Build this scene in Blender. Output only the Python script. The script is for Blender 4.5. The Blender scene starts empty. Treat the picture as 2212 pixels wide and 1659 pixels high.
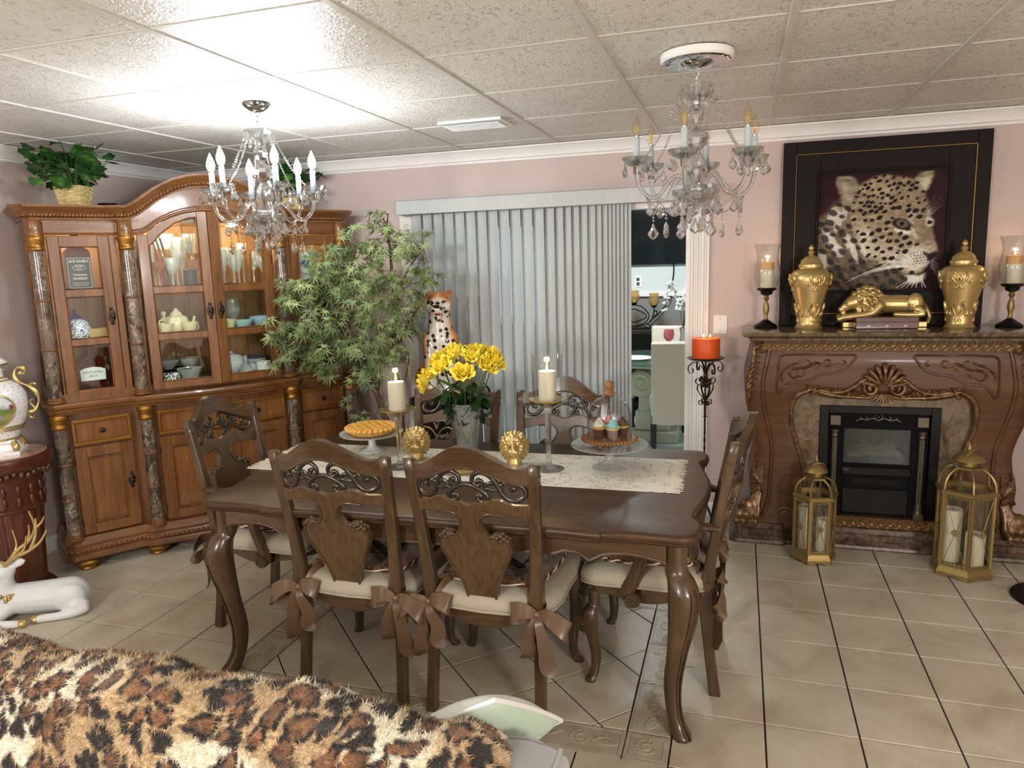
import bpy, math, random
from mathutils import Vector, Matrix
import numpy as np
random.seed(7); np.random.seed(7)
S = bpy.context.scene
COL = S.collection
PI = math.pi
R = math.radians
# ---------------------------------------------------------------- camera
CAM_Z = 1.62
_f, _yaw, _pitch, _roll = 1567.5, .3059, .1666, -.0303
cy, sy, cp, sp = math.cos(_yaw), math.sin(_yaw), math.cos(_pitch), math.sin(_pitch)
_fw = Vector((-sy*cp, cy*cp, -sp)); _rt = Vector((cy, sy, 0)); _up = _rt.cross(_fw)
_r2 = _rt*math.cos(_roll) + _up*math.sin(_roll); _u2 = -_rt*math.sin(_roll) + _up*math.cos(_roll)
cam = bpy.data.cameras.new('camera'); camo = bpy.data.objects.new('camera', cam); COL.objects.link(camo)
cam.sensor_width = 36; cam.lens = _f/2212*36; cam.clip_start = .05; cam.clip_end = 60
camo.matrix_world = Matrix(((_r2.x, _u2.x, -_fw.x, 0), (_r2.y, _u2.y, -_fw.y, 0), (_r2.z, _u2.z, -_fw.z, CAM_Z), (0, 0, 0, 1)))
S.camera = camo
# ---------------------------------------------------------------- world, large lights, exposure
w = bpy.data.worlds.new('world'); S.world = w; w.use_nodes = True
w.node_tree.nodes['Background'].inputs[0].default_value = (.55, .7, 1, 1)
w.node_tree.nodes['Background'].inputs[1].default_value = .8
def area_light(name, loc, rot, sx, sy_, power, col):
    l = bpy.data.lights.new(name, 'AREA'); l.shape = 'RECTANGLE'; l.size = sx; l.size_y = sy_; l.energy = power; l.color = col
    o = bpy.data.objects.new(name, l); COL.objects.link(o); o.location = loc; o.rotation_euler = rot; return o
# unseen fill lights added behind the camera; the far room has a ceiling light
FILL_POWER = 150.0
for _p in ((-1.8, -1.3, 1.65), (1.9, -.9, 1.65)):
    l = bpy.data.lights.new('fill_light', 'POINT'); l.energy = FILL_POWER; l.color = (1, .985, .955); l.shadow_soft_size = .22
    o = bpy.data.objects.new('fill_light', l); COL.objects.link(o); o.location = _p
area_light('far_room_ceiling_light', (-1.0, 6.3, 2.36), (0, 0, 0), .5, .5, 46, (.95, .99, 1))
BULB = 310.0          # emission strength of the lit chandelier's bulbs
S.view_settings.view_transform = 'Standard'; S.view_settings.look = 'None'; S.view_settings.gamma = 1
S.view_settings.use_curve_mapping = False
S.view_settings.exposure = 0.50
cyc = S.cycles
cyc.max_bounces = 8; cyc.diffuse_bounces = 3; cyc.glossy_bounces = 3; cyc.transmission_bounces = 6; cyc.transparent_max_bounces = 24
cyc.caustics_reflective = False; cyc.caustics_refractive = False; cyc.sample_clamp_indirect = 4.0
cyc.use_denoising = True
# ---------------------------------------------------------------- mesh helpers
def lin(c):
    return tuple(((x/255)/12.92 if x/255 <= .04045 else ((x/255+.055)/1.055)**2.4) for x in c)
class MB:
    """collects shapes; build() links them as one mesh object"""
    def __init__(s): s.v = []; s.f = []
    def add(s, vs, fs, M=None):
        n = len(s.v)
        if M is not None: vs = [tuple(M @ Vector(p)) for p in vs]
        s.v += [tuple(p) for p in vs]; s.f += [tuple(i+n for i in f) for f in fs]; return s
    def box(s, x0, x1, y0, y1, z0, z1, b=0, M=None):
        if b <= 0:
            vs = [(x, y, z) for z in (z0, z1) for y in (y0, y1) for x in (x0, x1)]
            return s.add(vs, [(0, 2, 3, 1), (4, 5, 7, 6), (0, 1, 5, 4), (2, 6, 7, 3), (0, 4, 6, 2), (1, 3, 7, 5)], M)
        b = min(b, (x1-x0)*.49, (y1-y0)*.49, (z1-z0)*.49)
        vs = []; ix = {}
        for i, x in enumerate((x0, x1)):
            for j, y in enumerate((y0, y1)):
                for k, z in enumerate((z0, z1)):
                    sx, sy_, sz = 1-2*i, 1-2*j, 1-2*k
                    ix[i, j, k, 0] = len(vs); vs.append((x, y+sy_*b, z+sz*b))
                    ix[i, j, k, 1] = len(vs); vs.append((x+sx*b, y, z+sz*b))
                    ix[i, j, k, 2] = len(vs); vs.append((x+sx*b, y+sy_*b, z))
        g = lambda i, j, k, a: ix[i, j, k, a]
        F = []
        for i in (0, 1):
            q = [g(i, 0, 0, 0), g(i, 1, 0, 0), g(i, 1, 1, 0), g(i, 0, 1, 0)]; F.append(q if i else q[::-1])
            q = [g(0, i, 0, 1), g(0, i, 1, 1), g(1, i, 1, 1), g(1, i, 0, 1)]; F.append(q if i else q[::-1])
            q = [g(0, 0, i, 2), g(1, 0, i, 2), g(1, 1, i, 2), g(0, 1, i, 2)]; F.append(q if i else q[::-1])
        for a in (0, 1):
            for c in (0, 1):
                F.append((g(a, c, 0, 0), g(a, c, 1, 0), g(a, c, 1, 1), g(a, c, 0, 1)))
                F.append((g(a, 0, c, 0), g(a, 1, c, 0), g(a, 1, c, 2), g(a, 0, c, 2)))
                F.append((g(0, a, c, 1), g(1, a, c, 1), g(1, a, c, 2), g(0, a, c, 2)))
                for d in (0, 1): F.append((g(a, c, d, 0), g(a, c, d, 1), g(a, c, d, 2)))
        return s.add(vs, F, M)
    def lathe(s, prof, n=24, c=(0, 0, 0), cap=True, lobes=0, amp=0, M=None, a0=0):
        vs = []; fs = []
        for r, z in prof:
            for i in range(n):
                a = a0+2*PI*i/n; rr = r*(1+(amp*math.cos(lobes*a) if lobes else 0))
                vs.append((c[0]+rr*math.cos(a), c[1]+rr*math.sin(a), c[2]+z))
        m = len(prof)
        for k in range(m-1):
            for i in range(n):
                j = (i+1) % n; fs.append((k*n+i, k*n+j, (k+1)*n+j, (k+1)*n+i))
        if cap:
            if prof[0][0] > 1e-5: fs.append(tuple(range(n))[::-1])
            if prof[-1][0] > 1e-5: fs.append(tuple((m-1)*n+i for i in range(n)))
        return s.add(vs, fs, M)
    def tube(s, pts, r, n=8, closed=False, M=None, sx=1.0, sy=1.0, caps=True, up=None):
        P = [Vector(p) for p in pts]; m = len(P)
        rs = r if isinstance(r, (list, tuple)) else [r]*m
        T = []
        for i in range(m):
            a = P[(i-1) % m] if (closed or i) else P[0]; b = P[(i+1) % m] if (closed or i < m-1) else P[-1]
            t = (b-a); T.append(t.normalized() if t.length > 1e-9 else Vector((0, 0, 1)))
        ref = Vector(up) if up else (Vector((0, 0, 1)) if abs(T[0].z) < .9 else Vector((1, 0, 0)))
        N = (ref-T[0]*ref.dot(T[0])).normalized(); vs = []; fs = []
        for i in range(m):
            N = (N-T[i]*N.dot(T[i]))
            N = N.normalized() if N.length > 1e-6 else Vector((1, 0, 0))
            B = T[i].cross(N)
            for k in range(n):
                a = 2*PI*(k+.5)/n
                vs.append(tuple(P[i]+N*(math.cos(a)*rs[i]*sx)+B*(math.sin(a)*rs[i]*sy)))
        for i in range(m if closed else m-1):
            j = (i+1) % m
            for k in range(n):
                q = (k+1) % n; fs.append((i*n+k, i*n+q, j*n+q, j*n+k))
        if not closed and caps: fs.append(tuple(range(n))[::-1]); fs.append(tuple((m-1)*n+k for k in range(n)))
        return s.add(vs, fs, M)
    def sphere(s, c, r, n=12, m=8, sc=(1, 1, 1), M=None):
        vs = [(c[0], c[1], c[2]-r*sc[2])]; fs = []
        for j in range(1, m):
            t = PI*j/m
            for i in range(n):
                a = 2*PI*i/n; vs.append((c[0]+r*sc[0]*math.sin(t)*math.cos(a), c[1]+r*sc[1]*math.sin(t)*math.sin(a), c[2]-r*sc[2]*math.cos(t)))
        vs.append((c[0], c[1], c[2]+r*sc[2])); L = len(vs)-1
        for i in range(n):
            fs.append((0, 1+(i+1) % n, 1+i)); fs.append((L, 1+(m-2)*n+i, 1+(m-2)*n+(i+1) % n))
        for j in range(m-2):
            for i in range(n): fs.append((1+j*n+i, 1+j*n+(i+1) % n, 1+(j+1)*n+(i+1) % n, 1+(j+1)*n+i))
        return s.add(vs, fs, M)
    def prism(s, poly, a0, a1, plane='xy', b=0, M=None):
        """outline poly (list of 2-D points, counter-clockwise) extruded a0..a1 along the third axis; b = chamfer"""
        def put(p, a):
            return {'xy': (p[0], p[1], a), 'xz': (p[0], a, p[1]), 'yz': (a, p[0], p[1])}[plane]
        n = len(poly); lo, hi = min(a0, a1), max(a0, a1)
        rings = []
        if b > 0:
            ins = offset_poly(poly, -b)
            rings = [(ins, lo), (poly, lo+b), (poly, hi-b), (ins, hi)]
        else: rings = [(poly, lo), (poly, hi)]
        vs = [put(p, a) for ring, a in rings for p in ring]; fs = []
        for k in range(len(rings)-1):
            for i in range(n):
                j = (i+1) % n; fs.append((k*n+i, k*n+j, (k+1)*n+j, (k+1)*n+i))
        fs.append(tuple(range(n))[::-1]); fs.append(tuple((len(rings)-1)*n+i for i in range(n)))
        if plane == 'xz': fs = [f[::-1] for f in fs]
        return s.add(vs, fs, M)
    def sweep(s, prof, path, closed=False, M=None, caps=True):
        """prof (out, up) swept along a horizontal path; out is to the right of travel"""
        P = [Vector((p[0], p[1], p[2] if len(p) > 2 else 0)) for p in path]; m = len(P); k = len(prof); vs = []; fs = []
        for i in range(m):
            a = P[i]-P[(i-1) % m] if (closed or i) else P[1]-P[0]
            b = P[(i+1) % m]-P[i] if (closed or i < m-1) else P[-1]-P[-2]
            a.z = b.z = 0; a.normalize(); b.normalize()
            na = Vector((a.y, -a.x, 0)); nb = Vector((b.y, -b.x, 0)); nn = na+nb
            nn = nn.normalized() if nn.length > 1e-6 else na
            sc = min(2.0, 1/max(.3, nn.dot(na)))
            for u, v in prof: vs.append(tuple(P[i]+nn*(u*sc)+Vector((0, 0, v))))
        for i in range(m if closed else m-1):
            j = (i+1) % m
            for q in range(k-1): fs.append((i*k+q, j*k+q, j*k+q+1, i*k+q+1))
        if caps and not closed:
            fs.append(tuple(range(k))); fs.append(tuple((m-1)*k+q for q in range(k))[::-1])
        return s.add(vs, fs, M)
    def grid(s, fn, nu, nv, wu=False, wv=False, M=None):
        vs = [fn(i/(nu if wu else nu-1), j/(nv if wv else nv-1)) for j in range(nv) for i in range(nu)]; fs = []
        for j in range(nv if wv else nv-1):
            for i in range(nu if wu else nu-1):
                a, b = (i+1) % nu, (j+1) % nv; fs.append((j*nu+i, j*nu+a, b*nu+a, b*nu+i))
        return s.add(vs, fs, M)
    def mesh(s, name, smooth=True, ang=35):
        me = bpy.data.meshes.new(name); me.from_pydata(s.v, [], s.f); me.update()
        if smooth:
            me.polygons.foreach_set('use_smooth', [True]*len(me.polygons)); me.set_sharp_from_angle(angle=R(ang))
        return me
    def build(s, name, mat, parent=None, smooth=True, ang=35, fix=False):
        me = s.mesh(name, smooth, ang)
        if fix: fixn(me)
        return link(name, me, mat, parent)
import bmesh
def fixn(me):
    bm = bmesh.new(); bm.from_mesh(me); bmesh.ops.recalc_face_normals(bm, faces=bm.faces); bm.to_mesh(me); bm.free()
def link(name, me, mat, parent=None):
    o = bpy.data.objects.new(name, me); COL.objects.link(o)
    if mat is not None and not me.materials: me.materials.append(mat)
    if parent is not None: o.parent = parent
    return o
def offset_poly(poly, d):
    n = len(poly); out = []
    for i in range(n):
        p0, p1, p2 = poly[i-1], poly[i], poly[(i+1) % n]
        ax, ay = p1[0]-p0[0], p1[1]-p0[1]; bx, by = p2[0]-p1[0], p2[1]-p1[1]
        la = math.hypot(ax, ay) or 1; lb = math.hypot(bx, by) or 1
        n1 = (ay/la, -ax/la); n2 = (by/lb, -bx/lb); mx, my = n1[0]+n2[0], n1[1]+n2[1]
        q = max(.35, (1+n1[0]*n2[0]+n1[1]*n2[1]))
        out.append((p1[0]+mx/q*d, p1[1]+my/q*d))
    return out
def tag(o, label, cat, group=None, kind=None):
    if label: o['label'] = label
    if cat: o['category'] = cat
    if group: o['group'] = group
    if kind: o['kind'] = kind
    return o
def thing(name, label, cat, loc=(0, 0, 0), rz=0, group=None):
    o = bpy.data.objects.new(name, None); COL.objects.link(o); o.location = loc; o.rotation_euler = (0, 0, rz)
    return tag(o, label, cat, group)
def struct(o): o['kind'] = 'structure'; return o
def dup(root, loc=None, rz=None, label=None, rot=None, scale=None):
    r = root.copy(); COL.objects.link(r)
    if loc is not None: r.location = loc
    if rz is not None: r.rotation_euler = (0, 0, rz)
    if rot is not None: r.rotation_euler = rot
    if scale is not None: r.scale = scale
    if label: r['label'] = label
    for ch in list(root.children):
        c = ch.copy(); COL.objects.link(c); c.parent = r
        for g in list(ch.children):
            e = g.copy(); COL.objects.link(e); e.parent = c
    return r
def inst(me, name, parent, M, mat=None):
    o = bpy.data.objects.new(name, me); COL.objects.link(o); o.parent = parent; o.matrix_local = M
    if mat is not None and not me.materials: me.materials.append(mat)
    return o
def TR(loc, rot=(0, 0, 0), sc=(1, 1, 1)):
    if isinstance(sc, (int, float)): sc = (sc,)*3
    from mathutils import Euler
    return Matrix.Translation(loc) @ Euler(rot).to_matrix().to_4x4() @ Matrix.Diagonal((*sc, 1))
def smoothpts(pts, k=6, closed=False):
    """Catmull-Rom through pts"""
    P = [np.array(p, float) for p in pts]; n = len(P); out = []
    for i in range(n if closed else n-1):
        p0 = P[i-1] if (closed or i) else 2*P[0]-P[1]; p1 = P[i]; p2 = P[(i+1) % n]
        p3 = P[(i+2) % n] if (closed or i < n-2) else 2*P[-1]-P[-2]
        for j in range(k):
            t = j/k; out.append(tuple(.5*((2*p1)+(-p0+p2)*t+(2*p0-5*p1+4*p2-p3)*t*t+(-p0+3*p1-3*p2+p3)*t**3)))
    if not closed: out.append(tuple(P[-1]))
    return out
def spiral(cx, cz, r0, r1, a0, a1, n=24):
    return [(cx+(r0+(r1-r0)*i/n)*math.cos(a0+(a1-a0)*i/n), cz+(r0+(r1-r0)*i/n)*math.sin(a0+(a1-a0)*i/n)) for i in range(n+1)]
def remeshed(name, mb, voxel, smooth=6, mat=None, parent=None, fac=.5):
    """fuses overlapping shapes into one continuous skin"""
    me = mb.mesh(name, False); o = bpy.data.objects.new(name, me); COL.objects.link(o)
    m = o.modifiers.new('r', 'REMESH'); m.mode = 'VOXEL'; m.voxel_size = voxel
    m2 = o.modifiers.new('s', 'SMOOTH'); m2.iterations = smooth; m2.factor = fac
    dg = bpy.context.evaluated_depsgraph_get(); me2 = bpy.data.meshes.new_from_object(o.evaluated_get(dg))
    bpy.data.objects.remove(o); bpy.data.meshes.remove(me)
    me2.polygons.foreach_set('use_smooth', [True]*len(me2.polygons)); me2.name = name
    return link(name, me2, mat, parent)
def limb(mb, pts, rs, n=12, k=4):
    P = smoothpts([(*p, r) for p, r in zip(pts, rs)], k)
    mb.tube([p[:3] for p in P], [max(.001, p[3]) for p in P], n)
    for p in (P[0], P[-1]): mb.sphere(p[:3], max(.001, p[3]), n, 8)
    return mb
def text_mesh(name, body, size, mat, parent, M, depth=.0004, width=None, bold=0):
    c = bpy.data.curves.new(name, 'FONT'); c.body = body; c.size = size; c.extrude = depth; c.align_x = 'CENTER'; c.align_y = 'CENTER'; c.offset = bold
    o = bpy.data.objects.new(name, c); COL.objects.link(o); dg = bpy.context.evaluated_depsgraph_get()
    me = bpy.data.meshes.new_from_object(o.evaluated_get(dg)); bpy.data.objects.remove(o); bpy.data.curves.remove(c)
    if width and len(me.vertices):
        xs = [v.co.x for v in me.vertices]; k = width/(max(xs)-min(xs))
        for v in me.vertices: v.co.x *= k
    me.materials.clear(); o = link(name, me, mat, parent); o.matrix_local = M; return o
def clip_poly(poly, x0, x1, y0, y1):
    def cl(P, f, ip):
        out = []
        for i in range(len(P)):
            a, b = P[i-1], P[i]
            if f(b):
                if not f(a): out.append(ip(a, b))
                out.append(b)
            elif f(a): out.append(ip(a, b))
        return out
    def ipx(x): return lambda a, b: (x, a[1]+(b[1]-a[1])*(x-a[0])/(b[0]-a[0]))
    def ipy(y): return lambda a, b: (a[0]+(b[0]-a[0])*(y-a[1])/(b[1]-a[1]), y)
    for f, ip in ((lambda p: p[0] >= x0, ipx(x0)), (lambda p: p[0] <= x1, ipx(x1)), (lambda p: p[1] >= y0, ipy(y0)), (lambda p: p[1] <= y1, ipy(y1))):
        if poly: poly = cl(poly, f, ip)
    return poly
# ---------------------------------------------------------------- materials
def mat(name, col, rough=.5, metal=0, spec=.5, trans=0, ior=1.45, emit=None, estr=0, coat=0, sheen=0, alpha=1, sss=0):
    m = bpy.data.materials.new(name); m.use_nodes = True; p = m.node_tree.nodes['Principled BSDF']
    c = lin(col); p.inputs['Base Color'].default_value = (*c, 1); p.inputs['Roughness'].default_value = rough; p.inputs['Metallic'].default_value = metal
    p.inputs['Specular IOR Level'].default_value = spec; p.inputs['Transmission Weight'].default_value = trans; p.inputs['IOR'].default_value = ior
    p.inputs['Coat Weight'].default_value = coat; p.inputs['Coat Roughness'].default_value = .12; p.inputs['Sheen Weight'].default_value = sheen; p.inputs['Alpha'].default_value = alpha
    if sss: p.inputs['Subsurface Weight'].default_value = sss; p.inputs['Subsurface Radius'].default_value = (.02, .012, .006)
    if emit: p.inputs['Emission Color'].default_value = (*lin(emit), 1); p.inputs['Emission Strength'].default_value = estr
    return m
class NT:
    def __init__(s, m): s.m = m; s.t = m.node_tree; s.p = s.t.nodes['Principled BSDF']; s.tc = None
    def n(s, ty, **kw):
        o = s.t.nodes.new(ty)
        for k, v in kw.items():
            if hasattr(o, k): setattr(o, k, v)
            else: o.inputs[k].default_value = v
        return o
    def l(s, a, b): s.t.links.new(a, b)
    def co(s, scale=(1, 1, 1), rot=(0, 0, 0), kind='Object', loc=(0, 0, 0)):
        if not s.tc: s.tc = s.n('ShaderNodeTexCoord')
        mp = s.n('ShaderNodeMapping'); mp.inputs['Scale'].default_value = scale; mp.inputs['Rotation'].default_value = rot; mp.inputs['Location'].default_value = loc
        s.l(s.tc.outputs[kind], mp.inputs['Vector']); return mp.outputs[0]
    def noise(s, v, scale, detail=4, rough=.55, dist=0):
        o = s.n('ShaderNodeTexNoise'); o.inputs['Scale'].default_value = scale; o.inputs['Detail'].default_value = detail; o.inputs['Roughness'].default_value = rough; o.inputs['Distortion'].default_value = dist
        s.l(v, o.inputs['Vector']); return o.outputs['Fac']
    def voro(s, v, scale, feature='F1', out='Distance', rand=1.0):
        o = s.n('ShaderNodeTexVoronoi'); o.feature = feature; o.inputs['Scale'].default_value = scale; o.inputs['Randomness'].default_value = rand
        s.l(v, o.inputs['Vector']); return o.outputs[out]
    def ramp(s, fac, stops, interp='LINEAR'):
        o = s.n('ShaderNodeValToRGB'); e = o.color_ramp.elements; o.color_ramp.interpolation = interp
        while len(e) < len(stops): e.new(.5)
        for q, (p, c) in zip(e, stops):
            q.position = p; q.color = (*(lin(c) if max(c) > 1.01 else c), 1)
        s.l(fac, o.inputs[0]); return o.outputs[0]
    def mix(s, fac, a, b, mode='MIX'):
        o = s.n('ShaderNodeMix'); o.data_type = 'RGBA'; o.blend_type = mode
        for v, i in ((fac, 0), (a, 6), (b, 7)):
            if hasattr(v, 'is_linked'): s.l(v, o.inputs[i])
            elif i == 0: o.inputs[0].default_value = v
            else: o.inputs[i].default_value = (*lin(v), 1)
        return o.outputs[2]
    def math(s, op, a, b=0.0):
        o = s.n('ShaderNodeMath'); o.operation = op
        for v, i in ((a, 0), (b, 1)):
            if hasattr(v, 'is_linked'): s.l(v, o.inputs[i])
            else: o.inputs[i].default_value = v
        return o.outputs[0]
    def base(s, c): s.l(c, s.p.inputs['Base Color']); return s
    def rough(s, c): s.l(c, s.p.inputs['Roughness']); return s
    def bump(s, h, st=.3, d=.01):
        o = s.n('ShaderNodeBump'); o.inputs['Strength'].default_value = st; o.inputs['Distance'].default_value = d
        s.l(h, o.inputs['Height']); s.l(o.outputs[0], s.p.inputs['Normal']); return s
def wood(name, dark, mid, light, rough=.35, axis='z', coat=.35, scale=1.0, bump=.05):
    m = mat(name, mid, rough, coat=coat); t = NT(m)
    sc = {'x': (1.2, 14, 14), 'y': (14, 1.2, 14), 'z': (14, 14, 1.2)}[axis]
    v = t.co(tuple(x*scale for x in sc)); a = t.noise(v, 1.6, 6, .6, 1.2)
    v2 = t.co(tuple(x*scale*4 for x in sc)); b = t.noise(v2, 2.2, 3, .6, .4)
    big = t.noise(t.co((2.2*scale,)*3), 1.3, 2)
    c = t.ramp(t.math('ADD', t.math('MULTIPLY', a, .7), t.math('MULTIPLY', b, .3)), [(.25, dark), (.5, mid), (.75, light)])
    c2 = t.mix(t.math('MULTIPLY', big, .45), c, dark, 'MIX'); t.base(c2); t.bump(b, bump, .002); return m
def marble(name, c1, c2, vein, rough=.2, scale=6, coat=.3):
    m = mat(name, c1, rough, coat=coat); t = NT(m); v = t.co()
    a = t.noise(v, scale, 8, .68, 1.4); c = t.ramp(a, [(.28, tuple(x*.62 for x in c1)), (.44, c1), (.58, c2), (.74, c1)])
    d = t.noise(t.co((1, 1, .6), (0, .5, .3)), scale*.8, 6, .6, 2.2)
    ve = t.math('LESS_THAN', t.math('ABSOLUTE', t.math('SUBTRACT', d, .5)), .010)
    t.base(t.mix(t.math('MULTIPLY', ve, .55), c, vein)); return m
def glass(name, tint=(255, 255, 255), refl=1.0, rough=.02, ior=1.5, body=0.0, body_col=(230, 235, 235)):
    """thin clear glass: passes light straight through and mirrors more at grazing angles"""
    m = bpy.data.materials.new(name); m.use_nodes = True; t = m.node_tree; t.nodes.clear(); N = t.nodes.new; L = t.links.new
    out = N('ShaderNodeOutputMaterial'); tr = N('ShaderNodeBsdfTransparent'); gl = N('ShaderNodeBsdfGlossy'); mx = N('ShaderNodeMixShader'); lw = N('ShaderNodeLayerWeight')
    tr.inputs[0].default_value = (*lin(tint), 1); gl.inputs['Roughness'].default_value = rough; lw.inputs[0].default_value = .5
    pw = N('ShaderNodeMath'); pw.operation = 'POWER'; pw.inputs[1].default_value = 4.0; L(lw.outputs['Facing'], pw.inputs[0])
    mu = N('ShaderNodeMath'); mu.operation = 'MULTIPLY_ADD'; mu.inputs[1].default_value = min(.85, .55*refl); mu.inputs[2].default_value = min(.4, .04*refl); mu.use_clamp = True; L(pw.outputs[0], mu.inputs[0])
    L(mu.outputs[0], mx.inputs[0]); L(tr.outputs[0], mx.inputs[1]); L(gl.outputs[0], mx.inputs[2]); last = mx
    if body:
        df = N('ShaderNodeBsdfDiffuse'); df.inputs[0].default_value = (*lin(body_col), 1); m2 = N('ShaderNodeMixShader'); m2.inputs[0].default_value = body
        L(mx.outputs[0], m2.inputs[1]); L(df.outputs[0], m2.inputs[2]); last = m2
    L(last.outputs[0], out.inputs[0]); return m
M = {}
M['cab'] = wood('cabinet wood', (70, 43, 20), (122, 78, 38), (156, 106, 56), .38, 'z')
M['cabx'] = wood('cabinet wood across', (70, 43, 20), (120, 77, 38), (152, 103, 55), .38, 'x')
M['cabin'] = wood('cabinet interior pine', (138, 92, 52), (172, 124, 74), (192, 146, 94), .55, 'z', 0)
M['cabdark'] = mat('cabinet edge shadow line', (60, 30, 12), .5)
M['cabgold'] = mat('antique gold leaf', (150, 106, 44), .38, .75)
M['colmarble'] = marble('brown column marble', (74, 62, 52), (112, 98, 84), (190, 175, 155), .15, 7)
M['dine'] = wood('walnut dining wood', (44, 32, 20), (84, 63, 41), (110, 85, 58), .28, 'z')
M['dinex'] = wood('walnut dining wood across', (44, 32, 20), (82, 61, 40), (108, 83, 57), .25, 'x')
M['splat'] = wood('walnut splat veneer', (50, 36, 22), (94, 71, 46), (120, 94, 64), .28, 'z', .35, 1.6)
M['iron'] = mat('pewter scroll metal', (88, 84, 76), .3, .85)
M['blackiron'] = mat('aged bronze iron', (58, 50, 38), .38, .8)
M['linen'] = mat('greige linen', (168, 158, 138), .85, spec=.2)
t = NT(M['linen']); t.base(t.mix(t.noise(t.co((1, 1, 1)), 420, 2), (150, 140, 120), (184, 175, 156))); t.bump(t.noise(t.co(), 600, 1), .15, .001)
M['ribbon'] = mat('brown taffeta ribbon', (100, 76, 54), .32, spec=.6)
M['white'] = mat('white paint', (232, 230, 226), .4)
M['whitegloss'] = mat('white enamel', (238, 238, 234), .2)
M['gold'] = mat('gold paint', (200, 175, 116), .36, .75)
M['golddk'] = mat('antique brass', (150, 128, 78), .42, .7)
M['chrome'] = mat('chrome', (205, 208, 210), .08, 1)
M['black'] = mat('black lacquer', (5, 5, 6), .4, spec=.3)
M['blackmat'] = mat('matt black', (7, 8, 11), .75, spec=.2)
M['glass'] = glass('clear glass', (250, 252, 252), 1.3, .02, 1.5)
M['pane'] = glass('window pane', (250, 255, 253), .8)
def crystal_mat(name, k=.55):
    m = bpy.data.materials.new(name); m.use_nodes = True; t = m.node_tree; t.nodes.clear(); N = t.nodes.new; L = t.links.new
    out = N('ShaderNodeOutputMaterial'); tr = N('ShaderNodeBsdfTransparent'); gl = N('ShaderNodeBsdfGlass'); mx = N('ShaderNodeMixShader')
    tr.inputs[0].default_value = (.93, .95, .96, 1); gl.inputs['Roughness'].default_value = .03; gl.inputs['IOR'].default_value = 1.5; mx.inputs[0].default_value = k
    L(tr.outputs[0], mx.inputs[1]); L(gl.outputs[0], mx.inputs[2]); L(mx.outputs[0], out.inputs[0]); return m
M['crystal'] = crystal_mat('cut crystal', .7); M['vaseglass'] = glass('cut vase crystal', (244, 248, 248), 3.0, .05, 1.5, .10, (236, 240, 240))
M['glassware'] = glass('glassware', (240, 244, 244), 2.4, .03, 1.5, .26, (240, 240, 232))
M['wax'] = mat('ivory candle wax', (232, 220, 190), .5, sss=.3)
M['flame'] = mat('candle flame', (255, 190, 90), .5, emit=(255, 170, 70), estr=30)
M['bulbglass'] = glass('bulb glass', (252, 248, 236), 1.0)
M['filament'] = mat('amber filament', (205, 170, 40), .4, emit=None)
# ================================================================ room shell
CEIL = 2.334; YB = 4.555; XL = -3.89; XR = 3.0; YF = -3.2
m = M['wall'] = mat('pink wall paint', (198, 180, 174), .42, spec=.35); t = NT(m)
t.base(t.mix(t.noise(t.co(), 3, 5), (194, 176, 170), (204, 186, 180))); t.bump(t.noise(t.co(), 90, 3), .06, .003)
m = M['tile'] = mat('beige ceramic tile', (192, 180, 160), .32, spec=.5); t = NT(m)
a = t.noise(t.co((1, 1, 1), kind='Object'), 5, 6, .6, .6); inf = t.n('ShaderNodeObjectInfo')
geo = t.n('ShaderNodeNewGeometry'); mp = t.n('ShaderNodeMapping'); t.l(geo.outputs['Position'], mp.inputs[0])
a = t.noise(mp.outputs[0], 3.6, 6, .62, .8); b = t.noise(mp.outputs[0], 42, 4, .6)
c = t.ramp(a, [(.28, (172, 160, 138)), (.5, (198, 188, 168)), (.72, (212, 204, 186))])
c = t.mix(t.math('MULTIPLY', b, .22), c, (150, 135, 112)); t.base(c); t.bump(b, .08, .003)
t.rough(t.ramp(a, [(.3, (.30,)*3), (.7, (.44,)*3)]))
M['grout'] = mat('dark grout', (44, 37, 30), .95)
M['listello'] = mat('shell listello tile', (176, 166, 146), .38); t = NT(M['listello'])
geo = t.n('ShaderNodeNewGeometry'); t.base(t.ramp(t.noise(geo.outputs['Position'], 14, 5), [(.3, (158, 147, 126)), (.7, (186, 176, 156))]))
m = M['ceil'] = mat('fissured ceiling tile', (226, 223, 216), .34, spec=.45); t = NT(m)
v = t.co((1, 1, 1)); n1 = t.noise(v, 46, 3, .6, 1.2); n2 = t.noise(v, 120, 2, .5)
pit = t.math('LESS_THAN', t.noise(t.co((1, .55, 1)), 62, 2, .5, .9), .40)
h = t.math('SUBTRACT', t.math('ADD', n1, t.math('MULTIPLY', n2, .5)), t.math('MULTIPLY', pit, .8)); t.bump(h, .75, .007)
t.base(t.mix(t.math('MULTIPLY', pit, .5), t.ramp(t.noise(t.co(), 2, 3), [(.3, (214, 210, 202)), (.7, (230, 227, 220))]), (150, 146, 138)))
M['gridbar'] = mat('ceiling grid bar', (208, 205, 198), .4)

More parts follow.
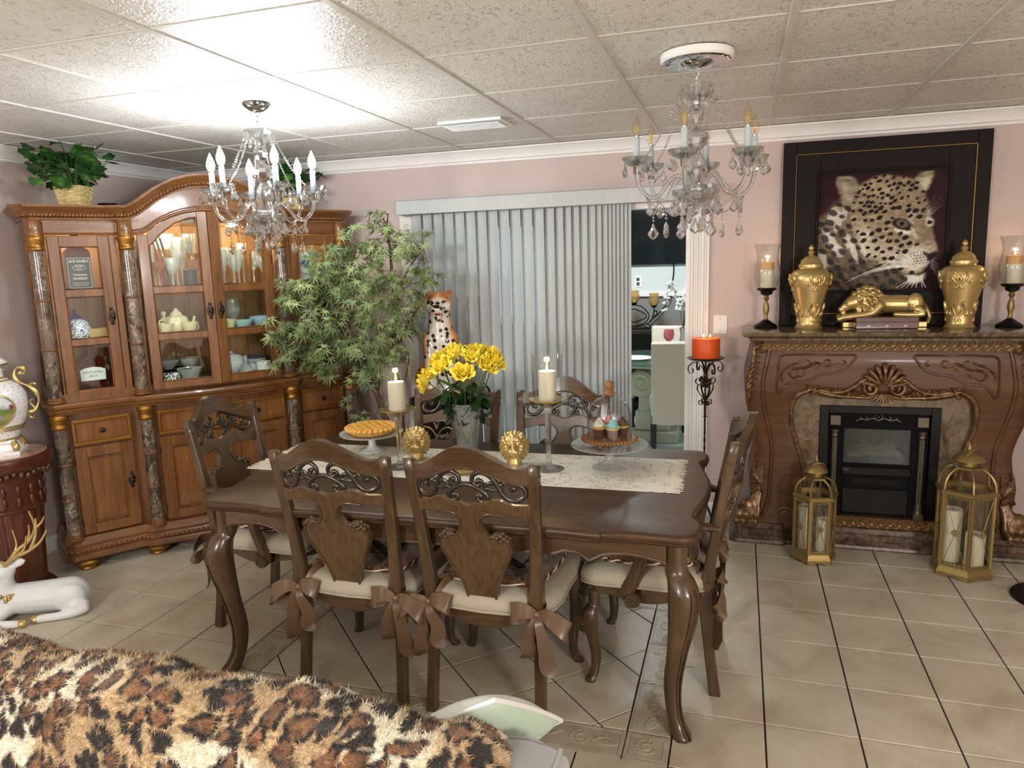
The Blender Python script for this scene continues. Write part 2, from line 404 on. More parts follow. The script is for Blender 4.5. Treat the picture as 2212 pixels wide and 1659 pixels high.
# ---- floor
fl = MB(); fl.box(XL-.1, XR, YF, YB+.02, -.08, -.0055).build('floor', M['grout'], None, False)
floor = bpy.data.objects['floor']; struct(floor)
GX = .3048; G = .0028
def tile_mesh(poly, name='tile', z=0.0, b=.0018):
    q = offset_poly(poly, -G); return MB().prism(q, -.006, z, 'xy', b).mesh(name, False)
sq = tile_mesh([(-GX/2, -GX/2), (GX/2, -GX/2), (GX/2, GX/2), (-GX/2, GX/2)])
def put_tile(x, y, me=sq): return inst(me, 'tile', floor, TR((x, y, 0)), M['tile'])
ROW0 = 3.975; BX0, BX1, BY0, BY1 = -1.998, -.190, 2.140, 3.365   # outer rectangle of the shell border
LW = .1525
rest = MB()
def near_tile(x0, x1, y0, y1):
    if x0 >= XR or x1 <= XL: return
    x0, x1, y1 = max(x0, XL), min(x1, XR), min(y1, YB)
    if y1-y0 < .02 or x1-x0 < .02: return
    seen = y1 > 1.95 and x0 > -3.9 and x1 < 2.1
    full = abs(x1-x0-GX) < .004 and abs(y1-y0-GX) < .004
    if not seen: rest.prism(offset_poly([(x0, y0), (x1, y0), (x1, y1), (x0, y1)], -G), -.006, 0, 'xy', 0)
    elif full: put_tile((x0+x1)/2, (y0+y1)/2)
    else: put_tile(0, 0, tile_mesh([(x0, y0), (x1, y0), (x1, y1), (x0, y1)]))
ys = [ROW0-GX*j for j in range(-2, 24)]
for ya in ys:
    y0, y1 = ya-GX, ya
    inside = y1 > BY0+.05 and y0 < BY1-.05
    for i in range(0, 11): near_tile(BX1+GX*i, BX1+GX*(i+1), y0, y1)
    for i in range(0, 7): near_tile(BX0-GX*(i+1), BX0-GX*i, y0, y1)
    if not inside:
        wv = (BX1-BX0)/6
        for i in range(6):
            x0 = BX0+wv*i
            if y1 > 1.95: put_tile(0, 0, tile_mesh([(x0, y0), (x0+wv, y0), (x0+wv, y1), (x0, y1)]))
            else: near_tile(x0, x0+wv, y0, y1)
ro = rest.build('tile_field', M['tile'], floor, False); ro['kind'] = 'stuff'
# diagonal field inside the border
ix0, ix1, iy0, iy1 = BX0+LW, BX1-LW, BY0+LW, BY1-LW; D = .4313/2
for i in range(-6, 8):
    for j in range(-6, 10):
        if (i+j) % 2: continue
        cx, cy_ = -1.524+D*i+D, 2.527+D*j
        p = clip_poly([(cx-D, cy_), (cx, cy_-D), (cx+D, cy_), (cx, cy_+D)], ix0, ix1, iy0, iy1)
        if len(p) < 3: continue
        ar = abs(sum(p[k-1][0]*p[k][1]-p[k][0]*p[k-1][1] for k in range(len(p))))/2
        if ar < .00025: continue
        put_tile(0, 0, tile_mesh([(float(a), float(b)) for a, b in p]))
# shell listello pieces: raised fans, spirals and fish on each
def ridge(mb, pts, r=.0016, closed=False): mb.tube([(p[0], p[1], .0006) for p in pts], r*1.5, 5, closed)
def fan(mb, cx, cy_, r, a, spread=2.4, k=11):
    out = []
    for i in range(k):
        b = a-spread/2+spread*i/(k-1); rr = r*(1-.10*abs(i-(k-1)/2)/(k/2)*1.5)
        ridge(mb, [(cx+.15*r*math.cos(b), cy_+.15*r*math.sin(b)), (cx+rr*math.cos(b), cy_+rr*math.sin(b))], .0015); out.append((cx+rr*1.06*math.cos(b), cy_+rr*1.06*math.sin(b)))
    ridge(mb, [(cx, cy_)]+out, .0014, True)
def curl(mb, cx, cy_, r, a):
    ridge(mb, [(cx+r*(1-i/34)*math.cos(a+i*.38), cy_+r*(1-i/34)*math.sin(a+i*.38)) for i in range(30)], .0014)
    for i in range(9):
        b = a+i*.5; ridge(mb, [(cx+.62*r*math.cos(b), cy_+.62*r*math.sin(b)), (cx+.95*r*math.cos(b), cy_+.95*r*math.sin(b))], .0012)
def fish(mb, cx, cy_, r, a):
    P = []
    for i in range(16):
        tt = 2*PI*i/16; x, y = r*math.cos(tt), .5*r*math.sin(tt); P.append((cx+x*math.cos(a)-y*math.sin(a), cy_+x*math.sin(a)+y*math.cos(a)))
    ridge(mb, P, .0015, True)
    f = lambda x, y: (cx+x*r*math.cos(a)-y*r*math.sin(a), cy_+x*r*math.sin(a)+y*r*math.cos(a))
    ridge(mb, [f(-.95, 0), f(-1.35, .35), f(-1.2, 0), f(-1.35, -.35), f(-.95, 0)], .0014)
    for q in (-.4, -.1, .2, .5): ridge(mb, [f(q, -.36), f(q+.12, 0), f(q, .36)], .0012)
lm = []
for kdx in range(4):
    mb = MB(); q = offset_poly([(-.1524, -LW/2), (.1524, -LW/2), (.1524, LW/2), (-.1524, LW/2)], -G); mb.prism(q, -.006, 0, 'xy', .0018)
    rr = random.Random(kdx)
    for sx_ in ([(-.138, -.062), (.138, -.062), (.138, .062), (-.138, .062)],): ridge(mb, sx_, .0010, True)
    for s_, X in enumerate((-.093, 0, .093)):
        ki = (s_+kdx) % 3
        if ki == 0: fan(mb, X-.01, -.03+rr.random()*.02, .055, PI/2+rr.uniform(-.7, .7))
        elif ki == 1: curl(mb, X, rr.uniform(-.01, .01), .040, rr.uniform(0, 6))
        else: fish(mb, X, rr.uniform(-.012, .012), .036, rr.uniform(-.5, .5))
    lm.append(mb.mesh('listello', False))
k = 0
def put_list(x, y, rz):
    global k
    inst(lm[k % 4], 'listello', floor, TR((x, y, 0), (0, 0, rz)), M['listello']); k += 1
for i in range(5):
    wv = (ix1-ix0)/5
    put_list(ix0+wv*(i+.5), BY0+LW/2, 0); put_list(ix0+wv*(i+.5), BY1-LW/2, PI)
for i in range(3):
    wv = (iy1-iy0)/3
    put_list(BX0+LW/2, iy0+wv*(i+.5), PI/2); put_list(BX1-LW/2, iy0+wv*(i+.5), -PI/2)
mb = MB().prism(offset_poly([(-LW/2, -LW/2), (LW/2, -LW/2), (LW/2, LW/2), (-LW/2, LW/2)], -G), -.006, 0, 'xy', .0018); ridge(mb, [(-.055, -.055), (.055, -.055), (.055, .055), (-.055, .055)], .001, True); curl(mb, 0, 0, .045, 1)
cm = mb.mesh('listello_corner', False)
for x in (BX0+LW/2, BX1-LW/2):
    for y in (BY0+LW/2, BY1-LW/2): inst(cm, 'listello_corner', floor, TR((x, y, 0)), M['listello'])

# ---- ceiling: slab, lay-in tiles, grid bars
ce = MB().box(XL-.1, XR, YF, YB+.02, CEIL+.012, CEIL+.1).build('ceiling', M['gridbar'], None, False); struct(ce)
CT = .6096; CX0, CY0 = -1.0817, 2.4891
q = .6096/2-.008
ctm = MB().prism([(-q, -q), (q, -q), (q, q), (-q, q)], CEIL-.001, CEIL+.011, 'xy', .004).mesh('ceiling_tile', False)
far = MB()
for i in range(-6, 8):
    for j in range(-10, 5):
        x0, x1, y0, y1 = CX0+CT*i, CX0+CT*(i+1), CY0+CT*j, CY0+CT*(j+1)
        x0c, x1c, y0c, y1c = max(x0, XL), min(x1, XR), max(y0, YF), min(y1, YB)
        if x1c-x0c < .03 or y1c-y0c < .03: continue
        if j < -3 or x0 > 2.0:
            far.box(x0c+.008, x1c-.008, y0c+.008, y1c-.008, CEIL-.001, CEIL+.011); continue
        if (x0c, x1c, y0c, y1c) == (x0, x1, y0, y1): inst(ctm, 'ceiling_tile', ce, TR(((x0+x1)/2, (y0+y1)/2, 0)), M['ceil'])
        else: MB().prism([(x0c+.008, y0c+.008), (x1c-.008, y0c+.008), (x1c-.008, y1c-.008), (x0c+.008, y1c-.008)], CEIL-.001, CEIL+.011, 'xy', .004).build('ceiling_tile', M['ceil'], ce, False)
fo = far.build('ceiling_tile_field', M['ceil'], ce, False); fo['kind'] = 'stuff'
for i in range(-4, 7): MB().box(CX0+CT*i-.012, CX0+CT*i+.012, YF, YB, CEIL-.006, CEIL+.011, .002).build('grid_bar', M['gridbar'], ce, False)
for j in range(-9, 4):
    for i in range(-5, 7):
        xa, xb = max(CX0+CT*i+.012, XL), min(CX0+CT*(i+1)-.012, XR)
        if xb > xa and j > -4: MB().box(xa, xb, CY0+CT*j-.0095, CY0+CT*j+.0095, CEIL-.0035, CEIL+.011, .0015).build('grid_bar', M['gridbar'], ce, False)
# ---- walls
DX0, DX1, DZ = -2.10, -.285, 1.945     # sliding-door opening
wb = MB(); wb.box(XL-.1, DX0, YB, YB+.12, 0, CEIL+.1); wb.box(DX1, XR, YB, YB+.12, 0, CEIL+.1); wb.box(DX0, DX1, YB, YB+.12, DZ, CEIL+.1)
struct(wb.build('wall_back', M['wall'], None, False))
struct(MB().box(XL-.12, XL, YF, YB+.12, 0, CEIL+.1).build('wall_left', M['wall'], None, False))
struct(MB().box(XR, XR+.1, YF, YB+.12, 0, CEIL+.1).build('wall_right', M['wall'], None, False))
struct(MB().box(XL-.12, XR+.1, YF-.1, YF, 0, CEIL+.1).build('wall_front', M['wall'], None, False))
crown = [(0, -.080), (.010, -.080), (.012, -.068), (.022, -.062), (.024, -.050), (.034, -.030), (.050, -.016), (.054, -.012), (.062, -.008), (.064, 0)]
o = MB().sweep(crown, [(XL, YF, CEIL-.004), (XL, YB, CEIL-.004), (XR, YB, CEIL-.004)]).build('trim_crown', M['white'], None, True, 30, True); struct(o)
bb = [(0, 0), (.014, 0), (.014, .072), (.010, .080), (.006, .086), (.003, .092), (0, .092)]
struct(MB().sweep(bb, [(XL, YF, 0), (XL, YB, 0), (DX0-.07, YB, 0)]).build('baseboard_left', M['white'], None, True, 30, True))
struct(MB().sweep(bb, [(DX1+.11, YB, 0), (XR, YB, 0)]).build('baseboard_back', M['white'], None, True, 30, True))
# ---- ceiling air vent
v = thing('ceiling_vent', 'white louvred air vent set in the ceiling tiles above the leopard statue', 'air vent', (-1.32, 3.69, CEIL-.0072))
mb = MB(); mb.box(-.17, .17, -.105, -.085, -.006, .006, .002); mb.box(-.17, .17, .085, .105, -.006, .006, .002); mb.box(-.17, -.15, -.085, .085, -.006, .006, .002); mb.box(.15, .17, -.085, .085, -.006, .006, .002)
mb.build('vent_frame', M['whitegloss'], v)
for i in range(5): MB().box(-.15, .15, -.012, .012, -.0015, .0015, 0, TR((0, -.07+.035*i, -.008), (R(35), 0, 0))).build('louver', M['whitegloss'], v)
MB().box(-.15, .15, -.085, .085, .004, .0065).build('vent_backing', M['blackmat'], v)

# ---- sliding door: casing, frame, sliding panel
d1 = MB(); struct(d1.box(DX0-.005, DX0+.03, YB-.01, YB+.1, 0, DZ).box(DX1-.03, DX1+.0, YB+.0, YB+.1, 0, DZ).box(DX0, DX1, YB, YB+.1, DZ-.03, DZ).box(DX0, DX1, YB, YB+.1, -.002, .012).build('door_1', M['whitegloss'], None, False))
door1 = bpy.data.objects['door_1']
tr = MB()
for (a, b_, h) in ((0, .016, .020), (.016, .03, .014), (.03, .044, .019), (.044, .058, .014), (.058, .078, .019), (.078, .09, .014), (.09, .108, .022)):
    tr.box(DX1+a, DX1+b_, YB-h, YB+.002, 0, 2.04, .002)
struct(tr.build('trim_1', M['white'], None, True, 30))
tr = MB().box(DX0-.09, DX0, YB-.02, YB+.002, 0, 2.04, .003); struct(tr.build('trim_2', M['white'], None, True, 30))
for nm, x0, x1, yy in (('sliding_panel', -1.64, -.675, YB+.03), ('fixed_panel', DX0+.03, -1.12, YB+.068)):
    p = MB(); wd = .075
    p.box(x0, x0+wd, yy, yy+.03, .012, DZ-.03, .004).box(x1-wd, x1, yy, yy+.03, .012, DZ-.03, .004).box(x0+wd, x1-wd, yy, yy+.03, .012, .10, .004).box(x0+wd, x1-wd, yy, yy+.03, DZ-.10, DZ-.03, .004)
    po = p.build(nm, M['whitegloss'], door1, True, 30); MB().box(x0+wd, x1-wd, yy+.012, yy+.016, .10, DZ-.10).build('door_glass', M['pane'], po, False)
    if nm == 'sliding_panel':
        hd = [(-.715, yy-.002, 1.075), (-.745, yy-.03, 1.07), (-.752, yy-.04, 1.0), (-.752, yy-.04, .90), (-.745, yy-.03, .83), (-.715, yy-.002, .825)]
        MB().tube(smoothpts(hd, 5), .009, 8).box(-.735, -.695, yy-.008, yy+.002, .79, 1.11, .003).build('handle', M['whitegloss'], po)
# ---- vertical blinds
m = M['vane'] = mat('pale grey blind vane', (196, 200, 200), .6, spec=.3); t = NT(m); t.bump(t.noise(t.co((60, 60, 6)), 3, 3), .12, .002)
t.base(t.mix(t.noise(t.co((30, 30, 3)), 3, 3), (186, 192, 193), (206, 209, 208)))
bl = thing('vertical_blinds', 'pale grey vertical blinds drawn across the sliding glass door', 'window blinds', (0, 0, 0))
mb = MB(); mb.box(-2.155, -.163, 4.425, 4.437, 1.945, 2.035, .002).box(-2.155, -2.145, 4.437, 4.545, 1.945, 2.035, .002).box(-.173, -.163, 4.437, 4.545, 1.945, 2.035, .002).box(-2.155, -.163, 4.425, 4.545, 2.030, 2.036, .001)
mb.build('valance', M['vane'], bl, True, 30)
MB().box(-2.13, -.30, 4.47, 4.51, 1.965, 1.99).build('headrail', M['whitegloss'], bl, False)
vm = MB().grid(lambda u, v: (.0445*(2*u-1), .007*(1-(2*u-1)**2), .035+v*1.93), 7, 2)
b2 = MB().grid(lambda u, v: (.0445*(2*u-1), .007*(1-(2*u-1)**2)+.0014, .035+v*1.93), 7, 2); b2.f = [f[::-1] for f in b2.f]; vm.add(b2.v, b2.f)
for e in range(6):
    vm.f.append((e, e+1, e+15, e+14)); vm.f.append((7+e, 7+e+14, 8+e+14, 8+e))
vm.f.append((0, 14, 21, 7)); vm.f.append((6, 13, 27, 20))
vme = vm.mesh('vane', True, 50)
xs = [-2.045+.0755*i for i in range(12)]; x = xs[-1]
for dxx, n_ in ((.066, 1), (.058, 1), (.050, 4), (.037, 2), (.024, 6)):
    for _ in range(n_): x += dxx; xs.append(x)
for i, x in enumerate(xs): inst(vme, 'vane', bl, TR((x, 4.49, 0), (0, 0, R(-24))), M['vane'])
# ---- light switch plate
s = thing('switch_plate', 'cream double wall plate beside the sliding door casing', 'wall plate', (-.108, YB-.0005, 1.21))
mb = MB().box(-.041, .041, -.006, 0, -.057, .057, .003); mb.build('plate', M['white'], s)
for zz in (-.035, .035): MB().sphere((0, -.006, zz), .0035, 8, 6).build('screw', M['chrome'], s)
# ================================================================ dining table and chairs
def stack(mb, poly, layers, M_=None, bottom=True, top=True):
    """poly inset by d at height z for each (d, z)"""
    n = len(poly); vs = []; fs = []
    for d, z in layers: vs += [(p[0], p[1], z) for p in (offset_poly(poly, -d) if d else poly)]
    for k in range(len(layers)-1):
        for i in range(n):
            j = (i+1) % n; fs.append((k*n+i, k*n+j, (k+1)*n+j, (k+1)*n+i))
    if bottom: fs.append(tuple(range(n))[::-1])
    if top: fs.append(tuple((len(layers)-1)*n+i for i in range(n)))
    return mb.add(vs, fs, M_)
def loft8(mb, cs, hx, hy, ch=.25, M_=None):
    """rectangular bar with chamfered corners through centres cs (horizontal sections)"""
    vs = []; fs = []
    for (x, y, z), a, b in zip(cs, hx, hy):
        c = min(a, b)*ch
        vs += [(x-a+c, y-b, z), (x+a-c, y-b, z), (x+a, y-b+c, z), (x+a, y+b-c, z), (x+a-c, y+b, z), (x-a+c, y+b, z), (x-a, y+b-c, z), (x-a, y-b+c, z)]
    for k in range(len(cs)-1):
        for i in range(8):
            j = (i+1) % 8; fs.append((k*8+i, k*8+j, k*8+8+j, k*8+8+i))
    fs.append(tuple(range(8))[::-1]); fs.append(tuple(len(vs)-8+i for i in range(8)))
    return mb.add(vs, fs, M_)
def ribbon(mb, pts, wid, side, th=.0012, M_=None):
    """flat band of width wid (scalar or list) along pts; side(i) gives the width direction"""
    P = [Vector(p) for p in pts]; m = len(P); W = wid if isinstance(wid, (list, tuple)) else [wid]*m; vs = []; fs = []
    for i in range(m):
        t = (P[min(i+1, m-1)]-P[max(i-1, 0)]).normalized(); s = Vector(side(i/(m-1)) if callable(side) else side); s = (s-t*s.dot(t)).normalized(); n = t.cross(s)
        for a, b in ((-1, -1), (0, -1.6), (1, -1), (1, 1), (0, .4), (-1, 1)): vs.append(tuple(P[i]+s*(a*W[i]/2)+n*(b*th)))
    for i in range(m-1):
        for k in range(6):
            q = (k+1) % 6; fs.append((i*6+k, i*6+q, i*6+6+q, i*6+6+k))
    fs.append(tuple(range(6))[::-1]); fs.append(tuple((m-1)*6+k for k in range(6)))
    return mb.add(vs, fs, M_)
# ---- table
TZ = .742
m = M['tabletop'] = wood('table top veneer', (38, 26, 15), (72, 50, 30), (98, 72, 46), .38, 'x', .0, .8); m.node_tree.nodes['Principled BSDF'].inputs['Specular IOR Level'].default_value = .38; 
TL, TW = 1.925, 1.105
q1 = [(0, 0), (.42, .0), (.52, .005), (.60, .013), (.640, .015), (.645, .003), (.68, -.004), (.76, -.008), (.84, -.004), (.88, 0)]
side = [(TL/2-.018, -TW/2+.035), (TL/2-.004, -TW/2+.07)]
q2 = [(.445, .002), (.40, -.002), (.372, -.016), (.352, -.030), (.330, -.024), (.29, -.022), (.20, -.004), (.10, .014), (0, .020)]
quad = [(s, -TW/2-o) for s, o in q1]+[(TL/2-.055, -TW/2+.003), (TL/2-.03, -TW/2+.015)]+side+[(TL/2+o-.002, -t_) for t_, o in q2]
half = quad+[(x, -y) for x, y in reversed(quad[:-1])]
outline = half+[(-x, y) for x, y in reversed(half[1:-1])]
tb = thing('dining_table', 'large dark walnut dining table with scalloped edges and curved cabriole legs', 'table', (-1.068, 2.778, 0), R(1.0))
mb = MB(); stack(mb, outline, [(.03, TZ-.044), (.012, TZ-.040), (.006, TZ-.034), (.010, TZ-.029), (.002, TZ-.024), (0, TZ-.016), (.002, TZ-.008), (.008, TZ-.002), (.016, TZ)])
mb.build('table_top', M['tabletop'], tb, True, 40)
for x in (-.42, .42): MB().box(x-.0008, x+.0008, -TW/2+.006, TW/2-.006, TZ-.001, TZ+.0003).build('leaf_seam', M['black'], tb, False)
def scallop(L, z0, dip):
    P = []
    for i in range(41):
        u = -1+2*i/40; a = abs(u)
        z = z0 + (.0 if a < .55 else (-dip*math.exp(-((a-.70)/.035)**2)+.018*math.sin(min(1, (a-.55)/.15)*PI)*(a < .70)+(.022*math.sin((a-.70)/.30*PI) if a > .70 else 0)))
        P.append((u*L, z))
    return P
ap_l = scallop(TL/2-.115, .628, .012); ap_s = scallop(TW/2-.115, .628, .010)
for sg in (-1, 1):
    P = ap_l+[(TL/2-.115, TZ-.04), (-TL/2+.115, TZ-.04)]
    o = MB().prism(P, sg*(TW/2-.055)-.012, sg*(TW/2-.055)+.012, 'xz', .002).build('apron', M['dinex'], tb, True, 30)
    MB().tube([(p[0], sg*(TW/2-.043), p[1]+.004) for p in ap_l], .005, 6).build('apron_bead', M['dine'], o)
    P = ap_s+[(TW/2-.115, TZ-.04), (-TW/2+.115, TZ-.04)]
    o = MB().prism(P, sg*(TL/2-.06)-.012, sg*(TL/2-.06)+.012, 'yz', .002).build('apron', M['dinex'], tb, True, 30)
    MB().tube([(sg*(TL/2-.048), p[0], p[1]+.004) for p in ap_s], .005, 6).build('apron_bead', M['dine'], o)
def cabriole(mb, x, y, dx, dy, zt, block, knee, ankle, foot, out):
    P = [(zt, 0, block), (zt-.10*zt/.7, 0, block), (zt-.13*zt/.7, out*.30, block*1.18), (zt*.74, out*.52, knee), (zt*.62, out*.42, knee*.9), (zt*.45, out*.12, knee*.66), (zt*.27, -out*.18, ankle*1.12), (zt*.14, -out*.10, ankle), (zt*.06, out*.16, ankle*1.05), (.012, out*.45, foot), (0, out*.50, foot*.96)]
    Q = smoothpts([(a, b, c) for a, b, c in P], 3); 
    loft8(mb, [(x+dx*q[1], y+dy*q[1], max(0, q[0])) for q in Q], [q[2] for q in Q], [q[2] for q in Q], .55)
    return [(x+dx*q[1], y+dy*q[1], max(0, q[0])) for q in Q], [q[2] for q in Q]
for sx_ in (-1, 1):
    for sy_ in (-1, 1):
        mb = MB(); cs, hs = cabriole(mb, sx_*(TL/2-.085), sy_*(TW/2-.085), sx_*.75, sy_*.75, TZ-.042, .036, .050, .026, .031, .070)
        lg = mb.build('leg', M['dine'], tb, True, 50)
        g = MB()
        for ax in (0, 1):
            g.tube([(c[0]+(h*1.0*sx_ if ax == 0 else h*.62*sx_), c[1]+(h*.62*sy_ if ax == 0 else h*1.0*sy_), c[2]) for c, h in list(zip(cs, hs))[7:-2]], .0035, 5)
        g.build('leg_bead', M['black'] if False else M['dinex'], lg)
# ---- chairs
PYZ = [(0, 0), (.12, .016), (.30, .036), (.45, .032), (.60, .012), (.80, -.024), (.975, -.056), (1.10, -.080)]
def py(z): return float(np.interp(z, [p[0] for p in PYZ], [p[1] for p in PYZ]))
def px(z): return float(np.interp(z, [0, .45, .975], [.209, .198, .222]))
def bow(u, z): return -.050*(1-u*u)*min(1, max(0, (z-.42)/.35))
def bend(mb):
    mb.v = [(x, y+py(z)+bow(max(-1, min(1, x/.22)), z), z) for x, y, z in mb.v]; return mb
sp_half = [(.058, .414), (.056, .455), (.070, .522), (.108, .60), (.130, .655), (.127, .69), (.108, .713), (.084, .722), (.064, .713), (.050, .728), (.037, .757), (.044, .786), (.074, .802), (.13, .797), (.203, .782), (.203, .830), (.15, .834), (.105, .854), (.065, .852), (0, .834)]
sp_poly = smoothpts(sp_half[:14], 3)+[(.203, .782), (.203, .830)]+smoothpts(sp_half[16:], 3)[:-1]+[(0, .834)]
sp_full = sp_poly+[(-x, z) for x, z in reversed(sp_poly[:-1])]
def scrollwork():
    mb = MB()
    S1 = spiral(.158, .884, .010, .036, R(430), R(160), 14)    # outer curl
    def st(pts, r0=.0072): 
        P = [(p[0], 0, p[1]) for p in pts]; n = len(P)
        for sx_ in (1, -1): mb.tube([(sx_*p[0], p[1], p[2]) for p in P], [r0*(.75+.5*math.sin(PI*i/(n-1))) for i in range(n)], 7)
    big = [(.160, .892), (.150, .884), (.148, .896), (.162, .904), (.182, .898), (.192, .880), (.186, .860), (.165, .848), (.140, .852), (.120, .872), (.108, .900), (.092, .928), (.070, .946), (.046, .950), (.026, .936), (.024, .914), (.038, .902), (.054, .908), (.054, .922), (.044, .922)]
    st(smoothpts(big, 4))
    st(smoothpts([(.110, .898), (.094, .912), (.078, .912), (.066, .900), (.076, .886)], 4), .0056)
    low = [(.002, .906), (.020, .902), (.040, .892), (.058, .880), (.070, .864), (.062, .850), (.046, .846), (.034, .856), (.038, .868), (.048, .866)]
    st(smoothpts(low, 4)); st(smoothpts([(.112, .890), (.092, .886), (.070, .894), (.056, .882)], 4), .0056)
    st(smoothpts([(.150, .900), (.140, .914), (.124, .922), (.112, .916), (.116, .904)], 4), .0058)
    for x, z in ((.044, .922), (.048, .866), (.158, .892), (.117, .906)):
        for sx_ in (1, -1): mb.sphere((sx_*x, 0, z), .0098, 8, 6)
    mb.sphere((0, 0, .905), .009, 8, 6)
    return bend(mb)
sc_me = scrollwork().mesh('scrollwork', True, 60)
def seat_outline(ins=0, n=8):
    P = [(-.205+ins, .035+ins), (.205-ins, .035+ins), (.250-ins, .30), (.245-ins, .475-ins), (.15, .500-ins), (-.15, .500-ins), (-.245+ins, .475-ins), (-.250+ins, .30)]
    return smoothpts(P, 4, True)
def chair_protos(arms):
    t_ = thing('dining_chair', '', 'chair')
    for sx_ in (-1, 1):
        zs = [0, .03, .12, .22, .32, .42, .52, .62, .72, .82, .92, .968, .975]; hw = [.019, .019, .018, .018, .020, .022, .022, .021, .020, .019, .019, .019, .014]; hd = [.021, .020, .019, .020, .024, .025, .020, .018, .017, .016, .016, .016, .011]
        mb = MB(); loft8(mb, [(sx_*px(z), py(z), z) for z in zs], hw, hd); p_ = mb.build('back_post', M['dine'], t_, True, 40)
        b_ = MB()
        for dz in (.935, .905): b_.sphere((sx_*(px(dz)+.019), py(dz), dz), .006, 8, 6)
        b_.build('peg', M['dinex'], p_)
        mb = MB(); cabriole(mb, sx_*.222, .452, sx_*.6, .6, .375, .021, .031, .017, .020, .045); mb.build('leg', M['dine'], t_, True, 50)
    N = 25
    def crest(u, v):
        x = -1+2*u; c = .5*(1+math.cos(PI*min(1, abs(x)*1.02))); zu = .958+.083*c+.006*max(0, abs(x)-.85)/.15; zl = .902+.062*c
        k = v*4
        if k < 1: yy, z = -.015, zl+(zu-zl)*k
        elif k < 2: yy, z = -.015+.030*(k-1), zu
        elif k < 3: yy, z = .015, zu+(zl-zu)*(k-2)
        else: yy, z = .015-.030*(k-3), zl
        xx = x*(px(.95)-.017)
        return (xx, yy+py(z)+bow(x, z), z)
    c_ = MB().grid(crest, N, 16, False, True); c_.f += [tuple(j*N for j in range(16)), tuple(j*N+N-1 for j in range(16))[::-1]]
    co = c_.build('crest_rail', M['dinex'], t_, True, 40, True)
    bd = MB()
    for yy in (-.016, .016): bd.tube([(x*(px(.95)-.02), yy+py(z)+bow(x, z), z) for x, z in ((-1+2*i/24, .908+.062*.5*(1+math.cos(PI*min(1, abs(-1+2*i/24)*1.02)))) for i in range(25))], .004, 6)
    bd.build('crest_bead', M['dine'], co)
    o = link('scrollwork', sc_me, M['iron'], t_); 
    mb = MB().prism(sp_full, -.011, .011, 'xz', .003); so = bend(mb).build('splat', M['splat'], t_, True, 30)
    bd = MB(); edge = smoothpts(sp_half[:14], 5)
    for yy in (-.012, .012):
        for sx_ in (-1, 1): bd.tube([(sx_*(p[0]-.004), yy, p[1]) for p in edge], .0048, 6)
    for sx_ in (-1, 1):
        for dx, dz in ((.0, .0), (.014, .006), (.024, -.004), (.012, -.012), (-.012, .004), (.034, -.012)):
            for yy in (-.013, .013): bd.sphere((sx_*(.088+dx), yy, .712+dz), .0085, 8, 6)
    bend(bd).build('splat_carving', M['dine'], so, True, 60)
    low = [(u*.19, .358-.020*math.cos(u*PI*.9)+.012*abs(u)**3) for u in np.linspace(-1, 1, 21)]
    mb = MB().prism([(float(a), float(b)) for a, b in low]+[(.19, .424), (-.19, .424)], -.012, .012, 'xz', .003); mb.v = [(x, y+py(z), z) for x, y, z in mb.v]
    mb.build('back_seat_rail', M['dinex'], t_, True, 30)
    # side and front rails with scalloped lower edge
    def rail(p0, p1):
        L = math.hypot(p1[0]-p0[0], p1[1]-p0[1]); a = math.atan2(p1[1]-p0[1], p1[0]-p0[0])
        pts = [(L*i/20, .352-.018*math.cos((i/20-.5)*2*PI)) for i in range(21)]
        mb = MB().prism(pts+[(L, .412), (0, .412)], -.010, .010, 'xz', .002, Matrix.Translation((p0[0], p0[1], 0)) @ Matrix.Rotation(a, 4, 'Z'))
        mb.build('seat_rail', M['dinex'], t_, True, 30)
    rail((-.195, .045), (-.222, .45)); rail((.195, .045), (.222, .45)); rail((-.215, .462), (.215, .462))
    mb = MB(); stack(mb, seat_outline(), [(.012, .400), (0, .410), (-.006, .425), (-.004, .445), (.008, .462), (.035, .473), (.09, .479)]); s_ = mb.build('seat', M['linen'], t_, True, 60)
    MB().tube([(p[0]*1.015, .27+(p[1]-.27)*1.015, .412) for p in seat_outline()], .0045, 6, True).build('piping', M['linen'], s_)
    if arms:
        for sx_ in (-1, 1):
            P = smoothpts([(sx_*.214, -.004, .655), (sx_*.245, .08, .668), (sx_*.268, .20, .665), (sx_*.262, .30, .660), (sx_*.255, .345, .640)], 5)
            mb = MB().tube(P, [.016+.004*math.sin(PI*i/(len(P)-1)) for i in range(len(P))], 8, sx=.8, sy=1.2); a_ = mb.build('armrest', M['dine'], t_, True, 50)
            Q = smoothpts([(sx_*.258, .335, .655), (sx_*.258, .285, .60), (sx_*.258, .270, .53), (sx_*.256, .295, .45), (sx_*.254, .318, .40), (sx_*.253, .312, .372)], 4)
            mb = MB().tube(Q, [.017+.007*i/(len(Q)-1) for i in range(len(Q))], 8, sx=1.3, sy=.75)
            mb.tube([(sx_*.276, .300+p[0], .366+p[1]) for p in spiral(0, 0, .024, .003, 0, sx_*11, 40)], .0045, 6)
            mb.lathe([(.001, 0), (.026, .0), (.030, .006), (.030, .034), (.026, .04), (.001, .04)], 16, M=Matrix.Translation((sx_*.256-.02, .300, .366)) @ Matrix.Rotation(PI/2, 4, 'Y'))
            mb.build('arm_support', M['dine'], t_, True, 50)
    return t_
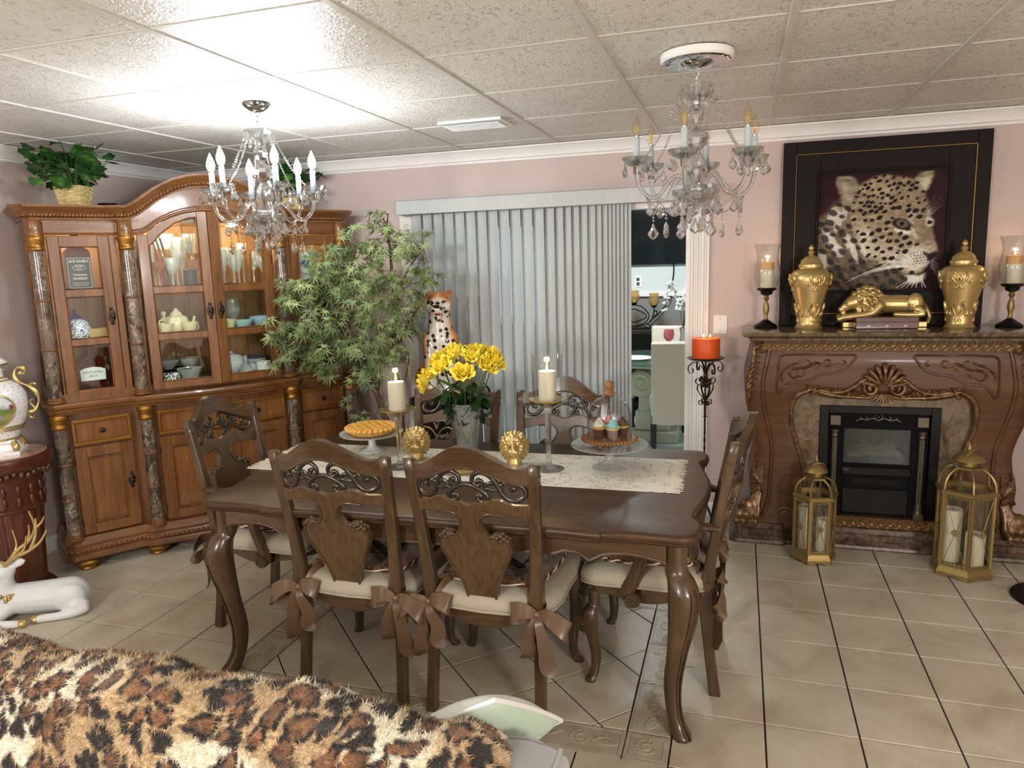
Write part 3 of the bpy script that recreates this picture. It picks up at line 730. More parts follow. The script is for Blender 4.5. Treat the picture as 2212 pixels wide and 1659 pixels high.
# ---- seat cushions with rope edge and ribbon bows
m = M['padcloth'] = mat('floral brocade', (112, 82, 40), .75, sheen=.3); t = NT(m)
v1 = t.co((1, 1, 1)); vo = t.voro(v1, 8.5); col = t.voro(v1, 8.5, out='Color')
vec = t.n('ShaderNodeTexVoronoi'); vec.inputs['Scale'].default_value = 8.5; t.l(v1, vec.inputs['Vector'])
flower = t.math('LESS_THAN', vo, .42); sep = t.n('ShaderNodeSeparateColor'); t.l(col, sep.inputs[0])
red = t.math('GREATER_THAN', sep.outputs[0], .62)
bg = t.ramp(t.math('SINE', t.math('MULTIPLY', t.voro(v1, 34), 26)), [(.3, (62, 44, 20)), (.7, (132, 98, 46))])
pet = t.ramp(t.math('SINE', t.math('MULTIPLY', t.noise(v1, 95, 1), 60)), [(.3, (168, 128, 62)), (.7, (120, 84, 36))])
pet2 = t.ramp(t.math('SINE', t.math('MULTIPLY', t.noise(v1, 95, 1), 60)), [(.3, (140, 30, 38)), (.7, (92, 16, 24))])
t.base(t.mix(flower, bg, t.mix(red, pet, pet2))); t.bump(t.noise(t.co(), 300, 2), .2, .001)
M['ropered'] = mat('dark red rope', (92, 36, 26), .7); M['ropecream'] = mat('cream rope', (220, 206, 176), .7)
def pad_outline():
    P = [(-.150, .085), (.150, .085), (.195, .20), (.205, .36), (.165, .435), (0, .448), (-.165, .435), (-.205, .36), (-.195, .20)]
    return smoothpts(P, 5, True)
def bow_mesh(flip, seed):
    rr = random.Random(seed); mb = MB()
    # knot sits on the outer rear of the post; local: x sideways, y away from the chair back (negative = rear), z up
    mb.sphere((0, -.008, 0), .015, 10, 8, (1.0, .8, 1.1))
    for sx_ in (-1, 1):
        L = .105 if sx_ == flip else .082; dz = -.030 if sx_ == flip else .012
        P = smoothpts([(0, -.008, 0), (sx_*L*.45, -.030, .018+dz*.3), (sx_*L, -.026, dz), (sx_*L*1.02, -.008, dz-.022), (sx_*L*.6, .004, dz*.6-.02), (0, -.004, -.004)], 5)
        n = len(P); ribbon(mb, P, [.018+.048*math.sin(PI*i/(n-1))**.7 for i in range(n)], (0, .25, 1), .0014)
        ln = .205 if sx_ == flip else .155
        P = smoothpts([(0, -.010, -.004), (sx_*.014, -.024, -.035), (sx_*.030+rr.uniform(-.01, .01), -.020+rr.uniform(-.01, .01), -ln*.6), (sx_*.048+rr.uniform(-.015, .02), -.012, -ln*.92), (sx_*.060, -.010, -ln*1.06)], 6); n = len(P)
        ribbon(mb, P, [.016+.044*min(1, i/(n-1)*1.5)*(1 if i < n-7 else max(.04, (n-1-i)/6)) for i in range(n)], (1, .3+.5*rr.random(), .15*sx_), .0014)
    return mb
def cushion(lbl):
    t_ = thing('seat_cushion', lbl, 'cushion', group='brocade chair cushions')
    P = pad_outline(); mb = MB(); stack(mb, P, [(.012, .482), (.0, .489), (-.001, .498), (.012, .507), (.05, .513), (.10, .515)]); mb.build('cushion_pad', M['padcloth'], t_, True, 60)
    Pt = smoothpts([(p[0], p[1], .490) for p in P[::2]], 4, True); n = len(Pt)
    for k_, mm in ((0, M['ropered']), (1, M['ropecream'])):
        H_ = []
        for i in range(n*2):
            j = i/2; a = Vector(Pt[int(j) % n]).lerp(Vector(Pt[(int(j)+1) % n]), j-int(j)); d = (Vector(Pt[(int(j)+1) % n])-Vector(Pt[int(j) % n])).normalized(); nn = Vector((d.y, -d.x, 0)); ph = i*.62+k_*PI
            H_.append(tuple(a+nn*(.004*math.cos(ph)+.001)+Vector((0, 0, .004*math.sin(ph)))))
        MB().tube(H_, .0042 if k_ == 0 else .0032, 5, True).build('rope_edge', mm, t_, True, 80)
    for sx_ in (-1, 1):
        mb = bow_mesh(sx_ if lbl else -1, 11 if sx_ > 0 else 5); mb.v = [(x+sx_*.203, y+.006, z+.425) for x, y, z in mb.v]
        P = smoothpts([(sx_*.150, .09, .492), (sx_*.178, .06, .482), (sx_*.20, .028+.036, .455), (sx_*.226, .034, .430), (sx_*.215, -.002, .426)], 5)
        ribbon(mb, P, [.030]*len(P), (0, .2, 1), .0013)
        P = smoothpts([(sx_*.150, .09, .492), (sx_*.160, .045, .478), (sx_*.172, .012, .446), (sx_*.192, -.002, .428)], 5)
        ribbon(mb, P, [.030]*len(P), (.5*sx_, 0, 1), .0013)
        mb.build('ribbon_bow', M['ribbon'], t_, True, 60)
    return t_
pc = chair_protos(False); pa = chair_protos(True); cu = cushion('x')
CH = [(pc, (-1.376, 2.228), 0, 'walnut chair without arms facing the pie stand, back to the sofa'),
      (pc, (-.843, 2.232), R(-1), 'walnut chair without arms pushed in opposite the lit sliding door chair, back to the sofa, beside the cake dome end'),
      (pc, (-1.400, 3.425), R(180), 'walnut chair behind the vase of roses with its back to the leopard statue'),
      (pc, (-.838, 3.425), R(177), 'walnut chair behind the glass candle stand with its back to the vertical blinds'),
      (pa, (-2.265, 2.785), R(-90), 'walnut armchair at the table end by the china cabinet'),
      (pa, (-.058, 2.80), R(90), 'walnut armchair at the table end by the fireplace')]
CU = ['brocade cushion with brown bows on the chair in front of the pie', 'brocade cushion with brown bows on the chair in front of the glass cake dome',
      'brocade cushion on the chair between roses and leopard statue', 'brocade cushion on the chair against the vertical blinds', 'brocade cushion with red flower on the armchair by the china cabinet', 'brocade cushion on the armchair by the fireplace']
CH[1] = (pc, (-.843, 2.232), R(-1), 'walnut chair without arms facing the lion heads and glass cake dome, back to the sofa')
used = set()
for (pr, (x, y), rz, lb), cl in zip(CH, CU):
    if id(pr) in used: o = dup(pr, (x, y, 0), rz, lb)
    else: used.add(id(pr)); o = pr; o.location = (x, y, 0); o.rotation_euler = (0, 0, rz); o['label'] = lb
    o['group'] = 'walnut dining chairs around the table'
    if cl is CU[0]: c_ = cu; c_.location = (x, y, 0); c_.rotation_euler = (0, 0, rz); c_['label'] = cl
    else: c_ = dup(cu, (x, y, 0), rz, cl)
# ================================================================ china cabinet across the corner
HA = R(55); HD = Vector((math.cos(HA), math.sin(HA), 0)); HP = Vector((-3.464, 2.895, 0))+HD*.845
cab = thing('china_cabinet', 'tall carved wooden china cabinet with arched top and brown marble columns', 'cabinet', tuple(HP), HA)
M['cabdiag'] = wood('cabinet diagonal veneer', (82, 48, 22), (132, 84, 44), (164, 110, 62), .28, 'z', .4, 1.2)
for nd in M['cabdiag'].node_tree.nodes:
    if nd.type == 'MAPPING': nd.inputs['Rotation'].default_value = (0, R(38), 0)
HWX = .845
def cfy(x):                     # bowed centre of the front (y in the cabinet frame; negative = into the room)
    a = abs(x); return 0.0 if a > .47 else (-.03 if a > .40 else -.03-.055*(1-(a/.40)**2))
plan = [(-HWX-.03, .36), (-HWX-.03, .02), (-HWX+.0, -.015), (-.50, -.012), (-.475, -.03), (-.455, -.05), (-.40, -.055)]+[(x, cfy(x)-.026) for x in np.linspace(-.36, .36, 15)]+[(.40, -.055), (.455, -.05), (.475, -.03), (.50, -.012), (HWX, -.015), (HWX+.03, .02), (HWX+.03, .36)]
plan = [(float(a), float(b)) for a, b in plan]
def moulding(name, prof, m_, path=plan, parent=cab): return MB().sweep(prof, [(p[0], p[1], 0) for p in path]).build(name, m_, parent, True, 35, True)
# lower carcase
fp = [(-HWX+.01, .36), (HWX-.01, .36), (HWX-.01, .03), (.47, .03), (.40, -.012)]+[(x, cfy(x)+.018) for x in np.linspace(.36, -.36, 9)]+[(-.40, -.012), (-.47, .03), (-HWX+.01, .03)]
fp = [(float(a), float(b)) for a, b in fp]
MB().prism(fp[::-1] if False else fp, .10, .90, 'xy').build('lower_carcase', M['cab'], cab, False, fix=True)
moulding('base_moulding', [(-.02, .062), (.012, .062), (.020, .072), (.018, .090), (.008, .100), (.014, .108), (.014, .128), (.006, .136), (.010, .150), (-.004, .172), (-.012, .186), (-.03, .188)], M['cabx'])
# carved guilloche band in the base and the dentils under the cornice
bm_ = MB(); L_ = 0
pp = [Vector((p[0], p[1], 0)) for p in plan[1:-1]]
def along(path, step):
    out = []; acc = 0; last = path[0]
    for a, b in zip(path, path[1:]):
        d = (b-a); L = d.length; s = step-acc if acc else 0.0
        while s <= L: out.append((a+d*(s/L), d.normalized())); s += step
        acc = (L-(s-step)) % step
    return out
for p, d in along(pp, .026):
    n_ = Vector((d.y, -d.x, 0)); a = math.atan2(d.y, d.x); bm_.sphere((0, 0, 0), .011, 8, 5, (1.25, .55, .75), Matrix.Translation(p+n_*.015+Vector((0, 0, .118))) @ Matrix.Rotation(a, 4, 'Z') @ Matrix.Rotation(.5, 4, 'Y'))
o = bm_.build('base_carving', M['cab'], cab, True, 80)
moulding('waist_moulding', [(-.02, .884), (.004, .884), (.006, .894), (.014, .900), (.016, .912), (.024, .920), (.026, .934), (.020, .944), (-.05, .946)], M['cabx'])
for x in (-.79, -.43, .43, .79):
    mb = MB().lathe([(.001, 0), (.045, 0), (.050, .008), (.046, .016), (.060, .028), (.068, .042), (.062, .054), (.045, .060), (.040, .066)], 24, (x, .035 if abs(x) > .6 else .01, 0), lobes=12, amp=.035); mb.build('bun_foot', M['cabgold'], cab, True, 50)
    mb = MB().lathe([(.001, 0), (.045, 0), (.050, .008), (.046, .016), (.060, .028), (.068, .042), (.062, .054), (.045, .060), (.040, .066)], 16, (x, .29, 0)); mb.build('bun_foot', M['cab'], cab, True, 50)
def column(x, y, z0, z1, cap):
    r = .036; segs = 3; mb = MB(); lo, hi = z0+.028, z1-cap
    mb.lathe([(r*.9, lo), (r*.93, hi)], 20, (x, y, 0)); c_ = mb.build('column', M['colmarble'], cab, True, 50)
    for i in range(1, segs):
        zz = lo+(hi-lo)*i/segs; MB().lathe([(r*.85, zz-.007), (r*1.02, zz-.005), (r*1.08, zz), (r*1.02, zz+.005), (r*.85, zz+.007)], 20, (x, y, 0)).build('column_ring', M['cab'], c_, True, 50)
    MB().lathe([(.001, z0), (r*1.25, z0), (r*1.25, z0+.008), (r*1.1, z0+.012), (r*1.15, z0+.02), (r*.9, z0+.03)], 20, (x, y, 0)).build('column_base', M['cab'], c_, True, 50)
    cp_ = MB().lathe([(r*.92, hi-.004), (r*1.12, hi+.004), (r*1.12, hi+.012), (r*.96, hi+.018), (r*1.0, hi+.03), (r*1.22, hi+.055), (r*1.25, hi+cap-.012), (r*1.1, hi+cap-.006), (r*1.1, hi+cap)], 32, (x, y, 0), lobes=16, amp=.03); cp_.build('capital', M['cabgold'], c_, True, 60)
for x, y in ((-HWX+.005, -.002), (-.425, -.038), (.425, -.038), (HWX-.005, -.002)): column(x, y, .186, .884, .075)
def frame_panel(parent, name, W, H_, m_, pm, Mx, stile=.05, th=.022, bead=True, arch=None, nrow=1, rows=None, glassm=None):
    """framed door in its own plane: x 0..W, z 0..H_, front at y=0"""
    g = MB(); inner = (stile, W-stile)
    g.box(0, stile, 0, th, 0, H_ if not arch else arch(0), .003).box(W-stile, W, 0, th, 0, H_ if not arch else arch(W), .003)
    rows = rows or [(stile, H_-stile)]
    zs_ = [0]+[z for r_ in rows for z in r_]
    for k in range(len(rows)): g.box(stile-.001, W-stile+.001, .001, th-.001, zs_[2*k], zs_[2*k+1], .002)
    if not arch: g.box(stile-.001, W-stile+.001, .001, th-.001, zs_[-1], H_, .002)
    return g
def put(parent, name, mb, m_, Mx, **k): 
    o = mb.build(name, m_, parent, **k); o.matrix_local = Mx; return o
def handle(parent, Mx):
    mb = MB(); mb.prism(smoothpts([(0, .050), (.010, .042), (.006, .034), (.016, .020), (.019, 0), (.016, -.020), (.006, -.034), (.010, -.042), (0, -.050), (-.010, -.042), (-.006, -.034), (-.016, -.020), (-.019, 0), (-.016, .020), (-.006, .034), (-.010, .042)][::-1], 3, True), -.005, 0, 'xz', .001)
    mb.lathe([(.001, .030), (.010, .028), (.013, .020), (.008, .010), (.007, 0)], 12, M=Matrix.Rotation(PI/2, 4, 'X'))
    for z in (.036, -.036): mb.sphere((0, -.005, z), .006, 8, 6)
    o = mb.build('door_handle', M['blackiron'], parent, True, 50, True); o.matrix_local = Mx; return o
def drawer(x0, x1, y0, y1):
    L = math.hypot(x1-x0, y1-y0); a = math.atan2(y1-y0, x1-x0); Mx = TR((x0, y0, .702), (0, 0, a))
    g = MB().box(0, L, .0, .02, 0, .145, .004); o = put(cab, 'drawer', g, M['cabdiag'], Mx)
    f = MB()
    f.box(0, L, -.008, .002, 0, .018, .004).box(0, L, -.008, .002, .127, .145, .004).box(0, .018, -.008, .002, .018, .127, .004).box(L-.018, L, -.008, .002, .018, .127, .004); f.build('drawer_frame', M['cabgold'], o, True, 40)
    b = MB(); k_ = 0
    nx = int((L-.05)/.010)
    for i in range(nx+1):
        for z in (.024, .121): b.sphere((.025+(L-.05)*i/nx, -.003, z), .0036, 6, 4)
    for i in range(1, 10):
        for xx in (.025, L-.025): b.sphere((xx, -.003, .024+.097*i/10), .0036, 6, 4)
    b.build('beading', M['cabgold'], o, True, 80)
    for kx in ((.5,) if L < .33 else (.5,)):
        MB().lathe([(.001, .026), (.012, .024), (.015, .016), (.010, .008), (.006, 0), (.012, -.001)], 14, M=Matrix.Translation((L*kx, 0, .0725)) @ Matrix.Rotation(PI/2, 4, 'X')).build('knob', M['blackiron'], o, True, 50)
def lower_door(x0, x1, y0, y1, hx, diag):
    L = math.hypot(x1-x0, y1-y0); a = math.atan2(y1-y0, x1-x0); Mx = TR((x0, y0, .197), (0, 0, a)); Hh = .492
    o = put(cab, 'door', frame_panel(cab, 'door', L, Hh, None, None, None, .058), M['cab'], Mx)
    MB().box(.055, L-.055, .008, .02, .055, Hh-.055).build('door_panel', M['cabdiag'] if diag else M['cab'], o, False)
    s_ = MB()
    for d, r in ((.058, .005), (.070, .0035)):
        s_.tube([(d, .002+(d-.058)*.4, d), (L-d, .002+(d-.058)*.4, d), (L-d, .002+(d-.058)*.4, Hh-d), (d, .002+(d-.058)*.4, Hh-d)], r, 6, True)
    s_.build('panel_bead', M['cab'], o, True, 40)
    if hx is not None: handle(o, TR((L*hx, -.001, .27)))
    for z in (.07, .42): MB().box(-.004 if (hx or 0) > .5 else L-.002, .002 if (hx or 0) > .5 else L+.004, -.003, .004, z-.02, z+.02, .001).build('hinge', M['blackiron'], o)
lower = [(-.79, -.50, -.002, -.002, .90, False), (-.37, -.003, cfy(.37)-.008, cfy(0)-.008, .90, True), (.003, .37, cfy(0)-.008, cfy(.37)-.008, .10, True), (.50, .79, -.002, -.002, .10, True)]
for x0, x1, y0, y1, hx, dg in lower: drawer(x0, x1, y0, y1); lower_door(x0, x1, y0, y1, hx, dg)
# ---- upper hutch
ZU0, ZU1 = .946, 1.905
MB().box(-HWX+.01, HWX-.01, .33, .345, ZU0, ZU1).build('back_panel', M['cabin'], cab, False)
for i in range(15):
    x = -HWX+.02+i*.112; MB().box(x, x+.108, .322, .331, ZU0, ZU1, .002).build('back_plank', M['cabin'], cab, False)
MB().box(-HWX+.01, HWX-.01, .0, .345, ZU0-.004, ZU0+.044).build('cabinet_floor', M['cab'], cab, False)
MB().prism([(-HWX+.01, .345), (-HWX+.01, .0), (-.40, -.01), (0, -.05), (.40, -.01), (HWX-.01, .0), (HWX-.01, .345)], ZU1-.01, ZU1+.01, 'xy').build('cabinet_ceiling', M['cab'], cab, False, fix=True)
for z in (1.252, 1.512): MB().prism([(-HWX+.03, .32), (-HWX+.03, .03), (-.44, .03), (0, -.03), (.44, .03), (HWX-.03, .03), (HWX-.03, .32)], z-.008, z+.008, 'xy').build('shelf', M['cabin'], cab, False, fix=True)
for sx_ in (-1, 1):
    MB().box(sx_*.445-.009, sx_*.445+.009, .02, .325, ZU0, ZU1).build('divider', M['cabin'], cab, False)
    # side: frame with a glass light
    xs_ = sx_*(HWX+.012); g = MB()
    g.box(xs_-.009, xs_+.009, .01, .06, ZU0, ZU1, .002).box(xs_-.009, xs_+.009, .29, .345, ZU0, ZU1, .002).box(xs_-.009, xs_+.009, .06, .29, ZU0, ZU0+.07, .002).box(xs_-.009, xs_+.009, .06, .29, ZU1-.1, ZU1, .002)
    so = g.build('side_panel', M['cab'], cab, True, 40); MB().box(xs_-.002, xs_+.002, .06, .29, ZU0+.07, ZU1-.1).build('side_glass', M['pane'], so, False)
for x, y in ((-HWX+.005, .004), (-.425, -.026), (.425, -.026), (HWX-.005, .004)):
    column(x, y, .950, 1.83, .08)
    MB().lathe([(.040, 1.83), (.042, 1.84), (.038, 1.85), (.038, 1.895), (.044, 1.905)], 20, (x, y, 0)).build('column_block', M['cab'], cab, True, 50)
# pilaster strips beside columns
for x0, x1 in ((-.80, -.79), (-.50, -.465), (-.388, -.37), (.37, .388), (.465, .50), (.79, .80)): MB().box(x0, x1, .004, .03, ZU0+.004, 1.84, .002).build('stile', M['cab'], cab, True, 30)
# friezes
for sx_ in (-1, 1):
    a, b = sorted((sx_*.80, sx_*.46)); g = MB().box(a, b, .0, .03, 1.832, 1.91, .003); g.tube([(a, -.002, 1.835), (b, -.002, 1.835)], .007, 6); g.build('frieze', M['cabx'], cab, True, 30)
def arch_in(x): a = abs(x); return float(np.interp(a, [0, .06, .12, .18, .24, .28, .315, .34, .37, .47], [1.963, 1.960, 1.950, 1.931, 1.902, 1.876, 1.848, 1.836, 1.832, 1.832]))
def arch_out(x): a = abs(x); return float(np.interp(a, [0, .08, .16, .24, .30, .345, .385, .42, .50], [2.088, 2.080, 2.056, 2.013, 1.968, 1.935, 1.914, 1.906, 1.905]))
xs_ = np.linspace(-.40, .40, 41)
P = [(float(x), arch_in(x)) for x in xs_]+[(float(x), arch_out(x)+.01) for x in xs_[::-1]]
g = MB().prism(P, 0, .022, 'xz'); g.v = [(x, y+cfy(x)+.028, z) for x, y, z in g.v]; tp = g.build('tympanum', M['cabx'], cab, True, 30)
g = MB().tube([(float(x), cfy(x)+.024, arch_in(x)+.004) for x in xs_], .009, 8); g.tube([(float(x), cfy(x)+.026, arch_in(x)+.022) for x in xs_], .004, 6); g.build('arch_bead', M['cab'], tp, True, 60)
# cornice: straight wings and the arch
cor = [(-.005, 0), (.010, 0), (.012, .010), (.006, .014), (.020, .022), (.026, .034), (.036, .040), (.046, .054), (.058, .062), (.060, .074), (-.02, .076)]
wing = [(-HWX-.035, .36), (-HWX-.035, .015), (-HWX-.005, -.020), (-.505, -.018), (-.475, -.035), (-.455, -.055), (-.43, -.06)]
MB().sweep(cor, [(p[0], p[1], 1.905) for p in wing]).build('cornice', M['cabx'], cab, True, 35, True)
MB().sweep(cor, [(-p[0], p[1], 1.905) for p in reversed(wing)]).build('cornice', M['cabx'], cab, True, 35, True)
for sx_ in (-1, 1): MB().prism([(sx_*p[0], p[1]) for p in ([(-HWX-.035, .36)]+wing[1:]+[(-.43, .36)])], 1.968, 1.976, 'xy').build('top_board', M['cab'], cab, False, fix=True)
AX = np.linspace(-.445, .445, 61); vs = []; K = len(cor)
for i, x in enumerate(AX):
    x = float(x); dz = (arch_out(x+.01)-arch_out(x-.01))/.02; L = math.hypot(1, dz); nx, nz = -dz/L, 1/L
    for u, v in cor: vs.append((x+nx*v, cfy(x)*.9-.006-u, arch_out(x)+nz*v))
fs = [(i*K+q_, i*K+q_+1, (i+1)*K+q_+1, (i+1)*K+q_) for i in range(60) for q_ in range(K-1)]+[tuple(range(K)), tuple(60*K+q_ for q_ in range(K))]
MB().add(vs, fs).build('arch_cornice', M['cabx'], cab, True, 35, True)
P = [(float(x), arch_out(float(x))+.072) for x in AX]; g = MB().grid(lambda u, v: (P[int(round(u*60))][0], -.05+v*.39, P[int(round(u*60))][1]), 61, 2); g.build('arch_roof', M['cab'], cab, True, 40)
# dentil leaves along the cornice
dn = MB()
for path in (wing[1:], [(-p[0], p[1]) for p in reversed(wing[1:])]):
    for p, d in along([Vector((q_[0], q_[1], 0)) for q_ in path], .017):
        n_ = Vector((d.y, -d.x, 0)); dn.sphere((0, 0, 0), .009, 6, 4, (.8, .6, 1.3), Matrix.Translation(p+n_*.020+Vector((0, 0, 1.929))) @ Matrix.Rotation(math.atan2(d.y, d.x), 4, 'Z') @ Matrix.Rotation(.6, 4, 'Y'))
s_ = 0
for i in range(1, 240):
    x = -.43+.86*i/240
    s_ += math.hypot(.86/240, arch_out(x)-arch_out(x-.86/240))
    if s_ >= .017:
        s_ = 0; dz = (arch_out(x+.01)-arch_out(x-.01))/.02; L = math.hypot(1, dz)
        dn.sphere((0, 0, 0), .009, 6, 4, (.8, .6, 1.3), Matrix.Translation((x-dz/L*.024, cfy(x)*.9-.026, arch_out(x)+.024/L)) @ Matrix.Rotation(-math.atan(dz)+.6, 4, 'Y'))
dn.build('cornice_carving', M['cab'], cab, True, 80)
# ---- glazed doors
def glazed(x0, x1, y0, y1, hx, arched=0):
    L = math.hypot(x1-x0, y1-y0); a = math.atan2(y1-y0, x1-x0); z0 = .962; Mx = TR((x0, y0, z0), (0, 0, a)); st = .054
    rows = [(.043, .281), (.318, .542), (.582, .806)]
    if not arched:
        Hh = .864; g = frame_panel(cab, 'd', L, Hh, None, None, None, st, rows=rows)
    else:
        X = lambda u: (x0+(x1-x0)*u/L); top = lambda u: arch_in(X(u))-z0-.006
        g = frame_panel(cab, 'd', L, 0, None, None, None, st, rows=rows, arch=lambda u: top(u if 0 < u < L else u))
        us = np.linspace(st, L-st, 14); itop = lambda u: float(np.interp(u/L if arched > 0 else 1-u/L, [0, .14, .2, .32, .5, .7, .86, 1], [.80, .806, .823, .872, .921, .952, .965, .970]))
        g.prism([(float(u), itop(float(u))) for u in us]+[(float(u), top(float(u))) for u in us[::-1]], .001, .021, 'xz', .001)
    o = put(cab, 'glazed_door', g, M['cab'], Mx, ang=30)
    for k_, (za, zb) in enumerate(rows):
        if arched and k_ == 2:
            P = [(st, za), (L-st, za)]+[(float(u), itop(float(u))) for u in us[::-1]]
            MB().prism(P, .009, .012, 'xz').build('pane', M['pane'], o, False); MB().tube([(p[0]+(.004 if p[0] < L/2 else -.004), .001, p[1]) for p in P], .0045, 6, True).build('pane_bead', M['cab'], o)
        else:
            MB().box(st, L-st, .009, .012, za, zb).build('pane', M['pane'], o, False)
            MB().tube([(st+.003, .001, za+.003), (L-st-.003, .001, za+.003), (L-st-.003, .001, zb-.003), (st+.003, .001, zb-.003)], .0045, 6, True).build('pane_bead', M['cab'], o)
    handle(o, TR((L*hx, -.001, .432)))
    for z in (.10, .43, .72): MB().box(L-.003 if hx < .5 else -.004, L+.004 if hx < .5 else .003, -.003, .004, z-.025, z+.025, .001).build('hinge', M['blackiron'], o)
glazed(-.788, -.502, .002, .002, .905); glazed(-.368, -.002, cfy(.368)+.008, cfy(0)+.012, .925, 1); glazed(.002, .368, cfy(0)+.012, cfy(.368)+.008, .075, -1); glazed(.502, .788, .002, .002, .095)
# puck lights under the cabinet's own ceiling
M['puck'] = mat('puck light lens', (255, 214, 150), .5, emit=(255, 196, 120), estr=14)
for x in (-.645, -.2, .2, .645):
    MB().lathe([(.001, 0), (.026, .0), (.030, .004), (.030, .010)], 16, (x, .16, ZU1-.021)).build('puck_light', M['puck'], cab)
    l = bpy.data.lights.new('puck_lamp', 'POINT'); l.energy = 2.4 if abs(x) > .5 else 2.6; l.color = (1, .86, .64); l.shadow_soft_size = .02
    lo = bpy.data.objects.new('puck_lamp', l); COL.objects.link(lo); lo.parent = cab; lo.location = (x, .13, ZU1-.05)
# ================================================================ crystal chandeliers
M['bulblit'] = mat('lit candle bulb', (255, 255, 255), .4, emit=(244, 250, 255), estr=BULB)
M['sleeve'] = mat('candle sleeve', (188, 198, 200), .4)
kite = []
def pend(w, h, th):
    """faceted leaf-shaped pendalogue hanging from the origin"""
    P = [(0, 0), (.22, -.12), (.36, -.30), (.80, -.52), (1.0, -.66), (.62, -.86), (0, -1.0)]
    out = [(w*a, h*b) for a, b in P]; ring = out+[(-x, z) for x, z in reversed(out[1:-1])]
    vs = [(x, 0, z) for x, z in ring]; n = len(vs)
    inn = [(x*.45, z*.62-h*.27) for x, z in ring]
    vs += [(x, -th, z) for x, z in inn]+[(x, th, z) for x, z in inn]; fs = []
    for i in range(n):
        j = (i+1) % n; fs.append((i, j, n+j, n+i)); fs.append((j, i, 2*n+i, 2*n+j))
    fs.append(tuple(n+i for i in range(n))); fs.append(tuple(2*n+i for i in range(n))[::-1])
    return MB().add(vs, fs)
pend_me = pend(.017, .048, .0065).mesh('crystal_drop', False); pend_big = pend(.021, .062, .008).mesh('crystal_drop', False)
def beads(mb, pts, r, step):
    P = [Vector(p) for p in pts]; acc = 0
    for a, b in zip(P, P[1:]):
        d = b-a; L = d.length; s = -acc
        while s <= L:
            if s >= 0: mb.sphere(tuple(a+d*(s/L)), r, 6, 4)
            s += step
        acc = (L-(s-step)) if s-step <= L else 0
    mb.tube(pts, .0006, 3)
def swag(a, b, sag, n=10): return [(a[0]+(b[0]-a[0])*i/n, a[1]+(b[1]-a[1])*i/n, a[2]+(b[2]-a[2])*i/n-sag*4*(i/n)*(1-i/n)) for i in range(n+1)]
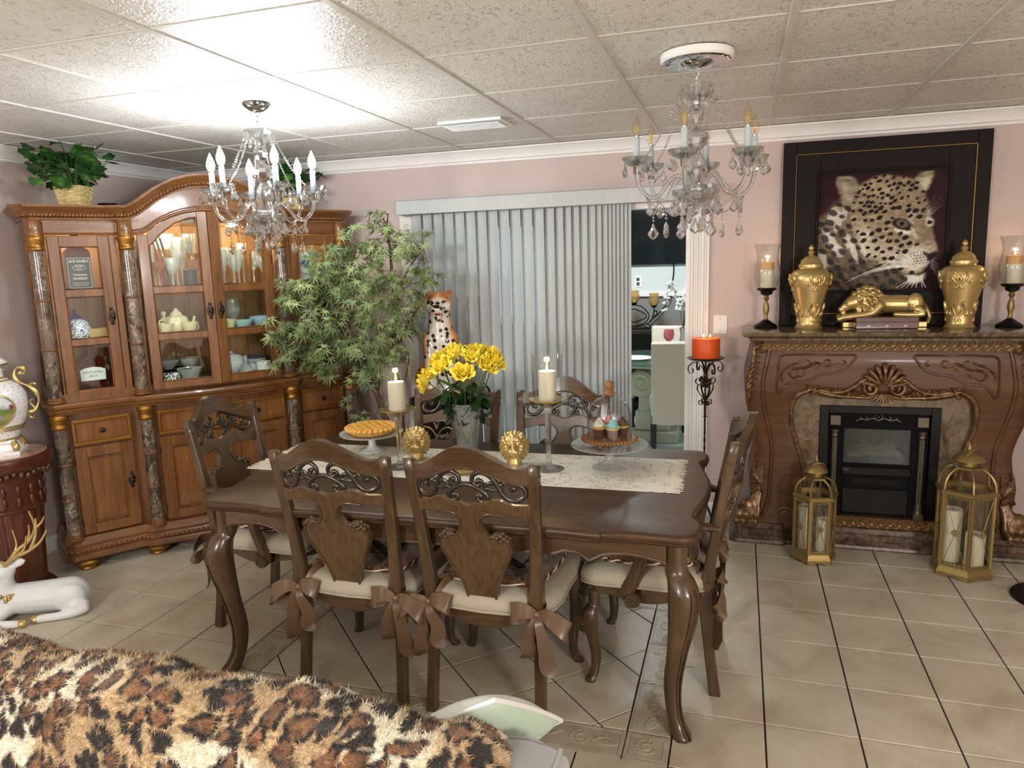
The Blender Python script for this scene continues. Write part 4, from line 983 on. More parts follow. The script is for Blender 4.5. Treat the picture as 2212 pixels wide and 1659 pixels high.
def chandelier(loc, th0, lit, label):
    c = thing('chandelier', label, 'chandelier', loc)
    base = math.atan2(-loc[1], -loc[0])          # toward the room's viewer side
    rnd = random.Random(3 if lit else 4)
    z0 = 0.0
    if not lit:
        me_ = MB().lathe([(.098, 0), (.127, 0), (.129, -.008), (.128, -.022), (.122, -.028), (.100, -.026), (.098, -.02)], 40); mo = me_.build('medallion_rim', M['whitegloss'], c)
        g = MB().lathe([(.001, -.018), (.05, -.020), (.055, -.030), (.066, -.032), (.080, -.028), (.100, -.034), (.116, -.028)], 72, lobes=18, amp=.03); g.build('medallion', M['chrome'], c, True, 60)
        z0 = -.018
    MB().lathe([(.001, -.034), (.012, -.034), (.03, -.028), (.05, -.014), (.058, -.004), (.060, 0)], 28, (0, 0, z0)).build('canopy', M['chrome'], c)
    ch = MB()
    for i in range(5):
        zc = z0-.042-.019*i; ax = i % 2
        ch.tube([(.0065*math.cos(a)*(1-ax), .0065*math.cos(a)*ax, zc+.0135*math.sin(a)) for a in np.linspace(0, 2*PI, 14)[:-1]], .0017, 5, True)
    ch.tube([(.003*math.sin(i), .003*math.cos(i), z0-.03-.105*i/12) for i in range(13)], .0012, 4)
    ch.build('chain', M['chrome'], c)
    bowl = [(.012, -.160), (.020, -.158), (.040, -.148), (.056, -.128), (.062, -.112), (.060, -.110), (.052, -.126), (.036, -.142), (.012, -.150)]
    MB().lathe(bowl, 40, lobes=10, amp=.035).build('top_bowl', M['crystal'], c, True, 25)
    MB().lathe([(.012, -.172), (.014, -.158), (.010, -.118)], 16).build('top_collar', M['chrome'], c)
    col = [(.010, -.172), (.022, -.186), (.030, -.204), (.024, -.224), (.013, -.236), (.018, -.250), (.040, -.272), (.046, -.290), (.038, -.310), (.018, -.326), (.014, -.334), (.022, -.346), (.036, -.372), (.040, -.400), (.030, -.430), (.018, -.448)]
    MB().lathe(col, 20, lobes=10, amp=.04).build('glass_column', M['crystal'], c, True, 25)
    MB().lathe([(.020, -.450), (.040, -.452), (.044, -.458), (.044, -.474), (.030, -.480), (.001, -.482)], 24).build('hub', M['chrome'], c)
    MB().lathe([(.014, -.520), (.030, -.518), (.058, -.506), (.078, -.484), (.084, -.470), (.081, -.468), (.072, -.484), (.052, -.500), (.014, -.510)], 48, lobes=12, amp=.03).build('lower_bowl', M['crystal'], c, True, 25)
    MB().lathe([(.001, -.560), (.008, -.552), (.014, -.540), (.008, -.526), (.012, -.518)], 14).build('finial', M['crystal'], c, True, 25)
    arm_ = smoothpts([(.032, 0, -.462), (.045, 0, -.428), (.075, 0, -.418), (.105, 0, -.445), (.135, 0, -.485), (.170, 0, -.492), (.205, 0, -.462), (.220, 0, -.415), (.220, 0, -.385)], 4)
    ame = MB().tube(arm_, .0075, 10).mesh('arm', True, 50)
    cup_me = MB().lathe([(.012, -.384), (.022, -.382), (.038, -.374), (.050, -.358), (.053, -.352), (.050, -.352), (.036, -.366), (.012, -.374)], 36, (.22, 0, 0), lobes=9, amp=.04).mesh('bobeche', True, 25)
    fer_me = MB().lathe([(.010, -.408), (.012, -.406), (.012, -.384), (.016, -.380)], 14, (.22, 0, 0)).mesh('ferrule', True, 50)
    slv_me = MB().lathe([(.0115, -.376), (.0115, -.285), (.009, -.282)], 14, (.22, 0, 0)).mesh('candle_sleeve', True, 50)
    bprof = [(.007, -.285), (.008, -.277), (.014, -.268), (.0175, -.254), (.0165, -.240), (.011, -.224), (.0055, -.211), (.0012, -.200)]
    blb_me = MB().lathe(bprof, 16, (.22, 0, 0)).mesh('bulb', True, 60)
    sock_me = MB().lathe([(.008, -.290), (.0088, -.284), (.0088, -.276), (.006, -.274)], 12, (.22, 0, 0)).mesh('socket', True, 50)
    fm = MB()
    for a in range(4): fm.tube([(.22+.0035*math.cos(a*PI/2), .0035*math.sin(a*PI/2), -.272), (.22+.005*math.cos(a*PI/2+.4), .005*math.sin(a*PI/2+.4), -.238)], .0011, 4)
    fil_me = fm.mesh('filament', True)
    sm = MB()
    for k in range(6):
        a = base+R(th0+60*k); Rz = TR((0, 0, 0), (0, 0, a)); ca, sa = math.cos(a), math.sin(a)
        ao = inst(ame, 'arm', c, Rz, M['crystal'])
        for me_, nm, mm in ((cup_me, 'bobeche', M['crystal']), (fer_me, 'ferrule', M['chrome']), (slv_me, 'candle_sleeve', M['sleeve']), (sock_me, 'socket', M['chrome']), (blb_me, 'bulb', M['bulblit'] if lit else M['bulbglass'])): inst(me_, nm, c, Rz, mm)
        if not lit: inst(fil_me, 'filament', c, Rz, M['filament'])
        for j in range(5):
            b = a+2*PI*j/5+.3; x, y = .22*ca+.050*math.cos(b), .22*sa+.050*math.sin(b); dz = -.004*rnd.random()
            inst(pend_me, 'crystal_drop', c, TR((x, y, -.372+dz), (R(rnd.uniform(-8, 8)), R(rnd.uniform(-6, 6)), b+rnd.uniform(-.8, .8))), M['crystal'])
            sm.sphere((x, y, -.364+dz), .0055, 6, 4)
        inst(pend_me, 'crystal_drop', c, TR((.17*ca, .17*sa, -.512), (0, 0, a+rnd.random())), M['crystal']); sm.sphere((.17*ca, .17*sa, -.504), .005, 6, 4)
        s1 = MB(); beads(s1, swag((.058*ca, .058*sa, -.125), (.205*ca, .205*sa, -.365), .03), .0048, .0115); s1.build('bead_strand', M['crystal'], c, True, 25)
        a2 = a+R(60); s2 = MB(); beads(s2, swag((.18*ca, .18*sa, -.495), (.18*math.cos(a2), .18*math.sin(a2), -.495), .05, 14), .0048, .0115); s2.build('bead_strand', M['crystal'], c, True, 25)
        am = a+R(30); x, y = .155*math.cos(am), .155*math.sin(am)
        s3 = MB(); beads(s3, [(x, y, -.548), (x, y, -.575)], .0048, .0115); s3.build('bead_strand', M['crystal'], c, True, 25)
        inst(pend_big, 'crystal_drop', c, TR((x, y, -.580), (0, 0, am+rnd.random()*2)), M['crystal'])
        xb, yb = .058*math.cos(am), .058*math.sin(am)
        inst(pend_me, 'crystal_drop', c, TR((xb, yb, -.128), (0, 0, am)), M['crystal'])
    for j in range(12):
        b = base+2*PI*j/12+.1; rr = .080; x, y = rr*math.cos(b), rr*math.sin(b)
        for q_ in range(2): sm.sphere((x, y, -.482-.011*q_), .0052, 6, 4)
        inst(pend_big, 'crystal_drop', c, TR((x, y, -.500), (R(rnd.uniform(-8, 8)), 0, b+rnd.uniform(-.6, .6))), M['crystal'])
        if j % 2: x, y = .045*math.cos(b), .045*math.sin(b); sm.sphere((x, y, -.520), .005, 6, 4); inst(pend_big, 'crystal_drop', c, TR((x, y, -.530-.03*(j % 4 == 1)), (0, 0, b)), M['crystal'])
    inst(pend_big, 'crystal_drop', c, TR((0, 0, -.565)), M['crystal'])
    so = sm.build('bead_links', M['crystal'], c, True, 25); so['kind'] = 'stuff'
    return c
chandelier((-2.02, 2.835, CEIL-.0062), 14, True, 'lit crystal chandelier with glowing candle bulbs hanging by the china cabinet')
chandelier((-.162, 2.807, CEIL-.0062), -10, False, 'unlit crystal chandelier with clear filament bulbs hanging from a round white ceiling medallion')
# ================================================================ fireplace with carved mantel
FX, FY = .727, 4.545
fp_ = thing('fireplace', 'carved dark wood fireplace surround with marble mantel, lion-paw legs and black electric insert', 'fireplace', (FX, FY, 0), R(.6))
M['fpwood'] = wood('carved cherry wood', (54, 33, 17), (92, 57, 28), (116, 75, 40), .42, 'x', .12)
M['fpcarve'] = mat('bronzed carving', (112, 82, 50), .36, .45, coat=.2)
t = NT(M['fpcarve']); t.base(t.ramp(t.noise(t.co(), 40, 3), [(.35, (76, 50, 28)), (.65, (134, 102, 64))]))
M['fpmarble'] = marble('emperador marble', (86, 71, 52), (116, 98, 74), (150, 132, 104), .16, 11)
M['fpbase'] = marble('aged marble plinth', (70, 54, 42), (112, 92, 74), (150, 132, 110), .3, 12)
M['fpshell'] = mat('gilded shell carving', (150, 118, 74), .36, .5); M['pewter'] = mat('dark pewter', (96, 90, 76), .4, .8)
def bomb(z): return float(np.interp(z, [0, .1, .2, .35, .5, .62, .75, .9, 1.05, 1.16], [-.345, -.355, -.345, -.335, -.330, -.332, -.350, -.375, -.375, -.350]))
# plinth
pl = [(-.757, 0), (-.757, -.375), (-.73, -.395), (-.47, -.395), (-.45, -.375), (.45, -.375), (.47, -.395), (.73, -.395), (.757, -.375), (.757, 0)]
mb = MB(); stack(mb, pl, [(0, 0), (-.004, .008), (0, .022), (.008, .028), (.004, .046), (.016, .054), (.014, .080), (.024, .088), (.026, .112), (.034, .116)]); mb.build('plinth', M['fpbase'], fp_, True, 35)
# front panel: outer contour is bombe, inner contour is the serpentine arch
oc = [(.655, 1.155), (.672, 1.06), (.690, .97), (.693, .90), (.682, .80), (.660, .70), (.634, .60), (.628, .54), (.640, .46), (.657, .38), (.650, .30), (.640, .22), (.640, .117)]
ic = [(0, .858), (.12, .852), (.22, .848), (.30, .862), (.345, .876), (.39, .862), (.425, .82), (.437, .76), (.432, .68), (.405, .58), (.375, .48), (.355, .38), (.345, .25), (.345, .117)]
oc_s, ic_s = smoothpts(oc, 4), smoothpts(ic, 4)
for sx_ in (-1, 1):
    NU = 14; rows = []
    # sweep matching parameters between the two contours, with the top edge first
    top = [(0, 1.155), (.22, 1.155), (.44, 1.155)]+list(oc_s)
    def resample(P, n):
        P = np.array(P); d = np.r_[0, np.cumsum(np.hypot(*np.diff(P, axis=0).T))]; u = np.linspace(0, d[-1], n); return np.stack([np.interp(u, d, P[:, 0]), np.interp(u, d, P[:, 1])], 1)
    n = 60; A = resample(top, n); B = resample(ic_s, n)
    vs = []; fs = []
    for i in range(n):
        for k in range(NU+1):
            x, z = A[i]*(1-k/NU)+B[i]*(k/NU); edge = min(1, min(k, NU-k)/1.5); vs.append((sx_*x, bomb(z)-.012*edge, z))
    for i in range(n-1):
        for k in range(NU): q_ = (i*(NU+1)+k, i*(NU+1)+k+1, (i+1)*(NU+1)+k+1, (i+1)*(NU+1)+k); fs.append(q_ if sx_ < 0 else q_[::-1])
    MB().add(vs, fs).build('front_panel', M['fpwood'], fp_, True, 60)
    sd = MB().grid(lambda u, v: (sx_*float(oc_s[int(round(u*(len(oc_s)-1)))][0]), bomb(oc_s[int(round(u*(len(oc_s)-1)))][1])*(1-v), oc_s[int(round(u*(len(oc_s)-1)))][1]), len(oc_s), 2); sd.build('side_panel', M['fpwood'], fp_, True, 60)
    rt_ = MB().grid(lambda u, v: (sx_*float(ic_s[int(round(u*(len(ic_s)-1)))][0]), bomb(ic_s[int(round(u*(len(ic_s)-1)))][1])+v*.06, ic_s[int(round(u*(len(ic_s)-1)))][1]), len(ic_s), 2); rt_.build('arch_reveal', M['fpwood'], fp_, True, 60)
    b = MB(); b.tube([(sx_*(p[0]+.010), bomb(p[1])-.006, p[1]+.008) for p in ic_s], .013, 8); b.build('arch_moulding', M['fpcarve'], fp_, True, 60)
    ln = smoothpts([(.560, 1.150), (.585, 1.02), (.600, .92), (.592, .80), (.565, .68), (.545, .58), (.540, .48), (.548, .38), (.548, .30), (.560, .22), (.585, .15)], 4)
    b = MB(); b.tube([(sx_*p[0], bomb(p[1])-.012, p[1]) for p in ln], .011, 8); b.build('leg_moulding', M['fpwood'], fp_, True, 60)
    # sunk panel outline and rinceau scroll in the spandrel
    pn = [(.035, 1.080), (.16, 1.082), (.30, 1.085), (.42, 1.082), (.50, 1.070), (.515, .98), (.520, .90), (.505, .865), (.47, .90), (.43, .93), (.37, .935), (.31, .945), (.25, .975), (.16, .985), (.09, 1.01), (.06, 1.04)]
    pn = [(.14+ (x-.035)*.80, z) for x, z in pn]
    b = MB(); b.tube([(sx_*x, bomb(z)-.014, z) for x, z in smoothpts(pn, 4, True)], .006, 6, True); b.build('panel_moulding', M['fpwood'], fp_, True, 60)
    rc = MB()
    def rv(pts, r0=.007): P = smoothpts(pts, 5); n_ = len(P); rc.tube([(sx_*x, bomb(z)-.014, z) for x, z in P], [r0*(.35+.8*math.sin(PI*(i+.5)/n_)) for i in range(n_)], 6)
    rv([(.22, 1.04), (.255, 1.03), (.28, 1.022), (.305, 1.030), (.330, 1.040), (.355, 1.030), (.385, 1.012), (.42, 1.008), (.455, 1.000), (.465, .975), (.445, .955), (.425, .965), (.430, .985)]); rv([(.30, 1.030), (.29, 1.050), (.275, 1.055), (.262, 1.045), (.272, 1.035)], .005)
    rv([(.36, 1.03), (.37, 1.052), (.40, 1.050), (.43, 1.035), (.46, 1.025), (.50, .99), (.505, .95), (.49, .92)], .006); rv([(.40, 1.010), (.39, .985), (.405, .965), (.425, .965)], .005); rv([(.22, 1.04), (.20, 1.030), (.19, 1.045), (.205, 1.055)], .005); rv([(.33, 1.04), (.325, 1.015), (.345, 1.0)], .005)
    rc.build('scroll_carving', M['fpcarve'], fp_, True, 60)
    # acanthus on the shoulder and on the knee
    ac = MB()
    for i in range(10):
        z = 1.12-.030*i; xo = float(np.interp(z, [p[1] for p in reversed(oc)], [p[0] for p in reversed(oc)])); w_ = .052*math.sin(PI*(i+1.6)/12)+.012
        P = smoothpts([(xo-.010, z-.05), (xo-.004-w_*.25, z-.018), (xo-w_*.7, z+.010), (xo-w_, z+.004)], 4); n_ = len(P)
        ac.tube([(sx_*x, bomb(zz)-.016-.006*math.sin(PI*k/n_), zz) for k, (x, zz) in enumerate(P)], [.0105*(1-.5*k/n_) for k in range(n_)], 6)
    ac.tube([(sx_*(.610+p[0]), bomb(1.12)-.02, 1.118+p[1]) for p in spiral(0, 0, .030, .004, PI, PI+9, 30)], .006, 6)
    ac.build('shoulder_leaf', M['fpcarve'], fp_, True, 60)
    ac = MB(); sp_c = (.615, .305)
    ac.tube([(sx_*(sp_c[0]+p[0]), bomb(.3)-.024, sp_c[1]+p[1]) for p in spiral(0, 0, .034, .004, 0, 10, 34)], .0065, 6); ac.lathe([(.001, 0), (.034, 0), (.030, .010), (.001, .014)], 16, M=Matrix.Translation((sx_*sp_c[0], bomb(.3)-.012, sp_c[1])) @ Matrix.Rotation(PI/2, 4, 'X'))
    for i in range(7):
        f = i/6; P = smoothpts([(.60+.02*f, .345+.012*i), (.622+.018*math.sin(f*2), .370+.010*i), (.648-.020*f, .372+.016*i)], 4); n_ = len(P)
        ac.tube([(sx_*x, bomb(z)-.016, z) for x, z in P], [.009*(1-.4*k/n_) for k in range(n_)], 6)
        P = smoothpts([(.60+.02*f, .345+.012*i), (.585, .362+.013*i), (.580+.012*f, .360+.016*i)], 4); n_ = len(P); ac.tube([(sx_*x, bomb(z)-.016, z) for x, z in P], [.008*(1-.4*k/n_) for k in range(n_)], 6)
    ac.build('knee_leaf', M['fpcarve'], fp_, True, 60)
    pw = MB()
    for j, xo in enumerate((.725, .690, .655, .620)):
        P = smoothpts([(.615-.008*j, -.352, .30), (.628-.004*j+(xo-.66)*.3, -.368, .24), (xo-.012, -.390, .17), (xo, -.412, .145), (xo+.002, -.420, .135)], 4); n_ = len(P)
        pw.tube([(sx_*x, y, z) for x, y, z in P], [.014+.007*k/n_ for k in range(n_)], 8); pw.sphere((sx_*xo, -.420, .140), .021, 10, 8, (.85, 1, 1)); pw.sphere((sx_*xo, -.428, .122), .014, 8, 6, (.8, 1, .8))
    pw.sphere((sx_*.665, -.365, .19), .055, 12, 8, (1.1, .7, 1.3)); remeshed('paw', pw, .0055, 3, M['fpcarve'], fp_)
    vl = MB(); vl.tube([(sx_*(.455+p[0]), -.352, .168+p[1]) for p in spiral(0, 0, .050, .006, -1.2, 10.5, 40)], .009, 7); vl.tube([(sx_*x, -.352, z) for x, z in smoothpts([(.47, .120), (.41, .135), (.385, .17), (.375, .215), (.365, .225)], 4)], .010, 7); vl.lathe([(.001, 0), (.05, 0), (.046, .012), (.001, .018)], 18, M=Matrix.Translation((sx_*.455, -.335, .168)) @ Matrix.Rotation(PI/2, 4, 'X')); vl.build('base_scroll', M['fpcarve'], fp_, True, 60)
    MB().box(min(sx_*.345, sx_*.60), max(sx_*.345, sx_*.60), -.335, -.31, .116, .20, .003).build('base_block', M['fpwood'], fp_, True, 30)
# centre shell with volutes
sh = MB()
for i in range(9):
    a = R(90-76+19*i); r_ = .125-.018*abs(i-4)/4
    sh.tube([(.018*math.cos(a), -.402, .915+.018*math.sin(a)), (.5*r_*math.cos(a), -.418, .915+.5*r_*math.sin(a)), (.9*r_*math.cos(a), -.412, .915+.9*r_*math.sin(a)), (r_*math.cos(a), -.398, .915+r_*math.sin(a))], [.005, .010, .014, .010], 7)
for i in range(7):
    a = R(270-54+18*i); sh.tube([(.01*math.cos(a), -.402, .885+.01*math.sin(a)), (.055*math.cos(a), -.404, .885+.055*math.sin(a))], [.004, .008], 6)
for sx_ in (-1, 1):
    sh.tube([(sx_*(.060+p[0]), -.408, .908+p[1]) for p in spiral(0, 0, .046, .006, 2.4, -7.5, 36)], .011, 7)
    sh.tube([(sx_*x, bomb(z)-.026, z) for x, z in smoothpts([(.055, .955), (.10, .950), (.14, .915), (.20, .885), (.26, .882), (.31, .892), (.345, .878)], 5)], [.013-.005*k/30 for k in range(31)], 7)
    sh.tube([(sx_*x, bomb(z)-.022, z) for x, z in smoothpts([(.02, .872), (.08, .855), (.14, .858), (.22, .862), (.30, .878), (.35, .895), (.372, .885)], 5)], .010, 7)
    for i in range(7):
        x0 = .115+.024*i; z0_ = .866+.003*i; sh.tube([(sx_*x, bomb(z)-.024, z) for x, z in smoothpts([(x0, z0_), (x0+.020, z0_+.016), (x0+.030, z0_+.034-.0035*i)], 4)], .0085, 6)
    sh.tube([(sx_*(.352+p[0]), -.392, .868+p[1]) for p in spiral(0, 0, .020, .003, 0, 8, 24)], .005, 6)
    for i in range(4): sh.tube([(sx_*x, -.390, z) for x, z in smoothpts([(.345, .880), (.345+.012*(i-1.5), .905), (.345+.022*(i-1.5), .918)], 3)], .006, 6)
sh.build('shell_crest', M['fpcarve'], fp_, True, 60)
# frieze and hearth bands of small shells
sm_ = MB(); 
for i in range(5): a = R(90-64+32*i); sm_.tube([(.002*math.cos(a), 0, .002*math.sin(a)), (.019*math.cos(a), -.006, .019*math.sin(a)), (.023*math.cos(a), -.001, .023*math.sin(a))], [.002, .0048, .003], 5)
sm_.tube([(p[0]-.012, -.002, p[1]-.008) for p in spiral(0, 0, .009, .002, 0, 7, 16)], .0028, 5); sm_.tube([(-p[0]+.012, -.002, p[1]-.008) for p in spiral(0, 0, .009, .002, 0, 7, 16)], .0028, 5)
shell_me = sm_.mesh('shell_ornament', True, 60)
MB().box(-.60, .60, bomb(1.13)-.020, -.30, 1.100, 1.156, .002).build('frieze_band', M['fpwood'], fp_, True, 30)
for i in range(26): inst(shell_me, 'shell_ornament', fp_, TR((-.585+1.17*i/25, bomb(1.13)-.022, 1.122), (0, 0, 0), (1.15, 1.3, 1.3)), M['fpshell'])
MB().box(-.345, .345, -.335, -.29, .116, .176, .003).build('hearth_band', M['fpwood'], fp_, True, 30)
for i in range(15): inst(shell_me, 'shell_ornament', fp_, TR((-.325+.65*i/14, -.337, .140), (0, 0, 0), (1.15, 1.3, 1.3)), M['fpshell'])
# mantel slab
mp_ = [(-.665, 0), (-.665, -.385), (.665, -.385), (.665, 0)]
MB().sweep([(-.05, 1.155), (.004, 1.155), (.010, 1.160), (.012, 1.170), (.022, 1.176), (.036, 1.180), (.046, 1.186), (.050, 1.196), (.046, 1.204), (.038, 1.206), (-.2, 1.206)], mp_).box(-.60, .60, -.36, .0, 1.16, 1.2055).build('mantel_shelf', M['fpmarble'], fp_, True, 30, True)
# marble slips round the opening
for x0, x1, z0, z1 in ((-.46, -.296, .116, .90), (.296, .46, .116, .90), (-.296, .296, .796, .90)): MB().box(x0, x1, -.318, -.29, z0, z1, .001).build('marble_slip', M['fpmarble'], fp_, False)
# ---- black electric insert
ib = MB(); ib.box(-.296, -.25, -.325, -.02, .176, .796, .002).box(.25, .296, -.325, -.02, .176, .796, .002).box(-.25, .25, -.325, -.02, .756, .796, .002).box(-.25, .25, -.03, -.02, .176, .756); io = ib.build('insert_surround', M['black'], fp_, True, 30)
g = MB().box(-.25, .25, -.30, -.27, .665, .757, .003).box(-.25, -.165, -.30, -.27, .176, .665, .003).box(.165, .25, -.30, -.27, .176, .665, .003).box(-.165, .165, -.30, -.27, .42, .47, .003).box(-.165, .165, -.30, -.27, .176, .41, .003)
fo = g.build('insert_face', M['blackmat'], fp_, True, 30)
l = MB()
for i in range(5): l.box(-.12, .12, -.304, -.298, .375+.007*i-.02, .379+.007*i-.02)
l.build('louvers', M['black'], fo, False)['kind'] = 'stuff'
MB().box(-.17, .17, -.315, -.30, .410, .455, .003).box(-.165, .165, -.306, -.30, .19, .33, .003).build('control_strip', M['black'], fo, True, 30)
MB().box(-.168, -.134, -.3165, -.315, .437, .442).build('name_plate', M['pewter'], fo, False)
MB().box(-.168, .168, -.292, -.288, .47, .665).build('firebox_glass', M['pane'], fo, False)
MB().box(-.165, .165, -.06, -.05, .47, .665).build('firebox_back', M['blackmat'], fo, False)
M['log'] = wood('charred log', (30, 24, 18), (70, 58, 44), (110, 96, 78), .8, 'x', 0)
for x0, y0, x1, y1, z in ((-.14, -.20, .10, -.16, .495), (-.06, -.13, .15, -.18, .50), (-.10, -.22, .0, -.10, .53), (.02, -.22, .13, -.12, .535)): MB().tube([(x0, y0, z), ((x0+x1)/2, (y0+y1)/2+.01, z+.01), (x1, y1, z)], [.022, .026, .02], 8).build('log', M['log'], fo)
oc2 = MB()
for sx_ in (-1, 1):
    for pts in ([(0, 0), (.03, .012), (.055, .002), (.085, .006), (.11, -.004)], [(.01, .004), (.022, .024), (.012, .034)], [(.05, .004), (.062, .018), (.052, .022)], [(.08, .004), (.092, .014), (.084, .018)]): oc2.tube([(sx_*x, -.304, .715+z) for x, z in smoothpts(pts, 4)], .0032, 5)
oc2.sphere((0, -.304, .735), .008, 8, 6); oc2.build('insert_ornament', M['pewter'], fo, True, 60)
for sx_ in (-1, 1):
    x = sx_*.215; cb = MB(); cb.lathe([(.014, .27), (.014, .62)], 32, (x, -.312, 0), lobes=10, amp=.10); cb.lathe([(.024, .205), (.024, .215), (.018, .225), (.022, .24), (.016, .262), (.016, .27)], 20, (x, -.312, 0)); cb.lathe([(.014, .62), (.020, .63), (.016, .64), (.022, .655), (.022, .665)], 20, (x, -.312, 0))
    cb.build('insert_column', M['pewter'], fo, True, 50); MB().box(x-.028, x+.028, -.318, -.298, .685, .742, .003).build('insert_block', M['pewter'], fo); MB().box(x-.026, x+.026, -.335, -.298, .176, .208, .003).build('insert_block', M['pewter'], fo)
# ---- framed painting leaning on the mantel
pf = thing('framed_painting', 'large dark framed painting of a leopard head above the mantel', 'painting', (.734, 4.510, 1.2066)); pf.rotation_euler = (R(-1.4), 0, 0)
M['frame'] = mat('espresso frame', (20, 15, 12), .6, spec=.25); NT(M['frame']).bump(NT(M['frame']).noise(NT(M['frame']).co(), 60, 3), .05, .002)
M['frameline'] = mat('gilt frame line', (150, 116, 56), .4, .7)
W2, Hh = .513, 1.025
def ringframe(mb, x, z0, z1, w, y0, y1, b=.003):
    mb.box(-x, -x+w, y0, y1, z0, z1, b).box(x-w, x, y0, y1, z0, z1, b).box(-x+w, x-w, y0, y1, z0, z0+w, b).box(-x+w, x-w, y0, y1, z1-w, z1, b); return mb
ringframe(MB(), W2, 0, Hh, .068, -.022, .012).build('outer_frame', M['frame'], pf, True, 30)
ringframe(MB(), W2-.066, .066, Hh-.066, .006, -.018, .010, .002).build('gilt_line', M['frameline'], pf, True, 30)
ringframe(MB(), W2-.072, .072, Hh-.072, .125, -.012, .010, .002).build('inner_frame', M['frame'], pf, True, 30)
ringframe(MB(), .333, .186, .856, .014, -.026, -.008, .004).build('slip_frame', M['frame'], pf, True, 30)
# canvas: painted on a fine grid (u right, v up, 0..1)
NX, NY = 300, 300
U, V = np.meshgrid((np.arange(NX)+.5)/NX, (np.arange(NY)+.5)/NY)
def vn(scale, seed, sx=1.0, sy=1.0):
    r_ = np.random.RandomState(seed); n = int(max(scale*sx, scale*sy))+3; g_ = r_.rand(n, n); x, y = U*scale*sx, V*scale*sy; xi, yi = x.astype(int), y.astype(int); fx, fy_ = x-xi, y-yi; fx = fx*fx*(3-2*fx); fy_ = fy_*fy_*(3-2*fy_)
    return (g_[yi, xi]*(1-fx)+g_[yi, xi+1]*fx)*(1-fy_)+(g_[yi+1, xi]*(1-fx)+g_[yi+1, xi+1]*fx)*fy_
def fbm(s, seed, sx=1, sy=1): return sum(vn(s*2**k, seed+k, sx, sy)/2**k for k in range(4))/1.875
C_ = lambda r, g_, b: np.array([r, g_, b], float)
img = np.zeros((NY, NX, 3))
n1, n2, n3 = fbm(6, 1), fbm(22, 9), fbm(60, 20)
img[:] = (C_(48, 24, 30)[None, None]*(.6+.8*n1[..., None]))
def poly_mask(P, soft=.012, wob=.02):
    P = np.array(smoothpts(P, 6, True)); x, y = U+wob*(n2-.5), V+wob*(fbm(24, 50)-.5); ins = np.zeros(U.shape, bool); d2 = np.full(U.shape, 9.)
    for i in range(len(P)):
        (x0, y0), (x1, y1) = P[i-1], P[i]; c = ((y0 > y) != (y1 > y)) & (x < (x1-x0)*(y-y0)/((y1-y0) or 1e-9)+x0); ins ^= c
        tt = np.clip(((x-x0)*(x1-x0)+(y-y0)*(y1-y0))/max(1e-9, (x1-x0)**2+(y1-y0)**2), 0, 1); d2 = np.minimum(d2, (x-x0-tt*(x1-x0))**2+(y-y0-tt*(y1-y0))**2)
    s = np.sqrt(d2)*np.where(ins, 1, -1); return np.clip(s/soft*.5+.5, 0, 1)
def paint(mask, col): img[:] = img*(1-mask[..., None])+np.clip(col, 0, 255)*mask[..., None]
def fur(c0, c1, seed): k = fbm(40, seed, .6, 1.2)[..., None]; return c0[None, None]*(1-k)+c1[None, None]*k
neck = poly_mask([(-.05, .55), (.06, .66), (.14, .76), (.30, .78), (.42, .60), (.55, .35), (.70, .14), (.62, -.05), (-.05, -.05)], .02)
paint(neck, fur(C_(70, 58, 46), C_(168, 148, 116), 31)); paint(neck*np.clip(.45-V, 0, 1)*1.1, C_(54, 48, 44))
for q_ in ((.12, .64, .05, .10, -.4), (.17, .60, .035, .12, -.3), (.10, .44, .05, .12, .5), (.16, .36, .05, .10, .6), (.25, .42, .04, .10, .4), (.05, .26, .05, .09, .4), (.30, .33, .03, .12, .3), (.22, .66, .02, .08, -.2)):
    c, s = math.cos(q_[4]), math.sin(q_[4]); dx, dy = U-q_[0], V-q_[1]; paint(np.clip(1.6-((dx*c+dy*s)**2/q_[2]**2+(-dx*s+dy*c)**2/q_[3]**2)*1.6+(n3-.5)*1.4, 0, 1)*.85, C_(226, 222, 208))
earL = poly_mask([(.13, .96), (.20, .985), (.27, .96), (.33, .88), (.37, .78), (.30, .70), (.22, .70), (.17, .80)], .014); paint(earL, fur(C_(84, 74, 60), C_(198, 184, 156), 41)); paint(poly_mask([(.18, .92), (.24, .90), (.28, .82), (.28, .74), (.23, .73), (.20, .82)], .02)*.8, fur(C_(120, 112, 98), C_(232, 226, 210), 43))
earR = poly_mask([(.74, .90), (.80, .98), (.87, 1.0), (.885, .93), (.84, .82), (.78, .80)], .014); paint(earR, fur(C_(110, 100, 76), C_(206, 192, 150), 44)); paint(poly_mask([(.79, .90), (.84, .93), (.865, .90), (.84, .83), (.80, .82)], .02)*.7, C_(228, 220, 196))
head = poly_mask([(.30, .84), (.36, .92), (.48, .965), (.62, .95), (.74, .91), (.82, .82), (.86, .70), (.885, .58), (.90, .48), (.935, .38), (.955, .31), (.93, .25), (.885, .21), (.84, .135), (.77, .10), (.70, .13), (.62, .19), (.52, .23), (.40, .28), (.32, .40), (.27, .56), (.27, .72)], .014)
paint(head, fur(C_(118, 102, 78), C_(206, 190, 156), 51)); shade = np.clip((U-.55)*1.3, 0, .45)*np.clip((V-.3)*2, 0, 1); paint(head*shade, C_(84, 70, 56))
paint(head*poly_mask([(.30, .50), (.36, .38), (.50, .27), (.66, .22), (.80, .24), (.84, .30), (.70, .33), (.55, .36), (.44, .44), (.36, .56)], .05)*.75, fur(C_(196, 186, 162), C_(240, 234, 216), 55))
paint(poly_mask([(.36, .48), (.34, .36), (.40, .26), (.42, .30), (.38, .40), (.40, .50)], .02)*.8, C_(236, 232, 220))
